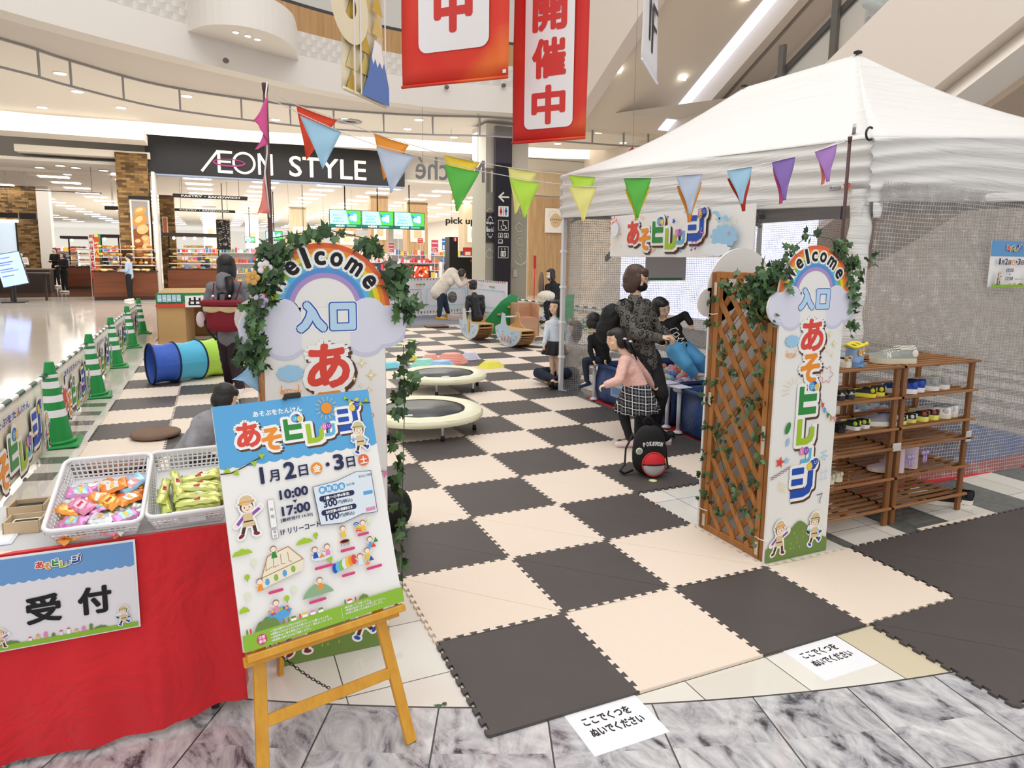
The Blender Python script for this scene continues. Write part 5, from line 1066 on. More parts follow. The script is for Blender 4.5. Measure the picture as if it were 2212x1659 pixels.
put_pair(('eceae6', 'e6dfc6', '9da0a8', 'dcd6d4'), .235, 'sneaker', [(3.48, .785, .6175, .4), (3.575, .80, .6175, .35)], ['adult white leather sneaker, left one of the pair on the third shelf', 'adult white leather sneaker at the right end of the third shelf'], sole_h=.028)
put_pair(('cbb6c0', 'd3bfae', 'e6dccf', 'b9a0cc'), .21, 'boot', [(3.07, .785, .3175, 1.05), (3.225, .80, .3175, .7)], ['pale pink quilted boot with lilac bow behind the middle post', 'pale pink quilted boot with lilac bow right of the middle post'], cat='boot', sole_h=.022)
for (x, y, z) in ((3.105, .765, .40), (3.25, .775, .41)):
    mb = MB()
    for sx in (-1, 1): mb.ell((x+sx*.018, y, z+.012), (.02, .01, .015), mat('b59fd0', .5), 10, 6); mb.ell((x+sx*.01, y, z-.028), (.008, .006, .028), mat('b59fd0', .5), 8, 6)
    mb.ell((x, y-.004, z+.008), (.008, .008, .009), mat('a58cc4', .5), 8, 6); mb.solo('ribbon_bow', 'lilac ribbon bow on the heel of the %s pink boot' % ('left' if x < 3.2 else 'right'), 'bow')
put_pair(('d6cfb8', 'e3ddc8', 'b9b09a', 'd6cfb8'), .17, 'sneaker', [(2.535, .785, .3175, .1), (2.45, .77, .3175, .1)], ['cream child shoe on the fifth shelf beside the right sign', 'cream child shoe on the fifth shelf hidden furthest behind the right sign'])
put_pair(('17171a', 'e9e4da', '101013', '1d1d21'), .27, 'sneaker', [(3.70, .80, .001, .75), (3.81, .79, .001, .6)], ['black canvas sneaker with white laces on the floor behind the right rack leg', 'black canvas sneaker on the floor right of the racks'], sole_h=.03)
# ================================================================ PLAY AREA
def trampoline(x, y, R_, rz, label):
    t = thing('trampoline', label, 'trampoline', (x, y, .013), rz); H = .20; pad = NT('tramp_pad', .4, .4); pad.col(lin('eeeccf')); pad.bump(pad.noise(10, 3), .25, .01)
    mb = MB(); n_ = 72
    mb.grid(lambda u, v: ((R_*(.985-.30*v)+.004*math.sin(u*60))*math.cos(2*PI*u), (R_*(.985-.30*v)+.004*math.sin(u*60))*math.sin(2*PI*u), H-.012+.022*math.sin(PI*v)**.6+.0015*math.sin(u*90)*v), n_, 6, pad.m)
    mb.grid(lambda u, v: ((R_*(.985+.02*math.sin(PI*v)))*math.cos(2*PI*u), (R_*(.985+.02*math.sin(PI*v)))*math.sin(2*PI*u), H-.012-.055*v), n_, 4, pad.m); mb.build('padding', t)
    mb = MB(); jm = NT('tramp_mat', .35, .5); jm.col(jm.mix(jm.noise(60, 3), '3a3d42', '55585d')); mb.lathe([(.001, H-.006), (R_*.66, H-.006), (R_*.66, H-.012), (.001, H-.012)], jm.m, 48, cap=False)
    mb.lathe([(R_*.655, H-.004), (R_*.70, H-.006)], mat('1d1d1f', .7), 48, cap=False); mb.build('jumping_mat', t)
    mb = MB(); mb.box((-R_*.42, -R_*.40, H-.004), (.09, .05, .003), mat('e8e8ea', .4), M.Rotation(-.3, 3, 'Z')); mb.box((-R_*.42, -R_*.40, H-.0022), (.07, .006, .001), mat('6a6a70', .5), M.Rotation(-.3, 3, 'Z')); mb.build('care_label', t)
    for k in range(6):
        a = 2*PI*k/6+.5; r_ = R_*.86; mb = MB(); mb.tube([(r_*math.cos(a), r_*math.sin(a), .03), (r_*math.cos(a), r_*math.sin(a), H-.02)], .0125, mat('e9e9ee', .3, .3), 10); lg = mb.build('leg', t)
        mb = MB(); mb.lathe([(.019, .0), (.018, .02), (.015, .045)], mat('1b1b1d', .6), 12, M.Translation((r_*math.cos(a), r_*math.sin(a), 0))); mb.build('rubber_tip', lg)
    return t
trampoline(.93, 4.0, .56, .1, 'round mini trampoline with cream padded rim, nearer of two'); trampoline(1.70, 5.78, .53, .6, 'round mini trampoline with cream padded rim, farther of two')
for (x, y, c, st, lb) in ((2.18, 11.0, '3f63c8', 'e8e8ee', 'blue and white hula hoop lying on the mats left of the rockers'), (2.22, 10.15, '7db64a', 'f0efe2', 'green and white hula hoop lying on the mats, nearer one'), (1.6, 10.6, '6aa4e0', 'f0efe2', 'light blue hoop mostly hidden behind the left sign ivy')):
    mb = MB(); n_ = 24
    for k in range(n_): mb.tube([(.40*math.cos(2*PI*(k+j/3)/n_), .40*math.sin(2*PI*(k+j/3)/n_), .016) for j in range(4)], .0135, mat(c if k % 3 else st, .35), 8, cap=False)
    mb.solo('hula_hoop', lb, 'hoop', loc=(x, y, .014))
def stone(x, y, s, h, c, rz, lb):
    mb = MB(); m_ = mat(c, .4); pr = []
    for k in range(7): t = k/6; pr += [(s*(1-.42*t), h*t), (s*(1-.42*t)-.012, h*t+.008)]
    pr.append((.001, h+.01)); mb.lathe(pr, m_, 6, M.Scale(1.35, 4, (1, 0, 0)), smooth=False); mb.solo('stepping_stone', lb, 'stepping stone', loc=(x, y, .013), rz=rz)
for a_ in ((1.95, 7.45, .17, .10, 'a9ead6', .1, 'mint plastic stepping stone behind the farther trampoline'), (2.12, 7.15, .19, .11, 'a5cdf6', .2, 'light blue plastic stepping stone, in the middle of the row'), (2.42, 7.6, .20, .14, 'f8a796', -.1, 'coral plastic stepping stone behind the light blue one'),
          (2.20, 7.95, .14, .09, 'f8b4a4', .4, 'small coral stepping stone at the back'), (1.93, 8.1, .10, .08, 'f0ea7a', .4, 'small pale yellow stepping stone at the far left of the row'), (2.83, 7.9, .14, .10, 'e0e0ee', .2, 'pale grey stepping stone behind the yellow one'),
          (2.84, 7.05, .17, .075, 'f0ea58', 0, 'yellow stepping stone right of the farther trampoline'), (1.45, 7.55, .16, .06, '7fd8e8', .2, 'cyan stepping stone half hidden by the left ivy')): stone(*a_)
ply = wood('plywood', 'd6b07a', 'c59c66', 'y', .5, .5); edge = mat('b98a58', .6)
def rocker(x, y, rz, L, lb, c1, c2, shape):
    t = thing('rocking_toy', lb, 'rocking toy', (x, y, .013), rz); W_2 = .15
    def out():
        p = [(L/2*math.cos(a), .30+.30*math.sin(a)) for a in (PI+PI*k/20 for k in range(21))]
        return p+[(L*.5, .33), (L*.1, .33), (-L*.12, .36), (-L*.18, .56), (-L*.26, .62), (-L*.32, .58), (-L*.32, .36), (-L*.4, .33), (-L*.5, .36)] if shape == 0 else p+[(L*.5, .32), (L*.1, .33), (-L*.08, .40), (-L*.12, .58), (-L*.24, .60), (-L*.28, .40), (-L*.5, .33)]
    o = out()
    for s in (-1, 1):
        mb = MB(); T = M(((0, 0, 1, s*W_2-.008), (-1, 0, 0, 0), (0, 1, 0, 0), (0, 0, 0, 1))); mb.prism([(a, b) for a, b in o][::-1], 0, .016, ply, T)
        m1 = mat(c1, .5); m2 = mat(c2, .5); a = Art(mb, (s*W_2-.008 if s < 0 else s*W_2+.008, 0, 0), (0, -1, 0) if s < 0 else (0, 1, 0), (0, 0, 1), .0006)
        fl = 1 if s < 0 else -1
        a.poly([(p*fl*.97, q*.97+.008) for p, q in (o if s < 0 else o[::-1])], m1); r_ = random.Random(5)
        for k in range(26): q = r_.uniform(-.42, .42)*L; hgt = .08+.20*abs(2*q/L)**2+r_.random()*.16; a.star(q*fl, min(.29, hgt), .022, m2 if k % 3 else ART['white'], 4, .5, k)
        if shape == 0: a.poly([(fl*p, q) for p, q in ((.02, .10), (.07, .2), (.05, .36), (.0, .50), (-.02, .30))][::fl], mat('e8b84c', .5))
        else:
            for k in range(4): a.poly([(fl*(-.22+.10*k), .08), (fl*(-.16+.10*k), .08), (fl*(-.19+.10*k), .18+.03*(k % 2))][::fl], mat('e88a52', .5))
        mb.build('side_board', t)
    mb = MB(); mb.box((0, 0, .315), (2*W_2-.02, L*.9, .016), ply); mb.build('seat', t)
    mb = MB()
    for k in range(20):
        a0, a1 = PI+PI*(k+1)/22, PI+PI*(k+2)/22; mb.beam((0, -L/2*.93*math.cos(a0), .30+.275*math.sin(a0)), (0, -L/2*.93*math.cos(a1), .30+.275*math.sin(a1)), 2*W_2-.02, .01, edge if 2 < k < 17 else ply, up=(1, 0, 0)) if False else mb.box((0, -L/2*.9*math.cos((a0+a1)/2), .30+.27*math.sin((a0+a1)/2)), (2*W_2-.02, .05, .012), edge)
    mb.box((0, -L*.44, .25), (2*W_2-.03, .012, .02), ply); mb.build('bottom_slats', t)
    mb = MB(); mb.tube([(-W_2, L*.2, .52), (W_2, L*.2, .52)], .014, mat('eceef4', .35), 12); mb.build('handle_bar', t)
    return t
rocker(3.86, 10.36, .06, .95, 'wooden rocking boat toy with blue sea print, boy kneeling on it', 'cfe2f0', '7fb2dd', 0); rocker(4.12, 9.05, .12, .92, 'wooden rocking boat toy with coral print, empty, nearer the tent', 'b9d8ee', 'e8a08a', 1)
gb = mat('2f9152', .45)
def climb(pts, x, y, rz, lb, z1=.02):
    mb = MB(); T = M.Rotation(rz, 4, 'Z') @ M(((1, 0, 0, 0), (0, 0, 1, 0), (0, 1, 0, 0), (0, 0, 0, 1))); mb.prism(pts, 0, .03, gb, T); r_ = random.Random(len(pts)); 
    R3 = M.Rotation(rz, 3, 'Z')
    for k, (u, v) in enumerate(((.25, .15), (.5, .4), (.55, .15), (.75, .55), (.8, .25))):
        p = R3 @ V((u, -.012, v)); mb.ell(p, (.05, .02, .03), mat(['2a7f48', 'b98a90', '2a7f48', 'e0a43a', '2a7f48'][k], .5), 10, 6)
    mb.solo('climbing_board', lb, 'climbing board', loc=(x, y, .013))
climb([(0, 0), (.95, 0), (.95, .78), (.78, .82), (.55, .68), (0, .12)], 4.10, 10.9, .12, 'green triangular climbing board behind the empty rocker'); climb([(0, 0), (.6, 0), (.6, .9), (.45, .9), (.1, .45), (0, .2)], 4.92, 9.35, .1, 'green climbing board left of the tent leg, half hidden by the girl')
mb = MB(); bx = wood('mdf_box', 'cfa384', 'c09272', 'x', .3, .6)
for c, d in (((0, .24, .33), (.46, .02, .66)), ((-.22, 0, .33), (.02, .5, .66)), ((.22, 0, .33), (.02, .5, .66)), ((0, -.24, .18), (.46, .02, .36)), ((0, 0, .36), (.44, .48, .02))): mb.box(c, d, bx)
mb.solo('toy_seat_box', 'open-topped brown wooden seat box between the green climbing boards', 'box', loc=(5.02, 10.6, .013), rz=-.1)
mb = MB(); mb.lathe([(.001, .0), (.36, 0), (.37, .02), (.35, .035), (.33, .03), (.001, .03)], mat('5c4a3c', .5), 40); mb.lathe([(.001, .034), (.32, .034), (.32, .03)], mat('b9c2bf', .15), 40, cap=False); mb.solo('balance_disc', 'flat round board with pale shiny top on the mats right of the rockers', 'disc', loc=(4.62, 8.95, .013))
mb = MB(); mb.box((0, 0, .02), (.5, .3, .04), mat('6a4a35', .6), bev=.01); mb.solo('floor_cushion', 'dark brown flat cushion at the edge of the grey carpet left of the kneeling boy', 'cushion', loc=(3.75, 12.6, .013))
cm = NT('cushion_brown', .85, .1); cm.col(cm.mix(cm.noise(8, 4), '8d7568', '77614f')); cm.bump(cm.noise(90, 3), .4, .004)
def cushion(x, y, rx, ry, lb): mb = MB(); mb.grid(lambda u, v: (rx*math.sin(PI*v)**.55*math.cos(2*PI*u), ry*math.sin(PI*v)**.55*math.sin(2*PI*u), .03-.03*math.copysign(abs(math.cos(PI*v))**.6, math.cos(PI*v))), 40, 14, cm.m); mb.solo('floor_cushion', lb, 'cushion', loc=(x, y, .013))
cushion(-1.32, 4.56, .20, .19, 'round brown floor cushion on the chequered mats, farther of two'); cushion(-1.50, 3.72, .22, .2, 'round brown floor cushion just behind the left snack basket')
mb = MB(); mb.grid(lambda u, v: (.125*math.sin(PI*v)**.8*math.cos(2*PI*u), .125*math.sin(PI*v)**.8*math.sin(2*PI*u), .125-.125*math.cos(PI*v)), 32, 18, mat('121214', .7)); mb.solo('black_stool_ball', 'smooth black rounded seat peeking out right of the left Welcome sign', 'seat', loc=(.10, 1.82, .013))
# tunnel
tn = thing('play_tunnel', 'collapsible fabric play tunnel in blue, cyan, lime and pale yellow', 'play tunnel', (-1.0, 7.7, .013)); tc = [('3f66c8', 'dark blue section'), ('5cc3e6', 'cyan section'), ('b5e356', 'lime section'), ('f0e2a8', 'pale yellow section'), ('f2ead8', 'cream section')]
A_ = [V(p) for p in ((-1.56, 7.25, .26), (-1.31, 7.33, .26), (-1.05, 7.47, .262), (-.81, 7.66, .262), (-.58, 7.9, .262), (-.38, 8.2, .262))]
for k in range(5):
    p, q = A_[k], A_[k+1]; d0 = (A_[min(k+1, 5)]-A_[max(k-1, 0)]).normalized(); d1 = (A_[min(k+2, 5)]-A_[k]).normalized()
    def rg(c, d, a): s_ = d.cross(V((0, 0, 1))).normalized(); return c+s_*(.25*math.cos(a))+V((0, 0, .25*math.sin(a)))
    m_ = NT('tunnel%d' % k, .5, .3); m_.col(lin(tc[k][0])); m_.b.inputs['Subsurface Weight'].default_value = 0; m_.bump(m_.noise(12, 4, .6, None, 1), .4, .02)
    mb = MB(); mb.grid(lambda u, v: rg(p.lerp(q, v), d0.lerp(d1, v), 2*PI*u)-(p.lerp(q, v)-rg(p.lerp(q, v), d0.lerp(d1, v), 2*PI*u))*(-.09*math.sin(PI*v)), 32, 8, m_.m, True, .0); mb.build('fabric_section', tn, True, label=tc[k][1])
    mb = MB(); mb.tube([rg(p, d0, 2*PI*j/32)+V((0, 0, 0)) for j in range(32)], .011, mat('1b2140', .6), 6, closed=True); mb.build('hoop', tn, True)
# cardboard maze
cb = NT('cardboard', .8, .1); cb.col(cb.mix(cb.noise(5, 3), 'b98d58', 'a67c4a')); cb = cb.m; cbl = mat('c9a36e', .8)
cbx = thing('cardboard_maze', 'large cardboard maze house with green exit strip and slatted top', 'cardboard house', (-.9, 12.3, .013)); X0, X1, Y0_, Y1_, Zt = -1.75, .35, 11.3, 13.6, .86
mb = MB(); mb.box((X0, (Y0_+Y1_)/2, Zt/2), (.02, Y1_-Y0_, Zt), cb); mb.box((X1, (Y0_+Y1_)/2, Zt/2), (.02, Y1_-Y0_, Zt), cb); mb.box(((X0+X1)/2, Y1_, Zt/2), (X1-X0, .02, Zt), cb); mb.box((X0+.22, Y0_, Zt/2), (.44, .02, Zt), cbl); mb.box((X1-.2, Y0_, Zt/2), (.4, .02, Zt), cbl); mb.box(((X0+X1)/2, Y0_, Zt-.08), (X1-X0, .02, .24), cb)
mb.box((X0+.5, Y0_+.25, Zt/2-.06), (.02, .5, Zt-.14), cbl, M.Rotation(-.25, 3, 'Z')); mb.box((-.5, 12.3, .4), (.02, 1.6, .78), cb); mb.box((-.9, 12.6, .4), (1.1, .02, .78), cb); mb.build('wall', cbx, True)
mb = MB()
for k in range(9): mb.box(((X0+X1)/2, Y0_+.12+.26*k, Zt+.012), (X1-X0+.02, .17, .02), cbl, M.Rotation(.1, 3, 'X'))
mb.build('slatted_top', cbx, True)
mb = MB(); a = Art(mb, (X0-.01, Y0_-.012, Zt-.20), (1, 0, 0), (0, 0, 1), .001); a.rect(0, 0, 1.75, .25, mat('3c8f58', .5)); r_ = random.Random(2)
for k in range(30): a.star(r_.uniform(.02, 1.7), r_.uniform(.02, .23), .02, ART[r_.choice(['lime', 'tan', 'pink', 'white'])], 6, .5)
for k in range(5): a.rect(.03+.075*k, .10, .095+.075*k, .22, ART['iri']); a.rect(.03+.075*k, .13+.02*(k % 2), .095+.075*k, .145+.02*(k % 2), ART['white'])
for k in range(14): a.ell(.02+.05*k, .03, .03, .035, ART['red'], 8)
a.rect(.46, .0, 1.02, .205, ART['white']); a.text('出口', .74, .03, .145, ART['black'], .006, w=.44); mb.build('printed_strip', cbx, True)
# ================================================================ BARRIERS
cg = mat('1f8f45', .4); cw = mat('ecebee', .35)
def cone_mesh():
    t = thing('traffic_cone', 'x', 'traffic cone'); mb = MB(); mb.box((0, 0, .014), (.37, .37, .028), cg, bev=.012); mb.lathe([(.155, .026), (.15, .05), (.135, .055)], cg, 24); mb.build('base', t)
    H0, H1, r0, r1 = .05, .70, .128, .034; rr_ = lambda z: r0+(r1-r0)*(z-H0)/(H1-H0)
    mb = MB(); bands = [(H0, .25, cg), (.25, .31, cw), (.31, .375, cg), (.375, .43, cw), (.43, .49, cg), (.49, .545, cw), (.545, H1, cg)]
    for a_, b_, m_ in bands: mb.lathe([(rr_(a_), a_), (rr_(b_), b_)], m_, 24, cap=False)
    mb.lathe([(r1, H1), (r1*.8, H1+.006), (.001, H1+.006)], cg, 24, cap=False); mb.build('cone_body', t)
    mb = MB(); mb.lathe([(.058, .575), (.06, .59), (.058, .605)], cw, 20, cap=False); mb.tube([(-.05, -.02, .59), (-.075, -.045, .60), (-.07, -.05, .57)], .008, cw, 6); mb.build('bar_ring', t); return t
cones = [((-2.08, 2.42), 'green and white striped traffic cone at the left edge beside the reception table'), ((-2.07, 4.62), 'green and white striped traffic cone left of the brown cushions'), ((-2.10, 6.72), 'green and white striped traffic cone, second whole one from the front'), ((-2.16, 8.9), 'green and white striped traffic cone left of the play tunnel'), ((-2.19, 11.1), 'green and white striped traffic cone beside the cardboard maze front'), ((-2.22, 13.3), 'green and white striped traffic cone, farthest of the left row'),
         ((5.82, 13.0), 'green and white striped cone by the end of the drawing wall'), ((6.10, 11.05), 'green cone top right, beside the masked seated woman'), ((6.4, 9.2), 'green and white cone behind the tent netting')]
c0 = cone_mesh()
for k, ((x, y), lb) in enumerate(cones): o = c0 if k == 0 else dup(c0); o.location = (x, y, 0); o['label'] = lb; o.rotation_euler.z = .05*k
def barrier(p, q, lb, side, nb_):
    p, q = V(p+(.60,)), V(q+(.60,)); mb = MB(); n_ = 12
    for k in range(n_): mb.tube([p.lerp(q, k/n_), p.lerp(q, (k+1)/n_)], .018, mat('23543f', .4) if k % 2 else cw, 10, cap=(k in (0, n_-1)))
    mb.solo('barrier_bar', 'green and white striped bar between cones, %s' % lb, 'barrier bar')
    L = (q-p).length; u = (q-p)/L; W2 = L*.86; O = p+u*(L*.07)+V((0, 0, -.565)); nrm = u.cross(V((0, 0, 1))); H = .545
    mb = MB(); cl_ = NT('banner_print', .6, .3); cl_.col(cl_.ramp(cl_.noise(3.5, 3), [(.35, 'f2ead0'), (.5, 'f4efe2'), (.62, 'e3ecd2'), (.7, 'f3dcc0')]))
    mb.grid(lambda a_, b_: O+u*(W2*a_)+V((0, 0, H*b_))+nrm*(.012*math.sin(a_*9)*(1-b_)), 20, 6, cl_.m, True, .003)
    for s in (1, -1):
        if s == 1: a = Art(mb, O+nrm*.016, u, (0, 0, 1), .0002)
        else: a = Art(mb, O+u*W2-nrm*.02, -u, (0, 0, 1), .0004)
        logo(a, W2*.5, .22, W2*.74, shadow=True); a.text('あそぶをたんけん', W2*.45, .45, .05, ART['blue'], .003, w=W2*.5); kid(a, W2*.08, .03, .3, False); kid(a, W2*.93, .03, .3, True)
        r_ = random.Random(9)
        for k in range(10): a.star(r_.uniform(.1, W2-.1), r_.uniform(.03, .52), .022, ART[r_.choice(['orange', 'lblue', 'pink', 'yellow'])], 5, .45)
        a.ell(W2*.13, .44, .035, .045, ART['navy'], 12)
    mb.solo('barrier_banner', 'printed banner on the bar %s' % lb, 'banner')
nm = ['beside the reception table', 'between the first and second whole cones', 'left of the brown cushions and play tunnel', 'left of the play tunnel far end', 'beside the cardboard maze']
for k in range(5):
    (x0, y0), (x1, y1) = cones[k][0], cones[k+1][0]; barrier((x0-.02, y0+.06), (x1-.02, y1-.06), nm[k], 1, 1)
barrier((5.84, 12.93), (6.08, 11.12), 'in front of the masked seated woman', -1, 1); barrier((6.12, 10.98), (6.38, 9.27), 'behind the tent netting', -1, 1)
mb = MB(); mb.tube([(-2.2, 13.3, .62), (-1.74, 13.2, .60)], .008, cw, 6); mb.solo('barrier_rope', 'thin white rope from the farthest left cone to the cardboard maze', 'rope')
# ================================================================ DRAWING WALL AND GREY CARPET
gcx = NT('grey_carpet', .9, .1); gcx.col(gcx.mix(gcx.noise(30, 4), '8c9099', '7b7f88')); mb = MB(); mb.prism([(2.5, 13.25), (5.9, 13.25), (6.1, 14.3), (5.85, 16.2), (1.5, 14.6), (1.5, 13.25)], .0005, .009, gcx.m); mb.solo('grey_carpet', 'grey carpet in front of the white drawing wall', 'carpet')
wbm = mat('e6e5ea', .35)
def wall_board(p, q, h, lb):
    p, q = V(p+(0,)), V(q+(0,)); u = (q-p).normalized(); L = (q-p).length; nrm = u.cross(V((0, 0, 1))); R_ = M((u, nrm, V((0, 0, 1)))).transposed(); mb = MB(); mb.box((p+q)/2+V((0, 0, h/2+.01)), (L, .04, h), wbm, R_)
    for s in (1,):
        a = Art(mb, p+nrm*.021+V((0, 0, .01)), u, (0, 0, 1), .0003)
        for k in range(int(L/.11)):
            x = .05+.11*k; a.poly([(x-.03, h), (x, h-.06), (x+.03, h)], ART[['red', 'blue', 'orange', 'dgreen'][k % 4]])
            a.rect(x-.004, .02, x+.004, .06, ART['brown']); a.ell(x, .085, .018, .035, ART[['dgreen', 'olive', 'navy'][k % 3]], 8)
        n_ = max(1, int(L/1.4)); w_ = L/n_
        for k in range(n_):
            x0, x1 = w_*k+.1, w_*(k+1)-.1
            for (xa, ya, xb, yb) in ((x0, .24, x1, .255), (x0, .70, x1, .715), (x0, .24, x0+.015, .715), (x1, .24, x1+.015, .715)): a.rect(xa, ya, xb, yb, mat(['9ad4d8', 'a79ad8'][k % 2], .5))
            a.line([(x0+.3, .5), (x0+.42, .56), (x0+.36, .48), (x0+.5, .53)], .006, ART['pink']); a.line([(x0+.2, .82), (x0+.5, .86), (x0+.8, .82)], .007, ART['orange']); a.line([(x0+.15, .42), (x0+.26, .46)], .005, ART['lime']); a.band(x0+.85, .85, .05, .056, 0, 360, ART['grey'], 12)
        for k, c in enumerate(('red', 'orange', 'dgreen', 'lime', 'blue')): a.star(L*.62+.06*k, h-.16, .035, ART[c], 4, .6)
    mb.solo('drawing_wall', lb, 'whiteboard')
wall_board((1.3, 14.42), (5.85, 16.42), 1.0, 'long white drawing wall with doodles behind the bending woman'); wall_board((5.88, 16.38), (6.12, 14.08), .96, 'short white drawing wall at right angles, beside the striped cone')
mb = MB(); mb.box((0, 0, .07), (.34, .22, .14), mat('e4dcd8', .4, alpha=.6)); mb.box((0, 0, .04), (.3, .18, .07), mat('d8645a', .5)); mb.solo('pen_box', 'clear plastic box of red pens on the grey carpet by the bending woman', 'box', loc=(4.75, 14.2, .01), rz=.3)
# ================================================================ SNACKS ON THE TABLE
bw = mat('ececee', .35)
def basket(x0, y0, z0, w_, d_, h_, tilt, rz, lb):
    t = thing('snack_basket', lb, 'basket', (x0, y0, z0), rz); Tm = M.Rotation(tilt, 4, 'X'); tp = .86
    mb = MB(Tm); fl = .12
    def c_(u, z, k=1): return (1-(1-tp)*(1-z/h_))
    mb.box((w_/2, d_/2, .003), (w_*tp, d_*tp, .005), bw)
    def side(p, q, outn):
        """lattice of square holes"""
        L = (V(q)-V(p)).length; n_ = int(L/.0165); rows = 4
        for k in range(n_+1):
            u = k/n_; a0 = V(p).lerp(V(q), u); mid = V((w_/2, d_/2, 0)); b0 = mid+(a0-mid)*tp; mb.beam((b0.x, b0.y, .003), (a0.x, a0.y, h_), .0048, .003, bw, up=outn)
        for r_ in range(rows+1):
            f = r_/rows; g = tp+(1-tp)*f; mid = V((w_/2, d_/2, 0)); a0 = mid+(V(p)-mid)*g; b0 = mid+(V(q)-mid)*g; z = .004+(h_-.01)*f; wd = .0048 if 0 < r_ < rows else .02; mb.beam((a0.x, a0.y, z), (b0.x, b0.y, z), wd if outn == (0, 0, 1) else wd, .003, bw, up=(0, 0, 1)) if False else mb.box(((a0.x+b0.x)/2, (a0.y+b0.y)/2, z), (abs(a0.x-b0.x)+.003, abs(a0.y-b0.y)+.003, .0045 if 0 < r_ < rows else .018), bw)
    c = [(0, 0, 0), (w_, 0, 0), (w_, d_, 0), (0, d_, 0)]
    for k in range(4): side(c[k], c[(k+1) % 4], (0, -1, 0) if k % 2 == 0 else (1, 0, 0))
    mb.build('lattice_tray', t)
    mb = MB(Tm); r_ = .022; pts = []
    for cx, cy, a0 in ((w_-r_, r_, -90), (w_-r_, d_-r_, 0), (r_, d_-r_, 90), (r_, r_, 180)):
        for k in range(5): q = math.radians(a0+22.5*k); pts.append((cx+(r_+.005)*math.cos(q), cy+(r_+.005)*math.sin(q), h_+.002))
    mb.tube(pts, .0075, bw, 8, closed=True); mb.box((w_/2, -.004, h_+.006), (w_*.4, .012, .006), bw, bev=.002); mb.box((w_/2, d_+.004, h_+.006), (w_*.4, .012, .006), bw, bev=.002); mb.build('rim', t)
    return t, Tm
def packet(L, w_, th, cols, r_, label):
    mb = MB(); c1, c2 = mat(cols[0], .25, .35, coat=.6), mat(cols[1], .25, .2, coat=.6)
    ph = r_.uniform(0, 6)
    def fn(s): return lambda u, v: ((u-.5)*L, (v-.5)*w_*(1+(.10 if abs(u-.5) > .45 else 0)), s*th/2*(max(0, 1-abs(2*u-1)**5)*max(0, 1-abs(2*v-1)**3))**.6*(1+.12*math.sin(u*17+ph+v*5))+.002*math.sin(u*21+v*9+ph))
    for s in (1, -1): mb.grid(fn(s), 18, 7, c1)
    # printed patch and crimped ends
    mb.grid(lambda u, v: (fn(1)(.28+.44*u, .2+.6*v)[0], fn(1)(.28+.44*u, .2+.6*v)[1], fn(1)(.28+.44*u, .2+.6*v)[2]+.0006), 8, 5, c2)
    if len(cols) > 2: mb.grid(lambda u, v: (fn(1)(.42+.14*u, .3+.4*v)[0], fn(1)(.42+.14*u, .3+.4*v)[1], fn(1)(.42+.14*u, .3+.4*v)[2]+.0012), 4, 4, mat(cols[2], .3))
    return mb
rs = random.Random(21)
tB, TmB = basket(-1.285, .462, .70, .255, .33, .07, .40, -.05, 'white lattice basket of mixed orange, pink and silver wrapped snacks')
tC, TmC = basket(-1.012, .468, .70, .235, .33, .07, .38, .02, 'white lattice basket of yellow-green wrapped corn snack sticks')
pc = [('f08a2c', 'e9e2da', 'f4c04a', 'orange and white'), ('e889b0', 'f5c9d8', 'd83a5a', 'pink'), ('e9ecee', 'c9ccd0', 'f0a33c', 'silver'), ('f3a03a', 'f8d060', 'c8412a', 'orange'), ('9cc8e8', 'f0a8a0', 'ffffff', 'light blue'), ('d98ac0', '9ad0e0', 'f2d24a', 'pink and cyan'), ('dfe3d8', '8fb88a', 'f2d24a', 'silver and green'), ('e06a3a', 'f2d9b0', 'a33020', 'red-orange')]
def drop(tk, Tm, u, v, h, rz, tx, ty, mb, name, label, group):
    Mx = wm(tk) @ Tm @ M.Translation((u, v, h)) @ M.Rotation(rz, 4, 'Z') @ M.Rotation(tx, 4, 'X') @ M.Rotation(ty, 4, 'Y'); me = mb.mesh(name) if isinstance(mb, MB) else mb
    o = bpy.data.objects.new(name, me); COL.objects.link(o); o.matrix_world = Mx; tag(o, label, 'snack', group); return o
pm_ = [(c, packet(.085, .05, .02, c[:3], rs, '').mesh('snack_packet')) for c in pc]
for lay, (nx2, ny2, h) in enumerate(((4, 5, .014), (4, 5, .028), (3, 4, .043), (3, 3, .056))):
    for i in range(nx2):
        for j in range(ny2):
            c, me = rs.choice(pm_); u = .05+.155*(i+.5*(lay % 2)*.6)/max(1, nx2-1)+rs.uniform(-.01, .01); v = .05+(.20-.02*lay)*j/max(1, ny2-1)+rs.uniform(-.01, .01)
            drop(tB, TmB, min(.21, u), v, h, rs.uniform(-.9, .9), rs.uniform(-.3, .3), rs.uniform(-.25, .25), me, 'snack_packet', '%s wrapped snack packet in the left basket' % c[3], '%s packets in the left basket' % c[3])
st_ = [packet(.135, .03, .022, c, rs, '').mesh('snack_stick') for c in (('d6dc7a', 'e8e9a0', 'b8323a'), ('c9d468', 'f0e04a', '3f9a48'), ('d8dd84', 'd3d97c', 'e8e8d8'))]
for lay, (n1, h) in enumerate(((8, .016), (8, .034), (7, .052), (5, .068))):
    for i in range(n1):
        vert = i < 2; u = (.045+.04*i) if vert else .155+rs.uniform(-.012, .012); v = (.11+rs.uniform(-.03, .07)) if vert else .045+.036*(i-2)+rs.uniform(-.004, .004)
        drop(tC, TmC, u, v, h, (PI/2+rs.uniform(-.25, .25)) if vert else rs.uniform(-.2, .3), rs.uniform(-.4, .4), rs.uniform(-.08, .08), rs.choice(st_), 'snack_stick', 'yellow-green wrapped corn snack stick in the right basket', 'corn snack sticks in the right basket')
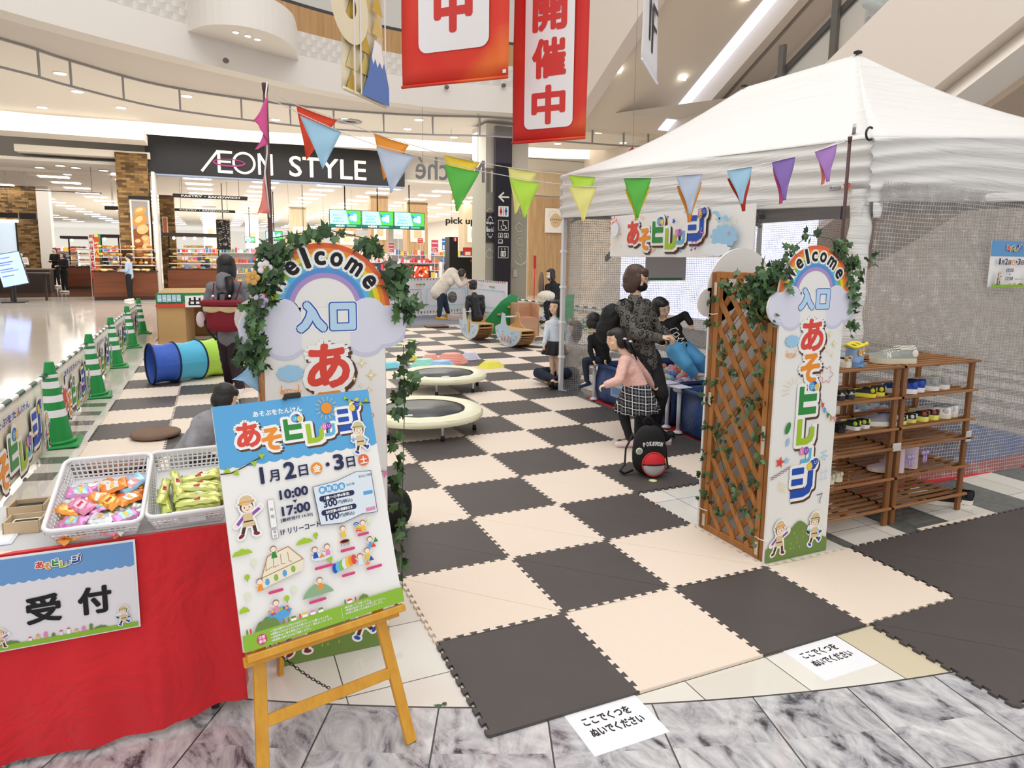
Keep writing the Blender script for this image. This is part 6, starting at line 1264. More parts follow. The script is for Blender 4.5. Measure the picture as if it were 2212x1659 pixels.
mb = MB(); mb.box((-.885, .4655, .737), (.085, .002, .03), mat('dcdce0', .3)); a = Art(mb, (-.925, .464, .722), (1, 0, 0), (0, 0, 1)); a.rect(.002, .002, .028, .028, mat('c8c8cc', .4)); a.text('かご', .01, .018, .008, ART['black']); a.text('プラスチック', .055, .016, .007, ART['grey'], w=.04)
mb.solo('price_label', 'small grey sticker label on the front of the right snack basket', 'label')
for (px, py, w_, lb, im_) in ((66, 1108, .105, 'small beige box with dark inside and yellow slip, left of the baskets, farther one', '2a2d2b'), (58, 1142, .10, 'small beige box with white rim and yellow slip, nearest the table edge', 'f1f1f1')):
    p = G(px, py, .70); t = thing('coin_box', lb, 'box', (p.x, p.y-.005, .701), -.08); bm_ = mat('c9b18e', .7)
    mb = MB()
    for dx, dy, sx, sy in ((0, -.04, w_, .005), (0, .04, w_, .005), (-w_/2, 0, .005, .085), (w_/2, 0, .005, .085)): mb.box((dx, dy, .02), (sx, sy, .04), bm_)
    mb.box((0, 0, .003), (w_, .08, .005), bm_); mb.build('tray', t); mb = MB(); mb.box((0, 0, .016), (w_*.88, .07, .02), mat('23272a' if im_[0] == '2' else 'f1f1f1', .4), bev=.004); mb.box((0, .0, .0265), (w_*.66, .04, .001), mat('22302a', .4)); mb.build('insert', t); mb = MB(); mb.box((0, -.018, .029), (w_*.7, .02, .002), mat('f4d92a', .5)); mb.box((0, -.018, .0303), (w_*.5, .002, .0004), mat('8a6a1a', .5)); mb.build('yellow_slip', t)
mb = MB(); mb.box((-1.44, .60, .703), (.09, .13, .003), mat('dfe6ee', .3)); mb.box((-1.44, .60, .705), (.07, .10, .001), mat('f6f6f8', .3)); mb.solo('paper_slip', 'laminated white slip on the table at the left edge', 'paper')
mb = MB(); mb.add([(-1.50, .50, .7035), (-1.37, .47, .7035), (-1.45, .44, .7035)], [(0, 1, 2)], mat('f0d8b8', .4)); mb.add([(-1.50, .50, .702), (-1.45, .44, .702), (-1.37, .47, .702)], [(0, 1, 2)], mat('f0d8b8', .4)); mb.solo('orange_paper', 'corner of a pale orange paper at the left front of the table', 'paper')
# ================================================================ BACKPACK ON THE FLOOR
bp = thing('child_backpack', 'black child backpack with white arched lettering and round red and grey pocket', 'backpack', (2.115, 2.10, .013), -.30); bk_ = mat('17171b', .75, bump=.3, bs=90)
def blob(m_, w_, d_, z0, z1, pw=2.6, sq=.85, sh=(0, 0)):
    mb = MB(); mb.grid(lambda u, v: (lambda a, e: (w_*math.copysign(abs(math.cos(a))**sq, math.cos(a))*e+sh[0], d_*math.copysign(abs(math.sin(a))**sq, math.sin(a))*e+sh[1], z0+(z1-z0)*v))(2*PI*u, max(.02, (1-abs(2*v-1)**pw))**(1/pw)*(1-.16*v)), 36, 22, m_); return mb
blob(bk_, .135, .085, 0, .375).build('body', bp)
mb = MB(); mb.tube([(-.035, .03, .36), (-.03, .04, .41), (0, .045, .425), (.03, .04, .41), (.035, .03, .36)], .007, bk_, 8); mb.build('top_handle', bp)
fr_ = thing  # front pocket
mb = MB(); Tp = M.Translation((.012, -.083, .100)) @ M.Rotation(PI/2-.10, 4, 'X')
def half(m_, a0, a1, r_, h0, h1): mb.add([Tp @ V((0, 0, h1))]+[Tp @ V((r_*math.cos(math.radians(a0+(a1-a0)*k/20)), r_*math.sin(math.radians(a0+(a1-a0)*k/20)), h0)) for k in range(21)]+[Tp @ V((r_*.75*math.cos(math.radians(a0+(a1-a0)*k/20)), r_*.75*math.sin(math.radians(a0+(a1-a0)*k/20)), h0+(h1-h0)*.75)) for k in range(21)], [(1+k, 2+k, 23+k, 22+k) for k in range(20)]+[(22+k, 23+k, 0) for k in range(20)], m_, True)
half(mat('cf2430', .6), 0, 180, .086, .0, .035); half(mat('c3c3c6', .6), 180, 360, .086, .0, .035)
mb.tube([Tp @ V((.087*math.cos(q), .087*math.sin(q), .004)) for q in (2*PI*k/36 for k in range(36))], .005, mat('e2432e', .5), 6, closed=True); mb.tube([Tp @ V((.086*x, 0, .035*(1-abs(x)**2.2)+.004)) for x in (-1, -.7, -.35, 0, .35, .7, 1)], .006, bk_, 6); mb.build('front_pocket', bp)
mb = MB(); a = Art(mb, (.0, -.102, .0), (1, 0, 0), (0, 0, 1)); a.h = .0
for k, ch in enumerate('POKéMON'.upper()): q = (k-3)/3.0; a.O = V((0, -.0965+.012*abs(q)**2-.0, 0)); a.text(ch, q*.062, .245-.010*q*q, .030, mat('e8e8ea', .5), .0018, w=.0145, rot=-q*.22)
mb.build('lettering', bp)
for s, pts in ((-1, [(-.11, .05, .30), (-.16, .06, .18), (-.17, .04, .06), (-.215, .0, .03), (-.19, -.02, .012), (-.12, 0, .03)]), (1, [(.11, .05, .30), (.15, .06, .18), (.16, .05, .08), (.165, .03, .03), (.12, .03, .02)])): mb = MB(); mb.tube(pts, .016, bk_, 8, sq=.35); mb.build('shoulder_strap', bp)
mb = MB(); mb.lathe([(.001, 0), (.026, 0), (.026, .004), (.001, .004)], mat('e3e0c8', .3), 20, M.Translation((-.10, -.078, .20)) @ M.Rotation(PI/2, 4, 'X')); mb.lathe([(.001, .0045), (.018, .0045)], mat('8fb0a0', .4), 16, M.Translation((-.10, -.078, .20)) @ M.Rotation(PI/2, 4, 'X'), cap=False); mb.build('round_badge', bp)
mb = MB(); mb.lathe([(.001, 0), (.03, 0), (.03, .004), (.001, .004)], mat('e6dc8a', .4), 20); mb.lathe([(.001, .0045), (.02, .0045)], mat('f0ecd0', .4), 16, cap=False); mb.solo('round_charm', 'small yellow disc charm lying on the mat before the backpack', 'charm', loc=(2.055, 1.955, .013))
# ================================================================ PEOPLE
def remesh(mb, vx, name, par, m, it=4, sub=None, disp=0.0, ds=.05, label=None):
    me = mb.mesh(name); o = bpy.data.objects.new(name, me); COL.objects.link(o)
    r = o.modifiers.new('r', 'REMESH'); r.mode = 'VOXEL'; r.voxel_size = vx
    s = o.modifiers.new('s', 'SMOOTH'); s.iterations = it; s.factor = .6
    if disp:
        t = bpy.data.textures.new('t', 'CLOUDS'); t.noise_scale = ds; d = o.modifiers.new('d', 'DISPLACE'); d.texture = t; d.strength = disp; d.mid_level = .5; d.texture_coords = 'GLOBAL'
    dg = bpy.context.evaluated_depsgraph_get(); nm = bpy.data.meshes.new_from_object(o.evaluated_get(dg)); nm.materials.clear()
    nm.materials.append(m); nm.polygons.foreach_set('use_smooth', [True]*len(nm.polygons)); bpy.data.objects.remove(o)
    nm.transform(wm(par).inverted()); o = bpy.data.objects.new(name, nm); COL.objects.link(o); o.parent = par
    if label: o['label'] = label
    return o
SK = mat('f4cdb0', .55, spec=.35)
def cap_(mb, a, b, ra, rb, n=12):
    a, b = V(a), V(b); mb.tube([a.lerp(b, t) for t in (0, .25, .5, .75, 1)], [ra+(rb-ra)*t for t in (0, .25, .5, .75, 1)], SK, n); mb.ell(a, ra, SK, n, 8); mb.ell(b, rb, SK, n, 8)
def frame(f, u):
    f = V(f).normalized(); r = f.cross(V(u)).normalized(); u = r.cross(f); return f, r, u
def headshape(mb, c, r, f, u):
    f, q, u = frame(f, u); R_ = M((q, f, u)).transposed(); P = lambda a, b, d: c+q*(a*r)+f*(b*r)+u*(d*r)
    mb.ell(P(0, -.05, .18), (.72*r, .86*r, .82*r), SK, 20, 14, R_); mb.ell(P(0, .12, -.38), (.58*r, .66*r, .60*r), SK, 18, 12, R_); mb.ell(P(0, .42, -.78), (.24*r, .24*r, .20*r), SK, 12, 8, R_)
    mb.ell(P(0, .84, -.16), (.10*r, .13*r, .11*r), SK, 10, 8, R_); mb.ell(P(0, .76, 0), (.07*r, .10*r, .22*r), SK, 10, 8, R_)
    for s in (-1, 1): mb.ell(P(s*.74, -.05, -.10), (.07*r, .15*r, .22*r), SK, 10, 8, R_); mb.ell(P(s*.36, .52, -.30), (.22*r, .20*r, .20*r), SK, 10, 8, R_)
    return P, R_
def hand_(mb, w, d, n, s, curl=.5, side=1, k=1.0):
    """five fingers; d along the hand, n out of the palm, thumb towards side"""
    d = V(d).normalized(); n = (V(n)-d*V(n).dot(d)).normalized(); e = d.cross(n)*side
    R_ = M((e, d, n)).transposed(); mb.ell(w+d*.045*s, (.040*s, .052*s, .017*s), SK, 14, 10, R_); cap_(mb, w-d*.01*s, w+d*.03*s, .026*s, .026*s)
    for i, (off, L) in enumerate(((.030, .070), (.010, .078), (-.010, .073), (-.029, .058))):
        p = w+d*.082*s+e*off*s; c1, c2 = curl*.8, curl*1.7
        a = p+(d*math.cos(c1)+n*math.sin(c1))*L*.5*s; b = a+(d*math.cos(c2)+n*math.sin(c2))*L*.5*s; cap_(mb, p, a, .0088*s*k, .0082*s*k, 8); cap_(mb, a, b, .0082*s*k, .007*s*k, 8)
    p = w+d*.028*s+e*.034*s; a = p+(e*.75+d*.6+n*.25).normalized()*.034*s; b = a+(d*.85+e*.2+n*.4).normalized()*.03*s; cap_(mb, p, a, .0115*s, .0095*s, 8); cap_(mb, a, b, .0095*s, .008*s, 8)
def person(label, base, J, s=1.0, hr=.11, f=(0, -1, 0), up=(0, 0, 1), vx=.008, top=('333333', .7), pants=('222222', .7), hair=('17120f', 'short'), shoes=None, barefoot=False, skirt=None, sleeves=1.0, mask=None, glasses=False, smile=False, hands=True, fuzzy=0, top_r=1.0, torso=None, hoodie=False, curl=.7, hem=0.0, topmat=None, face=True, cat='person', pw=1.0, socks=None, collar=None):
    """s scales the limb thickness (1 = adult); J: joints in room coordinates"""
    t = thing('person', label, cat, base); g = lambda k: J.get(k)
    hd = g('head'); f_, q_, u_ = frame(f, up); nk, ch, pv = g('neck'), g('chest'), g('pelvis')
    mb = MB(); P, R_ = headshape(mb, hd, hr, f, up); cap_(mb, nk, hd-u_*hr*.5-f_*hr*.15, .048*s, .044*s); cap_(mb, pv, ch, .085*s, .09*s); cap_(mb, ch, nk, .07*s, .05*s)
    for S, sd in (('L', 1), ('R', -1)):
        if g('sh'+S) is not None:
            a, b, c = g('sh'+S), g('el'+S), g('ha'+S); cap_(mb, ch, a, .06*s, .045*s); cap_(mb, a, b, .042*s, .034*s); cap_(mb, b, c, .034*s, .024*s)
            dd = J.get('hd'+S, c-b); nn = J.get('hn'+S, V((0, 0, -1)) if abs(V(dd).normalized().z) < .8 else -f_*.5+V((.3, 0, 0)))
            if hands: hand_(mb, c, dd, nn, s*J.get('hs', 1.0), curl, sd if S == 'R' else -sd)
            else: mb.ell(c+V(dd).normalized()*.04*s, .036*s, SK)
        if g('kn'+S) is not None:
            h_, k_, a_ = g('hip'+S) or pv, g('kn'+S), g('an'+S); cap_(mb, h_, k_, .075*s, .052*s); cap_(mb, k_, a_, .05*s, .034*s); td = J.get('toe'+S, J.get('toe', f_)); td = V(td).normalized()
            tt = a_+td*.14*s+V((0, 0, -.045*s))*(1 if abs(td.z) < .6 else 0); cap_(mb, a_+V((0, 0, -.02*s)), tt, .034*s, .026*s)
            if barefoot:
                sd_ = td.cross(V((0, 0, 1))).normalized()
                for k in range(5): cap_(mb, tt+sd_*(.024-.012*k)*s, tt+sd_*(.026-.013*k)*s+td*(.038-.004*k)*s, .0095*s, .008*s, 8)
    remesh(mb, vx, 'body', t, SK, 3)
    # face
    if face:
        for sx, nm in ((-1, 'eye'), (1, 'eye')):
            mb = MB(); mb.ell(P(sx*.29, .76, .02), (.105*hr, .05*hr, .055*hr), mat('f4efe9', .3), 10, 6, R_); mb.ell(P(sx*.29, .80, .02), (.055*hr, .03*hr, .055*hr), mat('17100d', .2), 8, 6, R_); mb.build(nm, t, True)
            mb = MB(); mb.ell(P(sx*.30, .76, .21), (.15*hr, .05*hr, .022*hr), mat(hair[0], .8), 8, 5, R_); mb.build('eyebrow', t, True)
        if mask: mb = MB(); mb.ell(P(0, .36, -.44), (.58*hr, .60*hr, .46*hr), mat(mask, .6), 18, 12, R_); [mb.tube([P(sx*.5, .5, -.3), P(sx*.74, .1, -.18), P(sx*.76, -.02, -.05)], .002, mat(mask, .6), 5) for sx in (-1, 1)]; mb.build('face_mask', t, True)
        else: mb = MB(); mb.ell(P(0, .76, -.50), ((.22 if smile else .15)*hr, .07*hr, (.06 if smile else .04)*hr), mat('b5493f', .45), 10, 6, R_); (mb.ell(P(0, .80, -.48), (.15*hr, .05*hr, .025*hr), mat('f4efe9', .3), 8, 5, R_) if smile else None); mb.build('mouth', t, True)
        if glasses:
            mb = MB()
            for sx in (-1, 1): mb.tube([P(sx*.31+.24*math.cos(a), .86, .0+.18*math.sin(a)) for a in (2*PI*k/16 for k in range(16))], .0016, mat('c9a8a0', .25, .8), 5, closed=True); mb.tube([P(sx*.55, .84, .03), P(sx*.74, .0, .0)], .0016, mat('c9a8a0', .25, .8), 5)
            mb.tube([P(-.07, .87, .02), P(.07, .87, .02)], .0016, mat('c9a8a0', .25, .8), 5); mb.build('glasses', t, True)
    # hair
    hm = NT('hair', .42, .5); hm.col(hm.mix(hm.noise(1.0, 3, .6, hm.comb(hm.f('MULTIPLY', hm.x, 160), hm.f('MULTIPLY', hm.y, 160), hm.f('MULTIPLY', hm.z, 14))), hair[0], tuple(min(1, c*1.9+.012) for c in lin(hair[0])[:3])+(1,))); hm.bump(hm.noise(1.0, 3, .6, hm.comb(hm.f('MULTIPLY', hm.x, 220), hm.f('MULTIPLY', hm.y, 220), hm.f('MULTIPLY', hm.z, 20))), .4, .006); hm = hm.m
    mb = MB(); E_ = lambda a, b, c, rx, ry, rz: mb.ell(P(a, b, c), (rx*hr, ry*hr, rz*hr), SK, 18, 12, R_)
    E_(0, -.20, .30, .84, .86, .80); E_(0, .34, .62, .56, .42, .32)
    if hair[1] == 'short': E_(0, -.42, -.05, .66, .52, .55); [E_(sx*.66, -.02, .22, .16, .40, .34) for sx in (-1, 1)]
    if hair[1] in ('bob', 'long', 'tied', 'bowl'):
        k = {'bob': .75, 'long': 1.25, 'tied': .3, 'bowl': .35}[hair[1]]
        E_(0, -.40, -.15-k*.25, .74, .56, .62+k*.35)
        for sx in (-1, 1): E_(sx*.66, -.02+(.0 if hair[1] != 'tied' else -.25), -.1-k*.3, .24, .50, .58+k*.28)
        if hair[1] == 'bob': E_(0, -.26, -.05, .86, .84, .92); E_(0, -.30, -.62, .78, .68, .46); [E_(sx*.68, .22, -.15, .20, .36, .62) for sx in (-1, 1)]; E_(0, .52, .42, .50, .28, .28)
    if hair[1] == 'bowl': E_(0, .46, .52, .56, .30, .26)
    if hair[1] == 'short' and len(hair) > 2: E_(0, .52, .52, .60, .30, .24)
    if hair[1] == 'tied': E_(0, -.95, -.6, .28, .26, .75); E_(0, .5, .52, .5, .3, .3)
    remesh(mb, max(vx*.8, .006), 'hair', t, hm, 2, disp=.004*hr/.11, ds=.02)
    # clothes
    tm_ = topmat or mat(top[0], top[1], bump=.3, bs=60); k = top_r
    mb = MB(); lo = pv+(pv-ch)*hem
    cap_(mb, lo, pv.lerp(ch, .5), .128*s*k, .118*s*k, 16); cap_(mb, pv.lerp(ch, .5), ch, .118*s*k, .112*s*k, 16); cap_(mb, ch, nk-(nk-ch)*.25, .095*s*k, .062*s*k, 14)
    if g('shL') is not None and g('shR') is not None: cap_(mb, g('shL'), g('shR'), .066*s*k, .066*s*k, 14); cap_(mb, g('shL').lerp(pv, .35), g('shR').lerp(pv, .35), .075*s*k, .075*s*k, 14)
    for S in 'LR':
        if g('sh'+S) is not None:
            a, b, c = g('sh'+S), g('el'+S), g('ha'+S); cap_(mb, ch.lerp(a, .5), a, .08*s*k, .064*s*k)
            if sleeves >= .5: cap_(mb, a, b, .061*s*k, .052*s*k); e_ = b.lerp(c, (sleeves-.5)*2*.97); cap_(mb, b, e_, .052*s*k, .041*s*k)
            else: cap_(mb, a, a.lerp(b, sleeves*2), .06*s*k, .058*s*k)
    if hoodie: cap_(mb, nk-f_*.06*s-V((0, 0, .0)), nk-f_*.09*s-V((0, 0, .08*s)), .09*s, .08*s)
    remesh(mb, max(vx, .009), 'jacket' if fuzzy or k > 1.1 else 'shirt', t, tm_, 4, disp=fuzzy or .018*s, ds=.014 if fuzzy else .07)
    if collar: mb = MB(); mb.tube([nk+M.Rotation(a, 3, 'Z') @ V((.058*s, 0, 0)) for a in (2*PI*j/14 for j in range(14))], .014*s, mat(collar, .7), 8, closed=True); mb.build('collar', t, True)
    if pants:
        mb = MB()
        for S in 'LR':
            if g('kn'+S) is None: continue
            h_, k_, a_ = g('hip'+S) or pv, g('kn'+S), g('an'+S); cap_(mb, pv, h_, .112*s*pw**.5, .10*s*pw**.5); cap_(mb, h_, k_, .098*s*pw, .072*s*pw); cap_(mb, k_, k_.lerp(a_, .93), .070*s*pw, .052*s*pw)
        if mb.v: remesh(mb, max(vx, .009), 'trousers' if not skirt else 'tights', t, mat(pants[0], pants[1], bump=.25, bs=50), 4, disp=.016*s, ds=.08)
    if skirt:
        c_, L, r0, r1, sm_ = skirt; ax = J.get('skax', V((0, 0, -1))).normalized(); e1, e2, _ = frame(ax, f_) if abs(ax.dot(f_)) < .95 else frame(ax, u_); e1 = f_-ax*f_.dot(ax); e1.normalize(); e2 = ax.cross(e1)
        mb = MB(); mb.grid(lambda u, v: pv-ax*.06*s+ax*L*v+(e1*math.cos(2*PI*u)+e2*math.sin(2*PI*u))*(r0+(r1-r0)*v**.8+.022*s*v*math.sin(2*PI*u*11)), 88, 8, sm_ or mat(c_, .7), True, .004); mb.build('skirt', t, True)
    if shoes:
        for S in 'LR':
            if g('an'+S) is None: continue
            a_ = g('an'+S); td = V(J.get('toe'+S, J.get('toe', f_))).normalized(); dn = V(J.get('sole', (0, 0, -1))); b0, b1 = a_+dn*.045*s-td*.035*s, a_+dn*.055*s+td*.16*s
            mb = MB(); cap_(mb, b0, b1, .046*s, .036*s); cap_(mb, a_+dn*.0*s, b0, .044*s, .05*s); remesh(mb, max(vx, .008), 'shoe', t, mat(shoes[0], .6), 4)
            if len(shoes) > 1: mb = MB(); mb.box((b0+b1)/2+dn*.030*s, ((b1-b0).length+.07*s, .075*s, .022*s), mat(shoes[1], .6), M((td, V(dn).cross(td).normalized(), -V(dn))).transposed(), .006); mb.build('sole', t, True)
    return t
Q = D
# ---- 1 girl in pink running to the left
plaid = NT('plaid', .8, .2)
def pl(v, p, w_, o=0.0): return plaid.f('LESS_THAN', plaid.f('FRACT', plaid.f('ADD', plaid.f('DIVIDE', v, p), o)), w_)
pa = plaid.f('ADD', plaid.f('MULTIPLY', plaid.x, .9), plaid.f('MULTIPLY', plaid.y, -.45)); pbz = plaid.f('ADD', plaid.z, plaid.f('MULTIPLY', pa, .12)); pc_ = plaid.mix(plaid.f('MULTIPLY', plaid.f('ADD', pl(pa, .055, .32), pl(pbz, .055, .32)), .22), '1a1a1e', '8d8d92'); plaid.col(plaid.mix(plaid.f('MAXIMUM', pl(pa, .055, .10, .4), pl(pbz, .055, .10, .4)), pc_, 'd9d9dc'))
t_ = 5.66; face_l = (-CR*.95-CF*.32+V((0, 0, -.12)))
J = dict(head=Q(1330, 733, t_), neck=Q(1352, 766, t_), chest=Q(1357, 792, t_), pelvis=Q(1375, 838, t_), shL=Q(1349, 781, t_-.08), elL=Q(1337, 822, t_-.16), haL=Q(1310, 831, t_-.16), shR=Q(1366, 778, t_+.09), elR=Q(1395, 812, t_+.16), haR=Q(1407, 832, t_+.20),
         hipL=Q(1366, 848, t_-.03), knL=Q(1347, 896, t_), anL=Q(1361, 950, t_+.02), hipR=Q(1384, 850, t_+.06), knR=Q(1398, 908, t_+.05), anR=Q(1444, 950, t_+.14), toeL=-CR, toeR=V((.2, .1, -1)), toe=-CR, skax=V((.05, .0, -1)), hs=.95)
g1_ = person('young girl running to the left in a fluffy pink sweater and black plaid skirt', tuple(G(1375, 965)), J, .66, .092, face_l, (.1, 0, 1), .0055, ('efc0b4', .85), ('17171b', .7), ('120e0d', 'tied', 1), ('f1dfe0',), skirt=('1c1c20', .235, .095, .19, plaid.m), fuzzy=.012, top_r=1.2, hem=.12, curl=1.1)
for dx, dy in ((0, 0), (12, -6)):
    mb = MB(); p = [Q(1362-dx, 738+dy, t_-.06), Q(1372-dx, 756+dy, t_-.07), Q(1383-dx, 772+dy, t_-.05), Q(1388-dx, 784+dy, t_-.03)]; mb.tube(p, [.018, .015, .012, .004], mat('120e0d', .5), 8); mb.build('braid', g1_, True); mb = MB(); mb.ell(p[0], (.02, .02, .01), mat('eee6ea', .4), 10, 6); mb.build('hair_clip', g1_, True)
# ---- 2 woman in leopard coat
leo = NT('leopard', .95, .1); vo = leo.t.nodes.new('ShaderNodeTexVoronoi'); vo.feature = 'F1'; vo.inputs['Scale'].default_value = 21; vo.inputs['Randomness'].default_value = .9; leo.t.links.new(leo.co, vo.inputs['Vector']); dd = leo.f('ADD', vo.outputs['Distance'], leo.f('MULTIPLY', leo.noise(30, 3), .3)); leo.col(leo.ramp(dd, [(.40, '74716c'), (.46, '262525'), (.56, '2b2a29'), (.62, '7c7974'), (1, '6e6b66')])); leo.bump(leo.noise(160, 3), .8, .008)
t_ = 5.98; face_r = (CR*.78-CF*.42+V((0, 0, -.28)))
J = dict(head=Q(1376, 602, t_), neck=Q(1373, 640, t_), chest=Q(1368, 676, t_), pelvis=Q(1382, 752, t_), shL=Q(1393, 662, t_+.16), elL=Q(1415, 705, t_+.18), haL=Q(1440, 722, t_+.14), shR=Q(1347, 664, t_-.13), elR=Q(1372, 722, t_-.22), haR=Q(1424, 731, t_-.13), hdR=CR+V((0, 0, .2)),
         hipL=Q(1400, 775, t_+.08), knL=Q(1424, 850, t_-.02), anL=Q(1412, 925, t_+.10), hipR=Q(1380, 778, t_-.04), knR=Q(1390, 862, t_-.08), anR=Q(1384, 940, t_-.02), toe=CR*.8-CF*.3)
w2 = person('woman with brown bob, glasses and black face mask in a furry grey leopard coat', tuple(G(1395, 952)), J, 1.0, .118, face_r, (0, 0, 1), .007, ('4a4846', .9), ('1f1f22', .7), ('3a261d', 'bob'), ('26262a', '3a3a3c'), mask='121214', glasses=True, fuzzy=.026, top_r=1.10, topmat=leo.m, hem=.36, curl=1.2, pw=1.2)
mb = MB(); blk = mat('18181a', .7, bump=.3, bs=60); c = Q(1322, 700, t_+.10); R3 = M.Rotation(-.5, 3, 'Z'); mb.ell(c, (.12, .11, .19), SK, 16, 12, R3); mb.ell(c-CR*.05-V((0, 0, .06)), (.1, .1, .12), SK, 14, 10, R3); remesh(mb, .012, 'black_backpack', w2, blk, 5, disp=.02)
mb = MB(); mb.tube([Q(1338, 650, t_-.13), Q(1350, 645, t_-.22), Q(1368, 655, t_-.2), Q(1362, 690, t_-.2), Q(1340, 716, t_-.12)], .016, blk, 8, sq=.4); mb.build('shoulder_strap', w2, True)
# ---- 3 boy leaping in the ball pool
t_ = 6.35; J = dict(head=Q(1428, 666, t_), neck=Q(1437, 693, t_), chest=Q(1446, 706, t_), pelvis=Q(1466, 746, t_), shR=Q(1424, 706, t_+.04), elR=Q(1424, 735, t_+.12), haR=Q(1432, 740, t_+.16), shL=Q(1460, 692, t_-.03), elL=Q(1480, 680, t_-.10), haL=Q(1492, 698, t_-.16), hdL=CR*.2-V((0, 0, 1)),
         hipL=Q(1476, 752, t_+.05), knL=Q(1508, 775, t_-.04), anL=Q(1520, 800, t_+.06), hipR=Q(1460, 758, t_-.05), knR=Q(1480, 785, t_-.14), anR=Q(1498, 806, t_-.05), toe=CR+V((0, 0, .15)), hs=1.0)
b3 = person('smiling boy in black printed top and light blue trousers leaping over the ball pool', tuple(G(1490, 850)), J, .66, .098, (CR*.50-CF*.74-V((0, 0, .3))), (-.25, .05, 1), .0055, ('141416', .7), ('5fb0e6', .5), ('0e0b0a', 'bowl'), None, barefoot=True, smile=True, curl=1.3, pw=1.45, top_r=1.08)
pr = ART['white']; mb = MB(); Oc = J['chest'].lerp(J['pelvis'], .5)-CF*.098; X_ = (CR-CF*.05).normalized(); Y_ = (J['neck']-J['pelvis']).normalized(); X_ = (X_-Y_*X_.dot(Y_)).normalized(); a = Art(mb, Oc, X_, Y_); a.h = .004
for pts in ([(-.06, .05), (-.02, .08), (.03, .07), (.04, .04)], [(-.05, .02), (-.06, -.04), (-.02, -.08), (.03, -.08)], [(-.03, .03), (.02, .03), (.03, 0), (-.01, -.01), (-.03, .03)], [(0, -.03), (.05, -.05), (.02, -.06)], [(-.04, -.01), (-.02, -.05), (.01, -.02)]): a.line(pts, .007, pr)
mb.build('shirt_print', b3, True)
# ---- 4 boy sitting on the rim
t_ = 7.55; J = dict(head=Q(1281, 694, t_), neck=Q(1288, 717, t_), chest=Q(1291, 733, t_), pelvis=Q(1303, 772, t_), shL=Q(1276, 730, t_), elL=Q(1275, 757, t_-.05), haL=Q(1282, 779, t_-.1), shR=Q(1306, 728, t_+.02), elR=Q(1312, 752, t_), haR=Q(1308, 776, t_-.05),
         hipL=Q(1298, 778, t_), knL=Q(1264, 780, t_-.1), anL=Q(1268, 824, t_-.05), hipR=Q(1310, 778, t_+.1), knR=Q(1300, 782, t_+.32), anR=Q(1304, 815, t_+.4), toe=-CR-CF*.4-V((0, 0, .3)))
person('small boy in black top and navy trousers sitting on the ball pool corner', (3.05, 4.6, .43), J, .60, .094, (-CR*.62+CF*.75), (0, 0, 1), .0065, ('131316', .8), ('2a3242', .8), ('120e0d', 'bowl'), ('1d3560',), curl=.9)
# ---- 5 girl behind the tent leg
t_ = 8.55; J = dict(head=Q(1199, 664, t_), neck=Q(1198, 685, t_), chest=Q(1197, 700, t_), pelvis=Q(1199, 742, t_), shL=Q(1184, 700, t_), elL=Q(1180, 724, t_-.06), haL=Q(1176, 742, t_-.1), shR=Q(1216, 700, t_), elR=Q(1228, 720, t_), haR=Q(1226, 745, t_-.05), hipL=Q(1194, 752, t_), knL=Q(1192, 790, t_), anL=Q(1194, 824, t_), hipR=Q(1205, 752, t_), knR=Q(1206, 790, t_), anR=Q(1207, 826, t_), toe=-CR*.4-CF)
person('girl in pale blue frilly top and black ruffled skirt standing behind the tent leg', tuple(G(1199, 832)), J, .62, .094, (-CR*.5-CF*.8), (0, 0, 1), .008, ('dfe9f2', .8), None, ('120e0d', 'long'), ('17171a',), skirt=('1f1f23', .17, .09, .17, None), fuzzy=.012, top_r=1.15)
# ---- 6 adult sitting on the floor behind
t_ = 8.75; J = dict(head=Q(1240, 712, t_), neck=Q(1240, 738, t_), chest=Q(1238, 758, t_), pelvis=Q(1232, 806, t_), shL=Q(1214, 758, t_), elL=Q(1202, 788, t_-.1), haL=Q(1188, 808, t_-.2), shR=Q(1262, 758, t_), elR=Q(1270, 785, t_), haR=Q(1255, 802, t_-.1), hipL=Q(1215, 806, t_), knL=Q(1163, 806, t_-.25), anL=Q(1196, 820, t_-.5), hipR=Q(1240, 808, t_), knR=Q(1222, 806, t_-.55), anR=Q(1205, 822, t_-.45), toe=-CR*.3-CF)
person('adult in cream knit sweater and dark jeans sitting on the mats behind the tent netting', tuple(G(1225, 826)), J, 1.0, .112, (-CR-CF*.3), (0, 0, 1), .010, ('e8e0d2', .9), ('1d2436', .8), ('2a1d17', 'long'), ('1d1d20',), fuzzy=.012)
# ---- 7 woman bending at the drawing wall
t_ = 17.1; J = dict(head=Q(998, 592, t_), neck=Q(986, 590, t_), chest=Q(976, 592, t_), pelvis=Q(952, 624, t_), shL=Q(984, 600, t_-.15), elL=Q(994, 615, t_-.2), haL=Q(1004, 612, t_+.1), shR=Q(984, 594, t_+.15), elR=Q(996, 612, t_+.2), haR=Q(1008, 608, t_+.3), hipL=Q(952, 636, t_-.06), knL=Q(951, 660, t_-.05), anL=Q(948, 684, t_), hipR=Q(956, 636, t_+.08), knR=Q(962, 656, t_+.1), anR=Q(968, 676, t_+.2), toe=CR+V((0, 0, 0)))
w7 = person('woman bending forward in a quilted cream jacket and jeans by the drawing wall', tuple(G(955, 690)), J, 1.12, .118, CR*.9+CF*.2-V((0, 0, .5)), (.35, .2, .8), .014, ('e2d8c9', .7), ('2b3647', .8), ('17110f', 'bowl'), ('d69a2c',), top_r=1.35, hem=.25)
mb = MB(); mb.ell(Q(977, 642, t_-.2), (.13, .09, .15), SK); remesh(mb, .02, 'patterned_bag', w7, leo.m, 3)
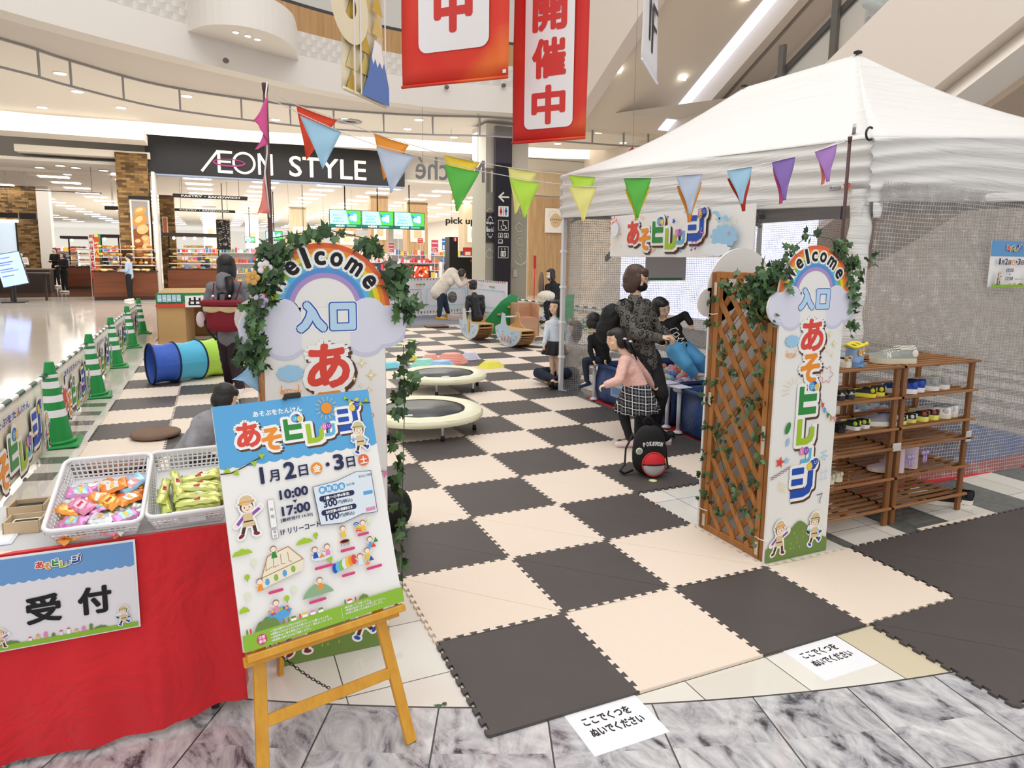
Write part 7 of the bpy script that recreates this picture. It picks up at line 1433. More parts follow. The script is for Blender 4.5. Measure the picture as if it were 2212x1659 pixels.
# ---- 8 boy kneeling on the rocker
t_ = 13.3; J = dict(head=Q(1020, 616, t_), neck=Q(1024, 633, t_), chest=Q(1026, 645, t_), pelvis=Q(1030, 682, t_), shL=Q(1012, 644, t_), elL=Q(1008, 668, t_-.05), haL=Q(1008, 686, t_-.02), shR=Q(1041, 643, t_), elR=Q(1044, 666, t_), haR=Q(1040, 686, t_+.1), hipL=Q(1026, 686, t_), knL=Q(1024, 704, t_+.25), anL=Q(1037, 706, t_-.12), hipR=Q(1037, 686, t_), knR=Q(1036, 704, t_+.25), anR=Q(1049, 706, t_-.12), toe=-V((0, 0, 1)), sole=-CF)
person('boy in black leather jacket and brown trousers kneeling on the rocking boat', tuple(G(1030, 720)), J, .72, .10, -CR*.9+CF*.3, (0, 0, 1), .010, ('1b1c20', .4), ('5a3324', .8), ('100c0b', 'bowl'), ('3a55b0', 'dfe3ea'), top_r=1.25, hem=.15)
# ---- 9 masked woman seated at right
t_ = 15.3; J = dict(head=Q(1189, 592, t_), neck=Q(1194, 607, t_), chest=Q(1196, 622, t_), pelvis=Q(1198, 652, t_), shL=Q(1184, 620, t_), elL=Q(1180, 636, t_-.1), haL=Q(1176, 646, t_-.3), shR=Q(1208, 620, t_), elR=Q(1210, 636, t_), haR=Q(1196, 648, t_-.3), hipL=Q(1192, 654, t_), knL=Q(1180, 654, t_-.4), anL=Q(1182, 690, t_-.45), hipR=Q(1204, 654, t_), knR=Q(1196, 656, t_-.4), anR=Q(1198, 692, t_-.45), toe=-CR-CF*.3)
person('woman with black hair and white face mask sitting on a brown chair beyond the fence', tuple(Q(1196, 700, 15.2)*1)[:2]+(0,), J, 1.0, .115, -CR*.85-CF*.4-V((0, 0, .2)), (0, 0, 1), .012, ('1c1a1c', .8), ('1d1d22', .8), ('100c0b', 'long'), ('222222',), mask='eceaf0', top_r=1.2)
mb = MB(); mb.ell(Q(1180, 640, t_-.35), (.22, .15, .13), SK); mb.ell(Q(1174, 648, t_-.35), (.15, .12, .1), SK); o = thing('folded_coat', 'cream coat lying on the lap of the seated masked woman', 'coat', Q(1180, 650, t_-.35)); remesh(mb, .02, 'cloth', o, mat('ddd6c2', .8), 3, disp=.04)
ch_ = thing('lounge_chair', 'brown upholstered shell chair under the seated masked woman', 'chair', V(tuple(Q(1185, 680, t_)[:2])+(0,))); mb = MB(); b_ = Q(1190, 652, t_); b_.z -= .06; R3 = M((CR.xyz.normalized(), V((-CR.y, CR.x, 0)).normalized(), V((0, 0, 1)))).transposed()
mb.ell(b_, (.30, .28, .07), SK, 16, 10, R3); mb.ell(Q(1169, 618, t_+.15), (.07, .28, .34), SK, 14, 12, R3); remesh(mb, .02, 'seat_shell', ch_, mat('6e5a4e', .7), 5)
mb = MB(); cb_ = V((b_.x, b_.y, 0)); mb.tube([cb_+V((0, 0, .02)), cb_+V((0, 0, b_.z-.03))], .03, mat('55504c', .4), 10); mb.build('pedestal', ch_, True); mb = MB(); mb.lathe([(.22, 0), (.21, .02), (.03, .03)], mat('55504c', .4), 20, M.Translation(cb_)); mb.build('base', ch_, True)
# ---- 10 woman with the red backpack
t_ = 7.78; J = dict(head=Q(490, 574, t_), neck=Q(490, 603, t_), chest=Q(489, 632, t_), pelvis=Q(496, 700, t_), shL=Q(459, 622, t_), elL=Q(446, 664, t_+.05), haL=Q(462, 690, t_+.22), shR=Q(523, 620, t_), elR=Q(537, 664, t_+.05), haR=Q(520, 690, t_+.22), hipL=Q(484, 716, t_), knL=Q(490, 776, t_+.15), anL=Q(496, 828, t_+.4), hipR=Q(508, 716, t_), knR=Q(507, 782, t_), anR=Q(520, 842, t_-.05), toe=CF*.8+CR*.5)
w10 = person('woman seen from behind in a grey coat with black tied hair, carrying a red backpack', tuple(G(512, 850)), J, 1.0, .122, CF+CR*.1, (0, 0, 1), .008, ('7c7c82', .8), ('2c1a26', .7), ('0c0a0b', 'long'), ('e9e4e2',), top_r=1.12, hoodie=True, hem=.35, face=False)
mb = MB(); mb.tube([Q(495, 600, t_-.12), Q(498, 625, t_-.16), Q(494, 655, t_-.17)], [.05, .045, .01], mat('0d0b0c', .45), 10); mb.build('ponytail', w10, True)
rb_ = mat('7d1426', .7, bump=.3, bs=50); rbp = thing('red_backpack', 'dark red handle backpack with beige flap worn by the woman in grey', 'backpack', Q(484, 715, t_-.26)); X_ = V((CR.x, CR.y, 0)).normalized(); Fh = V((CF.x, CF.y, 0)).normalized()
mb = MB(); c = Q(485, 684, t_-.26); RR = M((X_, Fh, V((0, 0, 1)))).transposed()
mb.grid(lambda u, v: c+X_*(.205*math.copysign(abs(math.cos(2*PI*u))**.6, math.cos(2*PI*u))*(1-.10*v)*min(1, (1-abs(2*v-1)**8)**.4+.02))+Fh*(.10*math.copysign(abs(math.sin(2*PI*u))**.8, math.sin(2*PI*u))*min(1, (1-abs(2*v-1)**4)**.5+.02))+V((0, 0, -.18+.36*v)), 40, 16, rb_); mb.build('body', rbp, True)
mb = MB(); mb.box(c-Fh*.05+V((0, 0, .155)), (.44, .15, .07), rb_, RR, .02); mb.build('top_flap', rbp, True)
mb = MB(); mb.grid(lambda u, v: c-Fh*(.105+.008*math.sin(u*14))+X_*(-.19+.38*u)+V((0, 0, .118-.045*v*(1+.5*abs(math.sin(u*6.3))))), 24, 4, mat('cdb489', .8), True, .004); mb.build('beige_flap', rbp, True)
mb = MB(); [mb.tube([c+X_*(s*.04-.0)+V((0, 0, .17))-Fh*.05, c+X_*(s*.045)+V((0, 0, .26))-Fh*.03, c+X_*(s*.0)+V((0, 0, .27))-Fh*.03], .014, mat('26141a', .6), 8) for s in (-1, 1)]; mb.build('carry_handle', rbp, True)
for s, xs, ys in ((-1, (462, 459, 470), (612, 640, 668)), (1, (521, 512, 500), (610, 640, 668))): mb = MB(); mb.tube([Q(x, y, t_-.155-(.02*k)) for k, (x, y) in enumerate(zip(xs, ys))], .028, mat('8a2036', .7), 8, sq=.3); mb.tube([Q(x, y, t_-.172-(.02*k)) for k, (x, y) in enumerate(zip(xs, ys))], .014, mat('2a2226', .6), 6, sq=.3); mb.build('shoulder_strap', rbp, True)
mb = MB(); mb.tube([Q(437, 650, t_-.25), Q(436, 680, t_-.3), Q(450, 715, t_-.3), Q(468, 735, t_-.25)], .012, mat('1a1a1d', .7), 6, sq=.4); mb.build('loose_strap', rbp, True); mb = MB(); mb.ell(Q(434, 690, t_-.3), (.05, .03, .09), mat('d9c4c8', .8), 12, 8); mb.build('keyring_toy', rbp, True)
for px in (460, 496): mb = MB(); mb.ell(Q(px, 640, t_-.36), (.016, .01, .016), mat('f2f2f4', .2, .5), 8, 6); mb.build('metal_clip', rbp, True)
# ---- 11 boy in grey sweatshirt crouching behind the table
t_ = 5.05; J = dict(head=Q(487, 858, t_), neck=Q(470, 890, t_), chest=Q(452, 915, t_), pelvis=Q(408, 985, t_), shL=Q(430, 915, t_-.02), elL=Q(412, 965, t_-.12), haL=Q(440, 985, t_-.05), shR=Q(482, 908, t_+.08), elR=Q(500, 950, t_+.1), haR=Q(515, 985, t_), hipL=Q(405, 992, t_), knL=Q(455, 1005, t_-.08), anL=Q(420, 1040, t_), hipR=Q(425, 990, t_+.1), knR=Q(470, 1000, t_+.1), anR=Q(435, 1035, t_+.15), toe=CR)
person('boy in grey sweatshirt with blue collar crouching behind the poster, only head and back showing', tuple(G(425, 1050)), J, .78, .099, CR*.75+CF*.5-V((0, 0, .45)), (.25, .1, 1), .0065, ('9b9ba1', .85), ('2a2a30', .8), ('0f0c0b', 'bowl'), ('d8a83a',), top_r=1.2, collar='2c52b4', hem=.1)
# ---- background people
def walker(label, px, py, h, f, top, pants, hair, shoes='e9e6e2', mask=None, z0=0.0, t=None, bend=0, **kw):
    b = G(px, py, z0) if t is None else Q(px, py, t); b.z = z0 if t is None else b.z; s = h/1.62; F_ = V(f).normalized(); X_ = F_.cross(V((0, 0, 1))).normalized(); Z = V((0, 0, 1)); lean = F_*bend
    J = dict(head=b+Z*(h-.12*s-bend*.25)+lean*1.1, neck=b+Z*1.36*s+lean*.75-Z*bend*.1, chest=b+Z*1.20*s+lean*.45, pelvis=b+Z*.90*s)
    for S, g_ in (('L', -1), ('R', 1)):
        J['sh'+S] = b+Z*1.30*s+X_*(g_*.17*s)+lean*.6; J['el'+S] = b+Z*1.04*s+X_*(g_*.22*s)+F_*.02+lean*.6; J['ha'+S] = b+Z*1.04*s+X_*(g_*.08*s)+F_*.26*s+lean*.5
        J['hip'+S] = b+Z*.86*s+X_*(g_*.08*s); J['kn'+S] = b+Z*.47*s+X_*(g_*.09*s)+F_*.02; J['an'+S] = b+Z*.08*s+X_*(g_*.10*s)
    return person(label, tuple(b), J, s, .112*s**.5, F_, (0, 0, 1), .02, (top, .8), (pants, .8), hair, (shoes,), mask=mask, hands=True, curl=1.0, **kw)
w12 = walker('woman in pale blue smock and black cardigan walking past the bakery with a grey tote', 283, 650, 1.56, -CR-CF*.2, 'a9bcd6', '17171a', ('1b1412', 'short'), 'f1efee', hem=.15)
mb = MB(); mb.ell(Q(282, 588, 28.2), (.16, .12, .24), SK); remesh(mb, .03, 'tote_bag', w12, mat('8d9199', .8), 2); mb = MB(); mb.ell(Q(275, 575, 28.1), (.14, .12, .22), SK); remesh(mb, .03, 'cardigan', w12, mat('1a1c22', .8), 2)
walker('tall person in all black standing by the bakery counter, white shoes', 124, 620, 1.80, -CR*.2-CF, '141417', '17171a', ('120e0d', 'short'))
walker('shorter person in black with pale scarf standing before the tall one in black', 142, 632, 1.58, -CR*.3-CF, '1a1a1d', '17171a', ('1c1512', 'bowl'), mask='e8cfc4')
walker('bakery clerk in white behind the sales counter with dark bob', 52, 622, 1.6, CR*.6-CF, 'e9e4dc', '3a3330', ('2a1a15', 'bob'), z0=0, mask='f0f0f2')
walker('shopper in a mustard coat seen from behind at the bread shelves', 382, 618, 1.6, CF+CR*.2, '8f7a1c', '2b2622', ('241a16', 'short'), top_r=1.15, hem=.3)
walker('shopper in navy coat bending over the bread shelf', 452, 620, 1.62, -CR+CF*.4, '1d2736', '1f2024', ('17110f', 'short'), bend=.25)
walker('shopper in dark green jacket behind the navy one at the bread shelf', 442, 612, 1.7, -CR*.8+CF*.4, '262b2c', '1f2024', ('3a332c', 'short'), bend=.12)
walker('man in a dark red sweater with glasses standing among the shop displays', 840, 625, 1.66, -CF, '8f2b3a', '2a2a30', ('6a625c', 'short'), hem=.05)
walker('clerk with black hair half hidden between the displays right of the man in red', 907, 606, 1.6, CR-CF, 'cfc9c0', '2a2a30', ('120e0d', 'short'))
walker('shopper in dark navy jacket behind the long green and red flags', 226, 618, 1.65, CF, '1d2130', '1c1c20', ('17110f', 'short'))
for k, (px, lb, c) in enumerate(((535, 'shopper in maroon top beyond the woman with the red backpack', '6a2430'), (556, 'shopper in black beyond the left ivy', '1a1a1d'))): walker(lb, px, 603, 1.62, CR*(-1)**k, c, '1c1c20', ('17110f', 'short'))
e_ = PX(1850, 60, CAM.x+aN+.6); walker('person in grey jacket riding the escalator behind its glass', 0, 0, 1.65, (0, -1, 0), 'a8aeb4', '3a3a40', ('4a3a30', 'short'), t=None, z0=0) if False else None
b = e_; esc_p = person('person in pale grey jacket riding the escalator, seen behind its glass at the top edge', tuple(b-V((0, 0, .9))), {**dict(head=b+V((0, -.35, .75)), neck=b+V((0, -.35, .55)), chest=b+V((0, -.35, .35)), pelvis=b+V((0, -.35, .02))), **{k+S: b+V((x*g_, -.35+y, z)) for S, g_ in (('L', -1), ('R', 1)) for k, x, y, z in (('sh', .18, 0, .45), ('el', .24, 0, .2), ('ha', .16, -.2, .1), ('hip', .09, 0, 0), ('kn', .1, 0, -.42), ('an', .1, 0, -.8))}}, 1.0, .11, (0, -1, 0), (0, 0, 1), .02, ('a9b2b8', .6), ('6a3a42', .8), ('4a3a30', 'short'), ('222222',), top_r=1.4)
# ================================================================ HANGING BANNERS
def hang(cor, label, draw, thick=.004, mat_=None, topz=None):
    """cor: bottom-left, bottom-right, (height); cloth built upright between them"""
    (ax, ay, t0), (bx, by), H = cor; bl_ = D(ax, ay, t0); r2 = ray(bx, by); br_ = CAM+r2*((bl_.z-CAM.z)/r2.z); u = (br_-bl_); W2 = u.length; u = u/W2; wv_ = V((0, 0, 1)); wv_ = (wv_-u*wv_.dot(u)).normalized(); nr = u.cross(wv_)
    t = thing('hanging_banner', label, 'banner', (bl_+br_)/2); mb = MB(); mb.grid(lambda a, b: bl_+u*(W2*a)+wv_*(H*b)+nr*(.012*math.sin(b*5+a*2)-.016), 10, 14, mat_, True, thick)
    a = Art(mb, bl_, u, wv_, .0012); draw(a, W2, H); mb.build('cloth', t, True)
    for q, m9 in ((V(), mat_), (wv_*H, mat('b9b9bb', .4))): mb = MB(); mb.tube([bl_+q, br_+q], .016, m9, 10); mb.build('hem_bar', t, True)
    for p in (bl_, br_): mb = MB(); mb.tube([p+wv_*H, p+wv_*H+V((0, 0, 4.5))], .004, mat('8d8d90', .5), 5); mb.build('wire', t, True); return t
rp = NT('red_print', .5, .3); rp.col(rp.ramp(rp.noise(1.1, 2, .5), [(.36, 'd8342c'), (.52, 'dc4230'), (.66, 'ea7634')])); rdk = mat('d23a36', .5); pnl = mat('eceaec', .5)
def d1(a, W, H): a.rr(W*.17, H*.145, W*.83, H*.99, .10, pnl, 6); a.text('中', W*.5, H*.235, .47, rdk, .026, w=.40); a.text('催', W*.5, H*.60, .47, rdk, .024, w=.42); a.rect(W*.955, .04, W*.985, .075, mat('f1e8ea', .5))
def d2(a, W, H):
    a.rr(W*.17, H*.06, W*.83, H*.99, .07, pnl, 6)
    for k, ch in enumerate('中催開'): a.text(ch, W*.5, .18+.47*k, .37, rdk, .017, w=.36)
rp2 = NT('red_print2', .5, .3); rp2.col(rp2.ramp(rp2.noise(1.0, 2, .5), [(.36, 'cf2a2a'), (.55, 'd2382c'), (.7, 'dd6430')]))
hang(((868, 189, 7.2), (1097, 166), 2.2), 'wide red hanging banner with one large red character on white, over the play area', d1, mat_=rp.m)
hang(((1106, 309, 7.3), (1264, 297), 2.1), 'tall narrow red hanging banner with three red characters on white, right of the wide one', d2, mat_=rp2.m)
gold = mat('d9c27a', .5); goldl = mat('eee3c4', .5)
def d3(a, W, H):
    for i in range(3):
        for j in range(9):
            x, y = W*.05+W*.28*i, H*.0+.19*j; a.poly([(x, y), (x+W*.28, y), (x+W*.14, y+.19)], mat(['cfae4e', 'e3d198', 'd8bf70'][(i+j) % 3], .5))
    a.band(W*.1, H*.42, .1, .3, 0, 360, goldl, 30)
    for x in (W*.16, W*.30, W*.90): a.rect(x, 0, x+W*.035, H, mat('efece6', .5))
    m = mat('5f84c4', .5); a.poly([(W*.32, .0), (W, -.0), (W, .16), (W*.88, .36), (W*.80, .50), (W*.64, .52), (W*.57, .40), (W*.46, .17)], m); a.poly([(W*.565, .36), (W*.60, .30), (W*.65, .36), (W*.70, .29), (W*.76, .35), (W*.82, .30), (W*.87, .36), (W*.80, .50), (W*.64, .52)], ART['white'])
hang(((742, 190, 5.6), (833, 231), 1.6), 'beige and gold hanging banner with blue mountain, left of the red banners', d3, mat_=goldl)
def d4(a, W, H): a.text('A', W*.45, .95, .32, ART['black'], .012, w=W*.5); a.rect(W*.35, .35, W*.43, .85, ART['black']); a.rect(W*.52, .25, W*.60, .85, ART['black']); a.rect(W*.52, .78, W*.85, .85, ART['black']); a.rect(W*.52, .55, W*.80, .61, ART['black'])
hang(((1387, 128, 8.0), (1420, 180), 2.0), 'narrow white hanging banner with black letters, seen nearly edge-on', d4, mat_=mat('e6e6ea', .5))
mb = MB(); p = D(1366, 340, 9.5); mb.box(p, (.2, .02, .2), mat('c2302a', .6), M.Rotation(.7, 3, 'Y') ); mb.box(p+V((.02, -.012, .06)), (.08, .01, .06), mat('1d1a22', .6), M.Rotation(.7, 3, 'Y')); mb.box(p+V((-.07, -.01, -.07)), (.08, .01, .05), mat('22305a', .6)); mb.tube([p+V((0, 0, .1)), p+V((0, 0, 4))], .003, mat('8d8d90', .5), 5); mb.solo('hanging_ornament', 'small red and black kite-like ornament hanging behind the tent roof', 'ornament')
# ================================================================ SHOP SIGN AND FRONT
blk_ = mat('19181c', .35); lit = mat('f2efe6', .5, emit=.35); YS = 25.5
t = thing('shop_sign', 'long black fascia sign with white lettering over the shop entrance', 'sign', (1.8, YS, 4.4)); mb = MB(); x0, x1 = -2.86, 6.38; mb.box(((x0+x1)/2, YS, 5.05), (x1-x0, .5, 1.32), blk_); mb.box(((x0+x1)/2, YS+.0, 4.36), (x1-x0, .46, .05), mat('9fb0d0', .4)); mb.build('box', t, True)
mb = MB(); a = Art(mb, (x0, YS-.255, 4.4), (1, 0, 0), (0, 0, 1), .0015); sx_ = lambda px: PY(px, 350, YS-.25).x-x0
def seg(p, q, wd=.10): a.line([(sx_(p[0]), p[1]), (sx_(q[0]), q[1])], wd, lit)
zb, zt = .17, .87
seg((436, zb), (470, zt), .085); seg((470, zt), (500, zt)); seg((473, zt), (473, zb)); seg((473, .53), (497, .53), .08); seg((473, zb), (500, zb))
a.band((sx_(527)), .52, .315, .40, 0, 360, lit, 40); seg((560, zb), (560, zt)); seg((560, zt), (586, zb)); seg((586, zb), (586, zt))
a.text('STYLE', (sx_(625)+sx_(790))/2, zb-.02, .74, lit, .012, w=sx_(790)-sx_(625)); 
mg = mat('b83a86', .5); cx, cy = sx_(495), .50
for k in range(30):
    q0, q1 = 2*PI*k/30, 2*PI*(k+1)/30; a.line([(cx+.52*math.cos(q0), cy+.12*math.sin(q0)), (cx+.52*math.cos(q1), cy+.12*math.sin(q1))], .035 if k < 15 else .055, mg)
mb.build('lettering', t, True)
# structure of the shop front
white = mat('efe9df', .7); brick = NT('brick_slips', .7, .3); br = brick.t.nodes.new('ShaderNodeTexBrick'); br.inputs['Scale'].default_value = 1; br.inputs['Brick Width'].default_value = .26; br.inputs['Row Height'].default_value = .085; br.inputs['Mortar Size'].default_value = .004; br.inputs['Bias'].default_value = 0
brick.t.links.new(brick.comb(brick.f('ADD', brick.x, brick.y), brick.z), br.inputs['Vector']); br.inputs['Color1'].default_value = lin('b9935a'); br.inputs['Color2'].default_value = lin('4f3a26'); br.inputs['Mortar'].default_value = lin('5a4632'); brick.col(brick.mix(brick.f('MULTIPLY', brick.noise(.9, 5), .4), br.outputs[0], '5c452e')); brick = brick.m
mb = MB(); mb.box((2, 62, 4.66), (60, 73, .1), mat('f0ece4', .7)); struct('ceiling_shop', mb)
mb = MB(); mb.box((8.2, 26.0, 5.3), (3.6, .3, 1.1), white); mb.box((-9, 28.2, 5.1), (12.6, .3, 1.2), white); struct('wall_above_shop', mb)
mb = MB(); mb.box((2, 98, 2.4), (60, .3, 4.8), mat('f2efe9', .7)); struct('wall_shop_back', mb)
mb = MB(); mb.box((-16.5, 50, 2.4), (.3, 55, 4.8), mat('efe9df', .7)); struct('wall_shop_left', mb)
mb = MB(); mb.box((17.5, 60, 2.4), (.3, 70, 4.8), mat('efe9df', .7)); struct('wall_shop_right', mb)
mb = MB(); mb.box((-3.28, 25.4, 2.5), (.98, .7, 5.0), brick); mb.box((-3.28, 25.4, 3.72), (1.0, .72, .36), mat('2a2420', .6)) if 0 else None; struct('wall_brick_pillar', mb)
mb = MB(); mb.box((-2.64, 25.3, 2.2), (.10, .8, 4.4), white); struct('trim_pillar_edge', mb)
mb = MB(); mb.box((-2.4, 27.6, 1.9), (.5, .5, 3.8), brick); struct('wall_brick_pier', mb)
mb = MB(); xw = PY(92, 560, 36.5).x; mb.box((xw-3.6, 36.7, 2.3), (7.2, .4, 4.6), brick); mb.box((xw+.25, 36.5, 2.3), (.5, .6, 4.6), white); struct('wall_brick_bakery', mb)
mb = MB(); mb.box((xw-2.0, 36.44, 2.0), (2.2, .06, 1.9), mat('cfdfee', .3, emit=.5)); mb.box((xw-2.0, 36.38, 3.0), (2.4, .08, .12), mat('f4f8ff', .3, emit=1.5)); [mb.box((xw-3.1+.73*k, 36.39, 2.0), (.05, .05, 2.0), mat('1f1d1e', .4)) for k in range(4)]; struct('window_bakery', mb)
for (a0, b0, a1, b1, z, h) in ((-7.6, 22.9, -2.7, 23.6, 5.35, .3), (-6.6, 25.0, -2.7, 25.2, 4.95, .22)): mb = MB(); mb.box(((a0+a1)/2, (b0+b1)/2+.6, z), (a1-a0, 1.2, h), white); struct('trim_ceiling_beam', mb)
for k, (x, y) in enumerate(((-5.6, 26.5), (-5.2, 26.9), (-6.4, 27.5), (-6.2, 28.2), (-4.4, 27.3), (-4.1, 28.0), (-5.9, 29.5), (-3.9, 29.0))): downlight((x, y, 4.6), .14, 'round glowing downlight in the shop ceiling above the bakery', 'bakery downlights')
# ---- ceiling light panels
lp = mat('fffdf8', .4, emit=5.5); mb = MB(); mb.box((0, 0, -.012), (1.0, .5, .024), lp); me_ = mb.mesh('light_panel')
for i, x in enumerate((-13, -9.6, -6.6, -3.9, -1.3, 1.3, 3.9, 6.5, 9.1, 11.7, 14.3)):
    for j in range(16):
        y = 28.5+j*2.3+j*j*.06
        if (x < -7 and y < 33): continue
        o = bpy.data.objects.new('light_panel', me_); COL.objects.link(o); o.location = (x, y, 4.60); tag(o, 'flat rectangular light panel glowing in the shop ceiling grid', 'ceiling light', 'light panels of the shop ceiling')
# ---- suspended sign bars
def bar_sign(p0, p1, y, txt, label, hgt=None, tx=.5, back=False):
    A, B = PY(*p0, y), PY(*p1, y); z0, z1 = min(A.z, B.z), max(A.z, B.z); t = thing('hanging_sign', label, 'sign', ((A.x+B.x)/2, y, z0)); mb = MB(); mb.box(((A.x+B.x)/2, y, (z0+z1)/2), (B.x-A.x, .12, z1-z0), mat('211c1b', .5)); a = Art(mb, (A.x, y-.062, z0), (1, 0, 0), (0, 0, 1), .0008)
    if txt: a.text(txt, (B.x-A.x)*tx, (z1-z0)*.26, (z1-z0)*.5, ART['white'], .004, w=(B.x-A.x)*(.78 if tx == .5 else .2))
    mb.build('board', t, True); mb = MB(); [mb.tube([(x, y, z1), (x, y, 4.62)], .008, mat('6d6a68', .5), 5) for x in (A.x+.3, B.x-.3)]; mb.build('suspension_rod', t, True)
bar_sign((373, 418), (535, 433), 25.9, 'PASTRY・SANDWICH', 'black hanging sign reading pastry sandwich, upper and nearer one'); bar_sign((373, 450), (508, 460), 29.5, 'PASTRY・SANDWICH', 'black hanging sign reading pastry sandwich, lower and farther one'); bar_sign((-120, 402), (220, 418), 26.6, 'BAKERY', 'long black hanging sign over the bakery at the left edge', tx=.37)
bar_sign((226, 445), (262, 454), 29, '', 'short blank black hanging bar left of the brick pillar'); bar_sign((-30, 458), (40, 471), 29.6, '', 'blank black bar on the brick wall at the left edge'); bar_sign((42, 460), (80, 474), 29.2, '', 'small grey hanging sign over the bakery counter')
# ---- bread picture on the pillar
A, B = PY(279, 430, 24.98), PY(331, 575, 24.98); t = thing('bread_picture', 'tall framed picture of bread rolls on the brick pillar', 'picture', ((A.x+B.x)/2, 24.98, B.z)); w_, h_ = B.x-A.x, A.z-B.z; mb = MB(); mb.box(((A.x+B.x)/2, 25.0, (A.z+B.z)/2), (w_, .06, h_), mat('f0ebe2', .5)); mb.box(((A.x+B.x)/2, 24.96, A.z+.06), (w_+.04, .12, .1), blk_); mb.build('frame', t, True)
mb = MB(); a = Art(mb, (A.x+.06, 24.967, B.z+.06), (1, 0, 0), (0, 0, 1), .0008); W_2, H_2 = w_-.12, h_-.12; a.rect(0, 0, W_2, H_2, mat('8a4f26', .5)); a.poly([(0, H_2*.55), (W_2, H_2*.65), (W_2, H_2), (0, H_2)], mat('9b9794', .5))
for x, y, rx, ry, c, r_ in ((.5, .85, .42, .07, 'd99a4c', .45), (.45, .70, .5, .10, 'd88f42', .75), (.6, .56, .4, .08, 'e8b878', .6), (.75, .40, .3, .08, 'dca263', 0), (.3, .36, .3, .07, 'a85f2e', .2), (.8, .27, .3, .085, 'e2b483', 0), (.35, .2, .32, .08, 'c98950', 0), (.7, .1, .35, .07, 'b06a38', .2), (.45, .06, .14, .045, '5a2c18', 0)): a.ell(x*W_2, y*H_2, rx*W_2, ry*H_2*.9, mat(c, .5), 18, r_); a.ell(x*W_2-.02, y*H_2+.03, rx*W_2*.6, ry*H_2*.4, mat('edc48c', .5), 14, r_)
mb.build('print', t, True)
A, B = PY(350, 468, 27.32), PY(364, 512, 27.32); mb = MB(); mb.box(((A.x+B.x)/2, 27.33, (A.z+B.z)/2), (B.x-A.x, .04, A.z-B.z), mat('efe9df', .5)); mb.box(((A.x+B.x)/2, 27.30, (A.z+B.z)/2), (B.x-A.x-.06, .03, A.z-B.z-.06), mat('c9764a', .5)); mb.solo('bread_picture', 'small framed bread picture on the inner brick pier', 'picture')
# ---- counters with bread
cbn = wood('counter_brown', '7a4425', '5f321b', 'x', .2, .4); dk = mat('2c211d', .5); bread = [mat(c, .6) for c in ('d9a55a', 'e6c07c', 'c7853f', 'f0d49a', 'b8722f')]
def counter(x0, x1, y, h, label, canopy=True, d=.9, m=None):
    t = thing('bread_counter', label, 'counter', ((x0+x1)/2, y, 0)); mb = MB(); mb.box(((x0+x1)/2, y, h/2), (x1-x0, d, h), m or cbn); mb.box(((x0+x1)/2, y, h+.02), (x1-x0+.04, d+.04, .04), dk); mb.box(((x0+x1)/2, y-.01, .06), (x1-x0-.02, d+.02, .12), mat('3b241a', .5)); mb.build('base', t, True)
    for k in range(3): mb = MB(); mb.box(((x0+x1)/2, y+.1+.12*k, h+.22+.27*k), (x1-x0-.1, d*.6, .03), mat('d8cbb8', .4)); mb.build('shelf', t, True)
    if canopy: mb = MB(); mb.box(((x0+x1)/2, y, h+1.28), (x1-x0+.2, d+.3, .12), dk); [mb.box((x, y+d/2-.05, h/2+.7), (.05, .05, h+1.2), dk) for x in (x0+.05, x1-.05)]; mb.build('canopy', t, True); mb = MB(); [mb.ell((x0+.25+.35*k, y-.1, h+1.16), .055, mat('fff4dc', .3, emit=5), 8, 6) for k in range(int((x1-x0-.3)/.35))]; mb.build('lamp_row', t, True)
    mb = MB(); r_ = random.Random(int(x0*10))
    for k in range(int((x1-x0)*26)): lv = r_.randrange(4); mb.ell((r_.uniform(x0+.1, x1-.1), y-.25+.12*lv+r_.uniform(-.06, .2), h+.07+.27*lv-.02*(lv > 0)), (r_.uniform(.06, .12), .06, .045), r_.choice(bread), 8, 5)
    mb.solo('bread_display', 'golden loaves and rolls piled on the %s' % label, 'bread', kind='stuff')
counter(-4.55, -2.66, 24.55, .95, 'brown counter below the tall bread picture', canopy=False, d=.5); counter(PY(148, 600, 33).x, PY(204, 600, 33).x, 33, .95, 'bread counter with dark canopy left of the long flags'); counter(-2.4, -.6, 26.2, 1.0, 'bread counter with dark canopy right of the brick pillar'); counter(PY(218, 600, 31).x, PY(262, 600, 31).x, 31, 1.0, 'bread counter behind the long flags')
mb = MB(); xs_ = PY(112, 600, 30).x; mb.box((xs_-2.3, 30, .45), (4.6, .8, .9), mat('35261f', .4)); mb.box((xs_-2.3, 30, .92), (4.7, .9, .05), mat('8d7c6a', .3)); mb.solo('sales_counter', 'dark brown sales counter of the bakery at the left edge', 'counter')
mb = MB(); A = G(18, 640); mb.box((-6.9, 24.6, .45), (.06, .06, .9), dk); mb.box((-6.6, 24.6, .9), (1.5, .5, .04), mat('4a3a30', .4)); mb.box((-5.95, 24.6, .45), (.06, .06, .9), dk); mb.solo('side_table', 'small dark table behind the tilted blue screen', 'table')
t = thing('digital_signboard', 'tilted bright blue digital signboard on a dark stand at the left edge', 'digital sign', (-6.7, 23.9, 0)); mb = MB(); R3 = M.Rotation(-.12, 3, 'X') @ M.Rotation(-.22, 3, 'Y'); c = PY(24, 582, 23.6); mb.box(c, (.66, .05, 1.0), mat('9db4f8', .4, emit=1.0), R3); mb.box(c+V((0, .05, 0)), (.7, .05, 1.04), blk_, R3); a = Art(mb, c+R3 @ V((-.33, -.027, -.5)), R3 @ V((1, 0, 0)), R3 @ V((0, 0, 1)), .0008)
for k in range(9): a.rect(.06, .30+.07*k, .06+.5*(.6+.4*((k*7) % 5)/5), .325+.07*k, mat(['4a62c8', 'e8ecff', '6a80e0'][k % 3], .4, emit=.5))
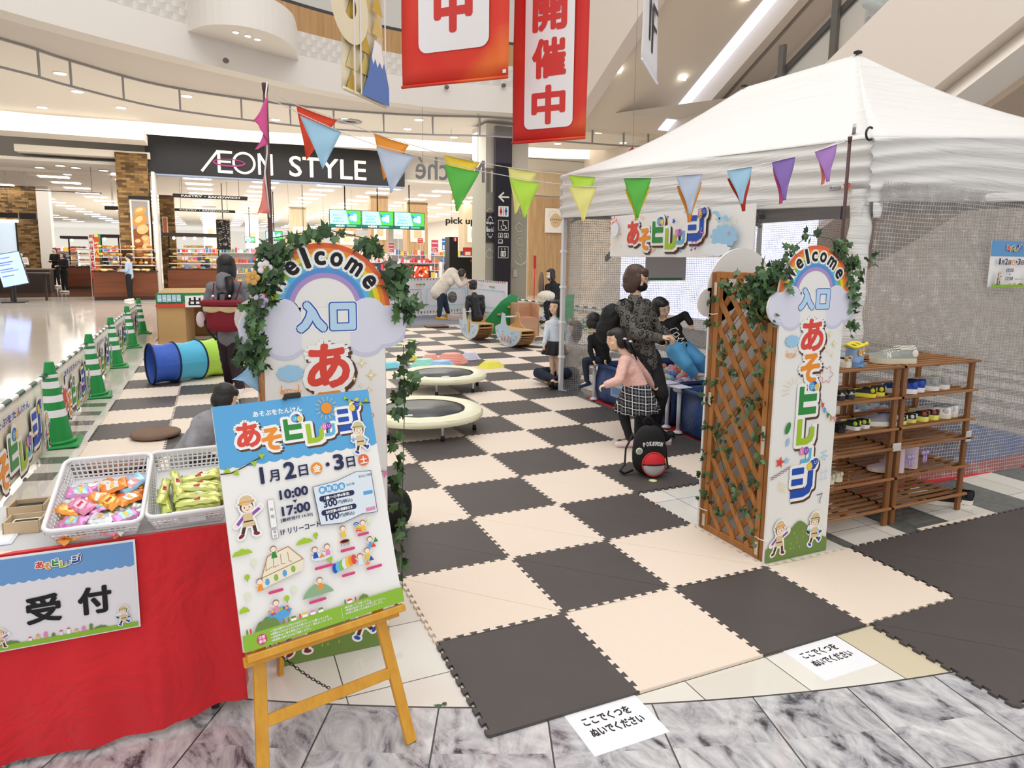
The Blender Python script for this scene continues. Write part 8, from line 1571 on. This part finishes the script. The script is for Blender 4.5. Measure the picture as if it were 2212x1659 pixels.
mb.build('screen', t, True); mb = MB(); mb.box((c.x, 23.75, .4), (.08, .08, .8), blk_); mb.box((c.x, 23.75, .02), (.6, .5, .04), blk_); mb.build('stand', t, True)
# ---- long vertical flags
for k, (xa, xb, ya, yb, y, c, lb) in enumerate(((192, 206, 507, 602, 25.6, 'd84a48', 'long red vertical flag beside the bread counter'), (204, 224, 505, 614, 25.3, '3f9a62', 'long green and yellow vertical flag beside the bread counter'))):
    A, B = PY(xa, ya, y), PY(xb, yb, y); mb = MB(); mb.grid(lambda u, v: (A.x+(B.x-A.x)*u, y+.03*math.sin(v*6), B.z+(A.z-B.z)*v), 6, 12, mat(c, .6), True, .006); a = Art(mb, (A.x, y-.04, B.z), (1, 0, 0), (0, 0, 1), .0008); W2, H2 = B.x-A.x, A.z-B.z
    if k: a.rect(0, H2*.28, W2*.6, H2, mat('f0d05a', .6)); a.rect(0, 0, W2, H2*.26, mat('c8683a', .6)); [a.text(ch, W2*.3, H2*(.84-.13*i), .16, ART['red'], .01, w=.16) for i, ch in enumerate('豚まん販売')]
    else: [a.text(ch, W2*.5, H2*(.85-.13*i), .13, ART['white'], .006, w=.12) for i, ch in enumerate('焼きたてパン')]
    mb.tube([(A.x-.02, y, 0), (A.x-.02, y, A.z+.1)], .012, mat('d8d8da', .4), 6); mb.solo('flag_banner', lb, 'flag')
# ---- chalk menu board, screens
A, B = PY(466, 474, 30), PY(499, 540, 30); mb = MB(); mb.box(((A.x+B.x)/2, 30, (A.z+B.z)/2), (B.x-A.x, .1, A.z-B.z), mat('6a4a30', .5)); mb.box(((A.x+B.x)/2, 29.94, (A.z+B.z)/2), (B.x-A.x-.08, .03, A.z-B.z-.08), mat('201d1b', .6)); a = Art(mb, (A.x, 29.92, B.z), (1, 0, 0), (0, 0, 1), .0008); r_ = random.Random(4)
for k in range(60): x, y = r_.uniform(.06, .6), r_.uniform(.08, 1.4); a.line([(x, y), (x+r_.uniform(-.09, .09), y+r_.uniform(-.06, .06)), (x+r_.uniform(-.09, .09), y+r_.uniform(-.06, .06))], .008, ART['white'])
mb.tube([((A.x+B.x)/2, 30, A.z), ((A.x+B.x)/2, 30, 4.6)], .02, dk, 6); mb.solo('menu_board', 'black chalkboard with white drawings hanging beyond the pastry signs', 'board')
def tv(x0, x1, z0, z1, y, label, rod=True):
    t = thing('hanging_screen', label, 'screen', ((x0+x1)/2, y, z0)); mb = MB(); mb.box(((x0+x1)/2, y, (z0+z1)/2), (x1-x0, .09, z1-z0), blk_); mb.build('housing', t, True); W2, H2 = x1-x0, z1-z0; mb = MB(); a = Art(mb, (x0, y-.046, z0), (1, 0, 0), (0, 0, 1), .001); e = lambda c: mat(c, .4, emit=.75)
    a.rect(.02, H2*.2, W2-.02, H2-.02, e('a5e6ee')); a.poly([(W2*.52, H2-.02), (W2*.62, H2*.2), (W2-.02, H2*.2), (W2-.02, H2-.02)], e('49b83e')); a.ell(W2*.76, H2*.6, W2*.15, H2*.3, e('3aa8d8'), 20); a.ell(W2*.7, H2*.55, W2*.07, H2*.13, e('d9f2fa'), 14); a.rr(W2*.75, H2*.38, W2*.86, H2*.78, .02, e('c4ecf6')); a.poly([(W2*.57, H2*.85), (W2*.66, H2*.7), (W2*.6, H2*.62)], e('2f5fb8')); a.rect(.02, .02, W2-.02, H2*.2, e('0f5f52'))
    for k, s_ in enumerate(('受け取れます', 'iAEONで', 'そのレシート')): a.text(s_, W2*.28, H2*(.30+.17*k), H2*.10, e('3a8cc8'), .002, w=W2*(.34 if k != 1 else .24))
    a.text('iAEON', W2*.33, H2*.06, H2*.10, e('f2fbff'), .004, w=W2*.26); a.rect(W2*.54, H2*.07, W2*.84, H2*.15, e('5fa8a0')); mb.build('picture', t, True)
    if rod: mb = MB(); mb.tube([((x0+x1)/2, y, z1), ((x0+x1)/2, y, 4.62)], .025, blk_, 8); mb.build('ceiling_rod', t, True)
YT = 26.6; xs = [PY(px, 460, YT).x for px in (710, 780, 850, 917)]; zz = PY(710, 491, YT).z, PY(710, 452, YT).z
for k in range(3): tv(xs[k]+.01, xs[k+1]-.01, zz[0], zz[1], YT, '%s of three hanging blue and green screens in the shop entrance' % ('leftmost', 'middle one', 'rightmost')[k])
for px, py, w_, y, lb in ((592, 510, 36, 33, 'small hanging blue and green screen left of the bunting pole, upper'), (540, 518, 22, 45, 'distant small blue and green screen beyond the chalkboard')): A = PY(px-w_/2, py+w_*.28, y); B = PY(px+w_/2, py-w_*.28, y); tv(A.x, B.x, A.z, B.z, y, lb)
# ---- monitors above the drawing wall
for k, (xa, xb) in enumerate(((872, 893), (889, 927))):
    A, B = PY(xa, 602, 19.4+.1*k), PY(xb, 573, 19.4+.1*k); y = 19.4+.1*k; t = thing('floor_monitor', ('left' if k == 0 else 'right')+' of two black-framed monitors with orange-red pictures behind the drawing wall', 'screen', ((A.x+B.x)/2, y, 0)); mb = MB(); mb.box(((A.x+B.x)/2, y, (A.z+B.z)/2), (B.x-A.x, .08, B.z-A.z), blk_); mb.box(((A.x+B.x)/2, y, A.z/2), (.4, .3, A.z), blk_); mb.build('housing', t, True); mb = MB(); a = Art(mb, (A.x, y-.041, A.z), (1, 0, 0), (0, 0, 1), .0008); W2, H2 = B.x-A.x, B.z-A.z; a.rect(.03, .03, W2-.03, H2-.03, mat('c8402e', .4, emit=.6)); r_ = random.Random(k)
    for j in range(22): a.ell(r_.uniform(.06, W2-.06), r_.uniform(.06, H2-.06), .035, .035, mat(r_.choice(['f6efe6', 'f2a23c', 'f8e0d8', 'e8622e']), .4, emit=.6), 10)
    a.text('中', W2*.5, H2*.3, H2*.35, mat('3a1410', .5), .004, w=W2*.16); mb.build('picture', t, True)
# ---- pillar with information totem
PXa, PXb = PY(1048, 600, 18.0).x, PY(1137, 600, 18.0).x; pg = mat('a5a294', .7); pgl = mat('c9c6bb', .7)
mb = MB(); mb.box(((PXa+PXb)/2, 18.6, 2.85), (PXb-PXa, 1.2, 5.7), pg); mb.box(((PXa+PXb)/2, 18.6, 5.0), (PXb-PXa+.01, 1.21, 1.4), mat('e8e2d8', .7)); mb.box(((PXa+PXb)/2, 18.6, 4.33), (PXb-PXa+.02, 1.22, .06), mat('a08a68', .6)); 
for k in range(11): x = PXa+.04+(PXb-PXa)*k/11; mb.box((x+.03, 17.985, 3.95), (.055 if k % 2 else .08, .02, .66), mat('e6e2d8' if k % 2 else '8a8478', .7))
a = Art(mb, (PXa, 17.98, 0), (1, 0, 0), (0, 0, 1), .0008); ww = mat('d6d4c9', .6); W2 = PXb-PXa
for cx, cz, s_ in ((W2*.80, 2.55, .12), (W2*.86, 3.1, .1), (W2*.82, 2.1, .1), (W2*.1, 3.0, .1), (W2*.1, 1.7, .12)): a.band(cx, cz, s_, s_+.02, 20, 330, ww, 20); a.line([(cx-s_*.5, cz+s_), (cx, cz+s_*1.6), (cx+s_*.3, cz+s_)], .016, ww)
a.band(W2*.84, 1.55, .19, .21, 190, 340, ww, 20); a.band(W2*.84, 1.62, .22, .24, 200, 330, ww, 20); a.line([(W2*.84, 1.6), (W2*.78, 1.75), (W2*.86, 1.72)], .02, ww)
a.rect(0.0, 2.05, W2*.2, 3.0, mat('6a5846', .6)); a.rect(.0, 2.08, W2*.19, 2.97, mat('3b3c42', .6)); a.text('Nogata', W2*.1, 2.62, .10, ART['white'], .004, w=W2*.18); a.text('Marché', W2*.1, 2.40, .12, ART['white'], .004, w=W2*.18); [a.ell(W2*.1+.11*math.cos(q), 2.54+.32*math.sin(q), .02, .03, ART['white'], 6) for q in (2*PI*k/16 for k in range(16))]
a.rect(W2*.66, .98, W2*.76, 1.22, mat('b9b9b4', .4)); struct('wall_pillar', mb)
t = thing('guide_totem', 'tall black guide board with white arrow and pictograms on the pillar', 'sign', (PY(1084, 600, 17.9).x, 17.8, 0)); xa, xb = PY(1067, 600, 17.8).x, PY(1101, 600, 17.8).x; mb = MB(); mb.box(((xa+xb)/2, 17.8, 2.8), (xb-xa, .14, 5.6), mat('22222e', .35)); mb.box(((xa+xb)/2, 17.8, 4.95), (xb-xa+.004, .145, .9), mat('4a4656', .2)); mb.build('board', t, True)
mb = MB(); a = Art(mb, (xa, 17.728, 0), (1, 0, 0), (0, 0, 1), .0008); W2 = xb-xa; zq = lambda py: PY(1084, py, 17.83).z; wh, tb_ = ART['white'], mat('22222e', .35); z = zq(426); a.line([(W2*.22, z), (W2*.82, z)], .05, wh); a.line([(W2*.22, z), (W2*.5, z+.13)], .05, wh); a.line([(W2*.22, z), (W2*.5, z-.13)], .05, wh)
def ic(py, h, filled, x0=.18, x1=.82):
    z = zq(py); a.rr(W2*x0, z-h/2, W2*x1, z+h/2, .02, wh)
    if not filled: a.rr(W2*x0+.012, z-h/2+.012, W2*x1-.012, z+h/2-.012, .015, tb_)
    return z
z = ic(457, .32, True)
for sx, c in ((-.085, 'c8303a'), (.085, '2c58b0')): a.ell(W2*.5+sx, z+.1, .026, .026, mat(c, .5), 10); a.poly([(W2*.5+sx-.05, z-.02 if sx > 0 else z-.05), (W2*.5+sx+.05, z-.02 if sx > 0 else z-.05), (W2*.5+sx+.03, z+.07), (W2*.5+sx-.03, z+.07)], mat(c, .5)); a.rect(W2*.5+sx-.02, z-.12, W2*.5+sx+.02, z-.02, mat(c, .5))
a.rect(W2*.5-.006, z-.13, W2*.5+.006, z+.13, ART['black'])
z = ic(487, .32, False); a.ell(W2*.47, z+.11, .024, .024, wh, 10); a.line([(W2*.47, z+.07), (W2*.48, z-.01), (W2*.62, z-.01), (W2*.70, z-.10)], .022, wh); a.band(W2*.5, z-.05, .07, .088, 140, 370, wh, 16)
for x0_ in (.18, .54): z = ic(509, .15, False, x0_, x0_+.28); a.ell(W2*(x0_+.14), z+.02, .02, .02, wh, 8); a.rect(W2*(x0_+.14)-.03, z-.05, W2*(x0_+.14)+.03, z-.01, wh)
z = ic(522, .13, False, .18, .46); a.line([(W2*.22, z-.03), (W2*.42, z-.03), (W2*.42, z+.03)], .014, wh)
z = ic(545, .36, False); a.rect(W2*.34, z-.13, W2*.66, z+.04, wh); a.line([(W2*.4, z+.13), (W2*.4, z+.07)], .02, wh); a.line([(W2*.6, z+.07), (W2*.6, z+.13)], .02, wh); [a.rect(W2*(.38+.09*k), z-.11, W2*(.42+.09*k), z+.01, tb_) for k in range(3)]
mb.build('pictogram', t, True)
# ---- info counter, suspended letters
A, B = PY(968, 512, 20.6), PY(1062, 640, 20.6); t = thing('information_counter', 'black information counter with red round i, left of the pillar', 'counter', ((A.x+B.x)/2, 20.6, 0)); mb = MB(); zt_, zm = A.z, PY(1000, 556, 20.6).z; xm = PY(986, 556, 20.6).x; mb.box(((A.x+xm)/2, 20.7, zt_/2), (xm-A.x, .5, zt_), mat('1b191c', .35)); mb.box(((xm+B.x)/2, 20.8, zm/2), (B.x-xm, .7, zm), mat('1b191c', .35)); mb.box(((xm+B.x)/2, 20.75, zm+.03), (B.x-xm, .8, .05), mat('f2f0ec', .4)); mb.build('body', t, True)
mb = MB(); a = Art(mb, (A.x, 20.445, 0), (1, 0, 0), (0, 0, 1), .0008); z = PY(979, 517, 20.5).z; a.ell((xm-A.x)*.68, z, .075, .085, mat('c03038', .4), 18); a.text('i', (xm-A.x)*.68, z, .10, ART['white'], .008, valign='c'); a.ell(PY(1018, 563, 20.44).x-A.x, PY(1018, 563, 20.44).z, .045, .05, mat('c03038', .4), 16); a.text('Information', PY(1023, 563, 20.44).x-A.x, PY(1018, 565, 20.44).z-.03, .08, ART['white'], .003, w=.56, align='l'); mb.build('lettering', t, True)
mb = MB(); c = PY(1010, 548, 20.6); mb.box((c.x, 20.6, zm+.2), (.34, .03, .3), mat('c23a34', .5)); mb.box((c.x, 20.58, zm+.14), (.2, .02, .12), mat('f0d8b8', .5)); mb.solo('standing_card', 'red patterned standing card on the information counter', 'card')
def letters(txt, p0, p1, y, size, c, label, mirror=False, name='suspended_letters', z1=None):
    A, B = PY(*p0, y), PY(*p1, y); mb = MB(); w_ = B.x-A.x
    for d in (0, .03): 
        a = Art(mb, (A.x if not mirror else B.x, y-d, A.z), (1 if not mirror else -1, 0, 0), (0, 0, 1), .001); a.text(txt, w_/2, 0, size, mat(c, .4), .006, w=w_)
    mb.tube([(A.x+w_*.1, y, A.z+size*.5), (A.x+w_*.1, y, z1 or A.z+size*2.5)], .006, mat('8b8b8e', .4), 5); mb.tube([(A.x+w_*.9, y, A.z+size*.5), (A.x+w_*.9, y, z1 or A.z+size*2.5)], .006, mat('8b8b8e', .4), 5); mb.solo(name, label, 'sign')
letters('pick up store', (963, 487), (1078, 487), 19.9, .28, '35302d', 'dark suspended letters reading pick up store, left of the pillar', z1=5.8); letters('Marché', (898, 386), (1046, 392), 16.8, .62, '8f9094', 'grey metal shop-name letters seen from behind, hanging left of the pillar', mirror=True, z1=5.8); letters('Smart full_days', (692, 511), (768, 511), 30, .2, '4a3a2c', 'brown suspended letters over the shop aisle above the left arch', z1=4.6); letters('Danish', (622, 526), (658, 526), 28.6, .16, '3a322c', 'dark bakery lettering above the ivy of the left arch', z1=4.6)
mb = MB(); A, B = PY(612, 534, 28.8), PY(700, 516, 28.8); mb.box(((A.x+B.x)/2, 28.8, (A.z+B.z)/2), (B.x-A.x, .05, B.z-A.z), mat('f1e6bd', .5)); mb.tube([((A.x+B.x)/2, 28.8, B.z), ((A.x+B.x)/2, 28.8, 4.6)], .01, dk, 5); mb.solo('hanging_board', 'long pale yellow hanging board behind the dark bakery lettering', 'board')
# ---- distant shop interior: timber columns, display shelves, price boards
for k, (x, y, w_, m) in enumerate(((7.0, 33, .9, tw), (9.8, 36, 1.2, tw), (4.2, 44, 1.0, tw2), (8.3, 50, 1.4, tw), (-1.0, 46, .8, white), (1.8, 52, .9, white), (12.5, 34, 1.2, tw2))): mb = MB(); mb.box((x, y, 2.3), (w_, w_*.8, 4.6), m); mb.box((x, y-w_*.4-.02, 2.9), (w_*.7, .04, 1.0), mat('f4f1ea', .5)); mb.box((x, y-w_*.4-.05, 2.9), (w_*.36, .03, .5), mat('dfc6a0', .5)); struct('wall_shop_column', mb)
goods = [mat(c, .5) for c in ('e8536a', 'f4f0f2', 'f7c8d4', 'd83a3a', 'f0e6e0', 'f3a0b8', '5f86c8', 'f2d24a', 'ffffff', '8fc4a0', '3a4a7a', 'e88a50')]
def gondola(x, y, w_, label, seed, h=1.5):
    t = thing('display_shelf', label, 'display shelf', (x, y, 0)); fw = mat('f6f4f2', .4); r_ = random.Random(seed)
    mb = MB(); mb.box((x, y+.2, h/2), (w_, .05, h), fw); mb.box((x, y, .08), (w_, .5, .16), fw); [mb.box((x+s*w_/2, y, h/2), (.03, .5, h), fw) for s in (-1, 1)]; mb.build('frame', t, True)
    for k in range(4): mb = MB(); mb.box((x, y, .3+(h-.35)*k/3), (w_-.04, .46, .025), fw); mb.build('shelf', t, True)
    mb = MB()
    for k in range(4):
        q = x-w_/2+.08
        while q < x+w_/2-.1: s_ = r_.uniform(.07, .2); hh = r_.uniform(.1, .26); mb.box((q+s_/2, y-.08, .315+(h-.35)*k/3+hh/2), (s_*.9, .2, hh), r_.choice(goods)); q += s_+.01
    o = mb.solo('shelf_goods', 'mixed pink, white and red packages on the %s' % label, 'goods', kind='stuff')
gl = [(3.3, 28.6, 1.9), (5.4, 28.2, 1.9), (7.6, 27.6, 1.8), (9.8, 28.4, 1.8), (2.2, 31.5, 2.0), (5.0, 32.0, 2.2), (8.0, 31.4, 2.0), (11.2, 31, 2.0), (.2, 30.5, 1.6), (1.0, 35, 2.4), (4.6, 36, 2.4), (12.0, 36.5, 2.4), (-1.6, 38, 2.4), (-5, 40, 2.6), (6.5, 41, 2.6), (10.4, 43, 2.6), (-9, 42, 2.6), (1.6, 42, 2.4)]
pl_ = ['in the first row nearest the entrance, left end', 'in the first row, second from left', 'in the first row behind the right monitor', 'in the first row left of the information counter', 'in the second row, left end', 'in the second row, second from left', 'in the second row, third from left', 'in the second row, right end', 'beyond the left ivy', 'in the third row, left of the timber column', 'in the third row, middle', 'in the third row, right end', 'far back behind the chalkboard', 'far back behind the brick pier', 'far back in the middle aisle', 'far back at the right', 'far back at the bakery side', 'far back left of the middle aisle']
for k, ((x, y, w_), nm_) in enumerate(zip(gl, pl_)): gondola(x, y, w_, 'white display shelf '+nm_, k, 1.35 if k < 4 else 1.7)
def pop(px, py, w_, h_, y, c, txt, label, stand=True, c2='f4d53a'):
    p = PY(px, py, y); mb = MB(); W2, H2 = w_/1443*depth(p), h_/1443*depth(p); mb.box(p, (W2, .03, H2), mat('f7f4f2', .5)); a = Art(mb, p+V((-W2/2, -.016, -H2/2)), (1, 0, 0), (0, 0, 1), .0008); a.rect(.02, .02, W2-.02, H2-.02, mat(c, .5)); a.rect(.05, .05, W2-.05, H2*.45, mat('f6e9e4', .5))
    if txt: a.text(txt, W2*.5, H2*.12, H2*.27, mat('d03028', .5), .006, w=W2*.7)
    a.rect(W2*.15, H2*.7, W2*.85, H2*.78, ART['white']); mb.tube([p-V((0, 0, H2/2)), V((p.x, p.y, .0))], .012, mat('d8d8da', .4), 6); mb.solo('price_board', label, 'price board')
for a_ in ((939, 532, 17, 28, 27.0, 'd94a6a', '10%', 'pink price board reading ten percent, left of the information counter'), (845, 535, 14, 22, 27.8, 'd95a78', '10%', 'pink price board reading ten percent above the man in red'), (908, 520, 14, 12, 30, 'd8393a', 'NEW', 'small red shop board above the far display shelves'), (958, 528, 9, 26, 26.5, '3f7ac8', '', 'narrow blue price board beside the information counter'), (875, 548, 8, 12, 29, 'd94a6a', '', 'tiny pink price board between the display shelves'), (818, 552, 9, 12, 29, 'e0606a', '', 'tiny red price board left of the man in red'), (788, 520, 12, 20, 33, 'e9c7a0', '', 'poster board with a small dark figure above the left arch, right side'), (860, 505, 20, 22, 31, 'f4f6fa', '', 'white board on a timber column below the hanging screens')): pop(*a_)
mb = MB(); A = PY(1155, 566, 22); mb.box(A, (.1, .06, .5), mat('c83038', .5)); mb.tube([A, (A.x, 22, 0)], .02, mat('c83038', .4), 8); mb.solo('red_stand', 'slim red stand by the timber doors right of the pillar', 'stand')
bpy.context.view_layer.update()
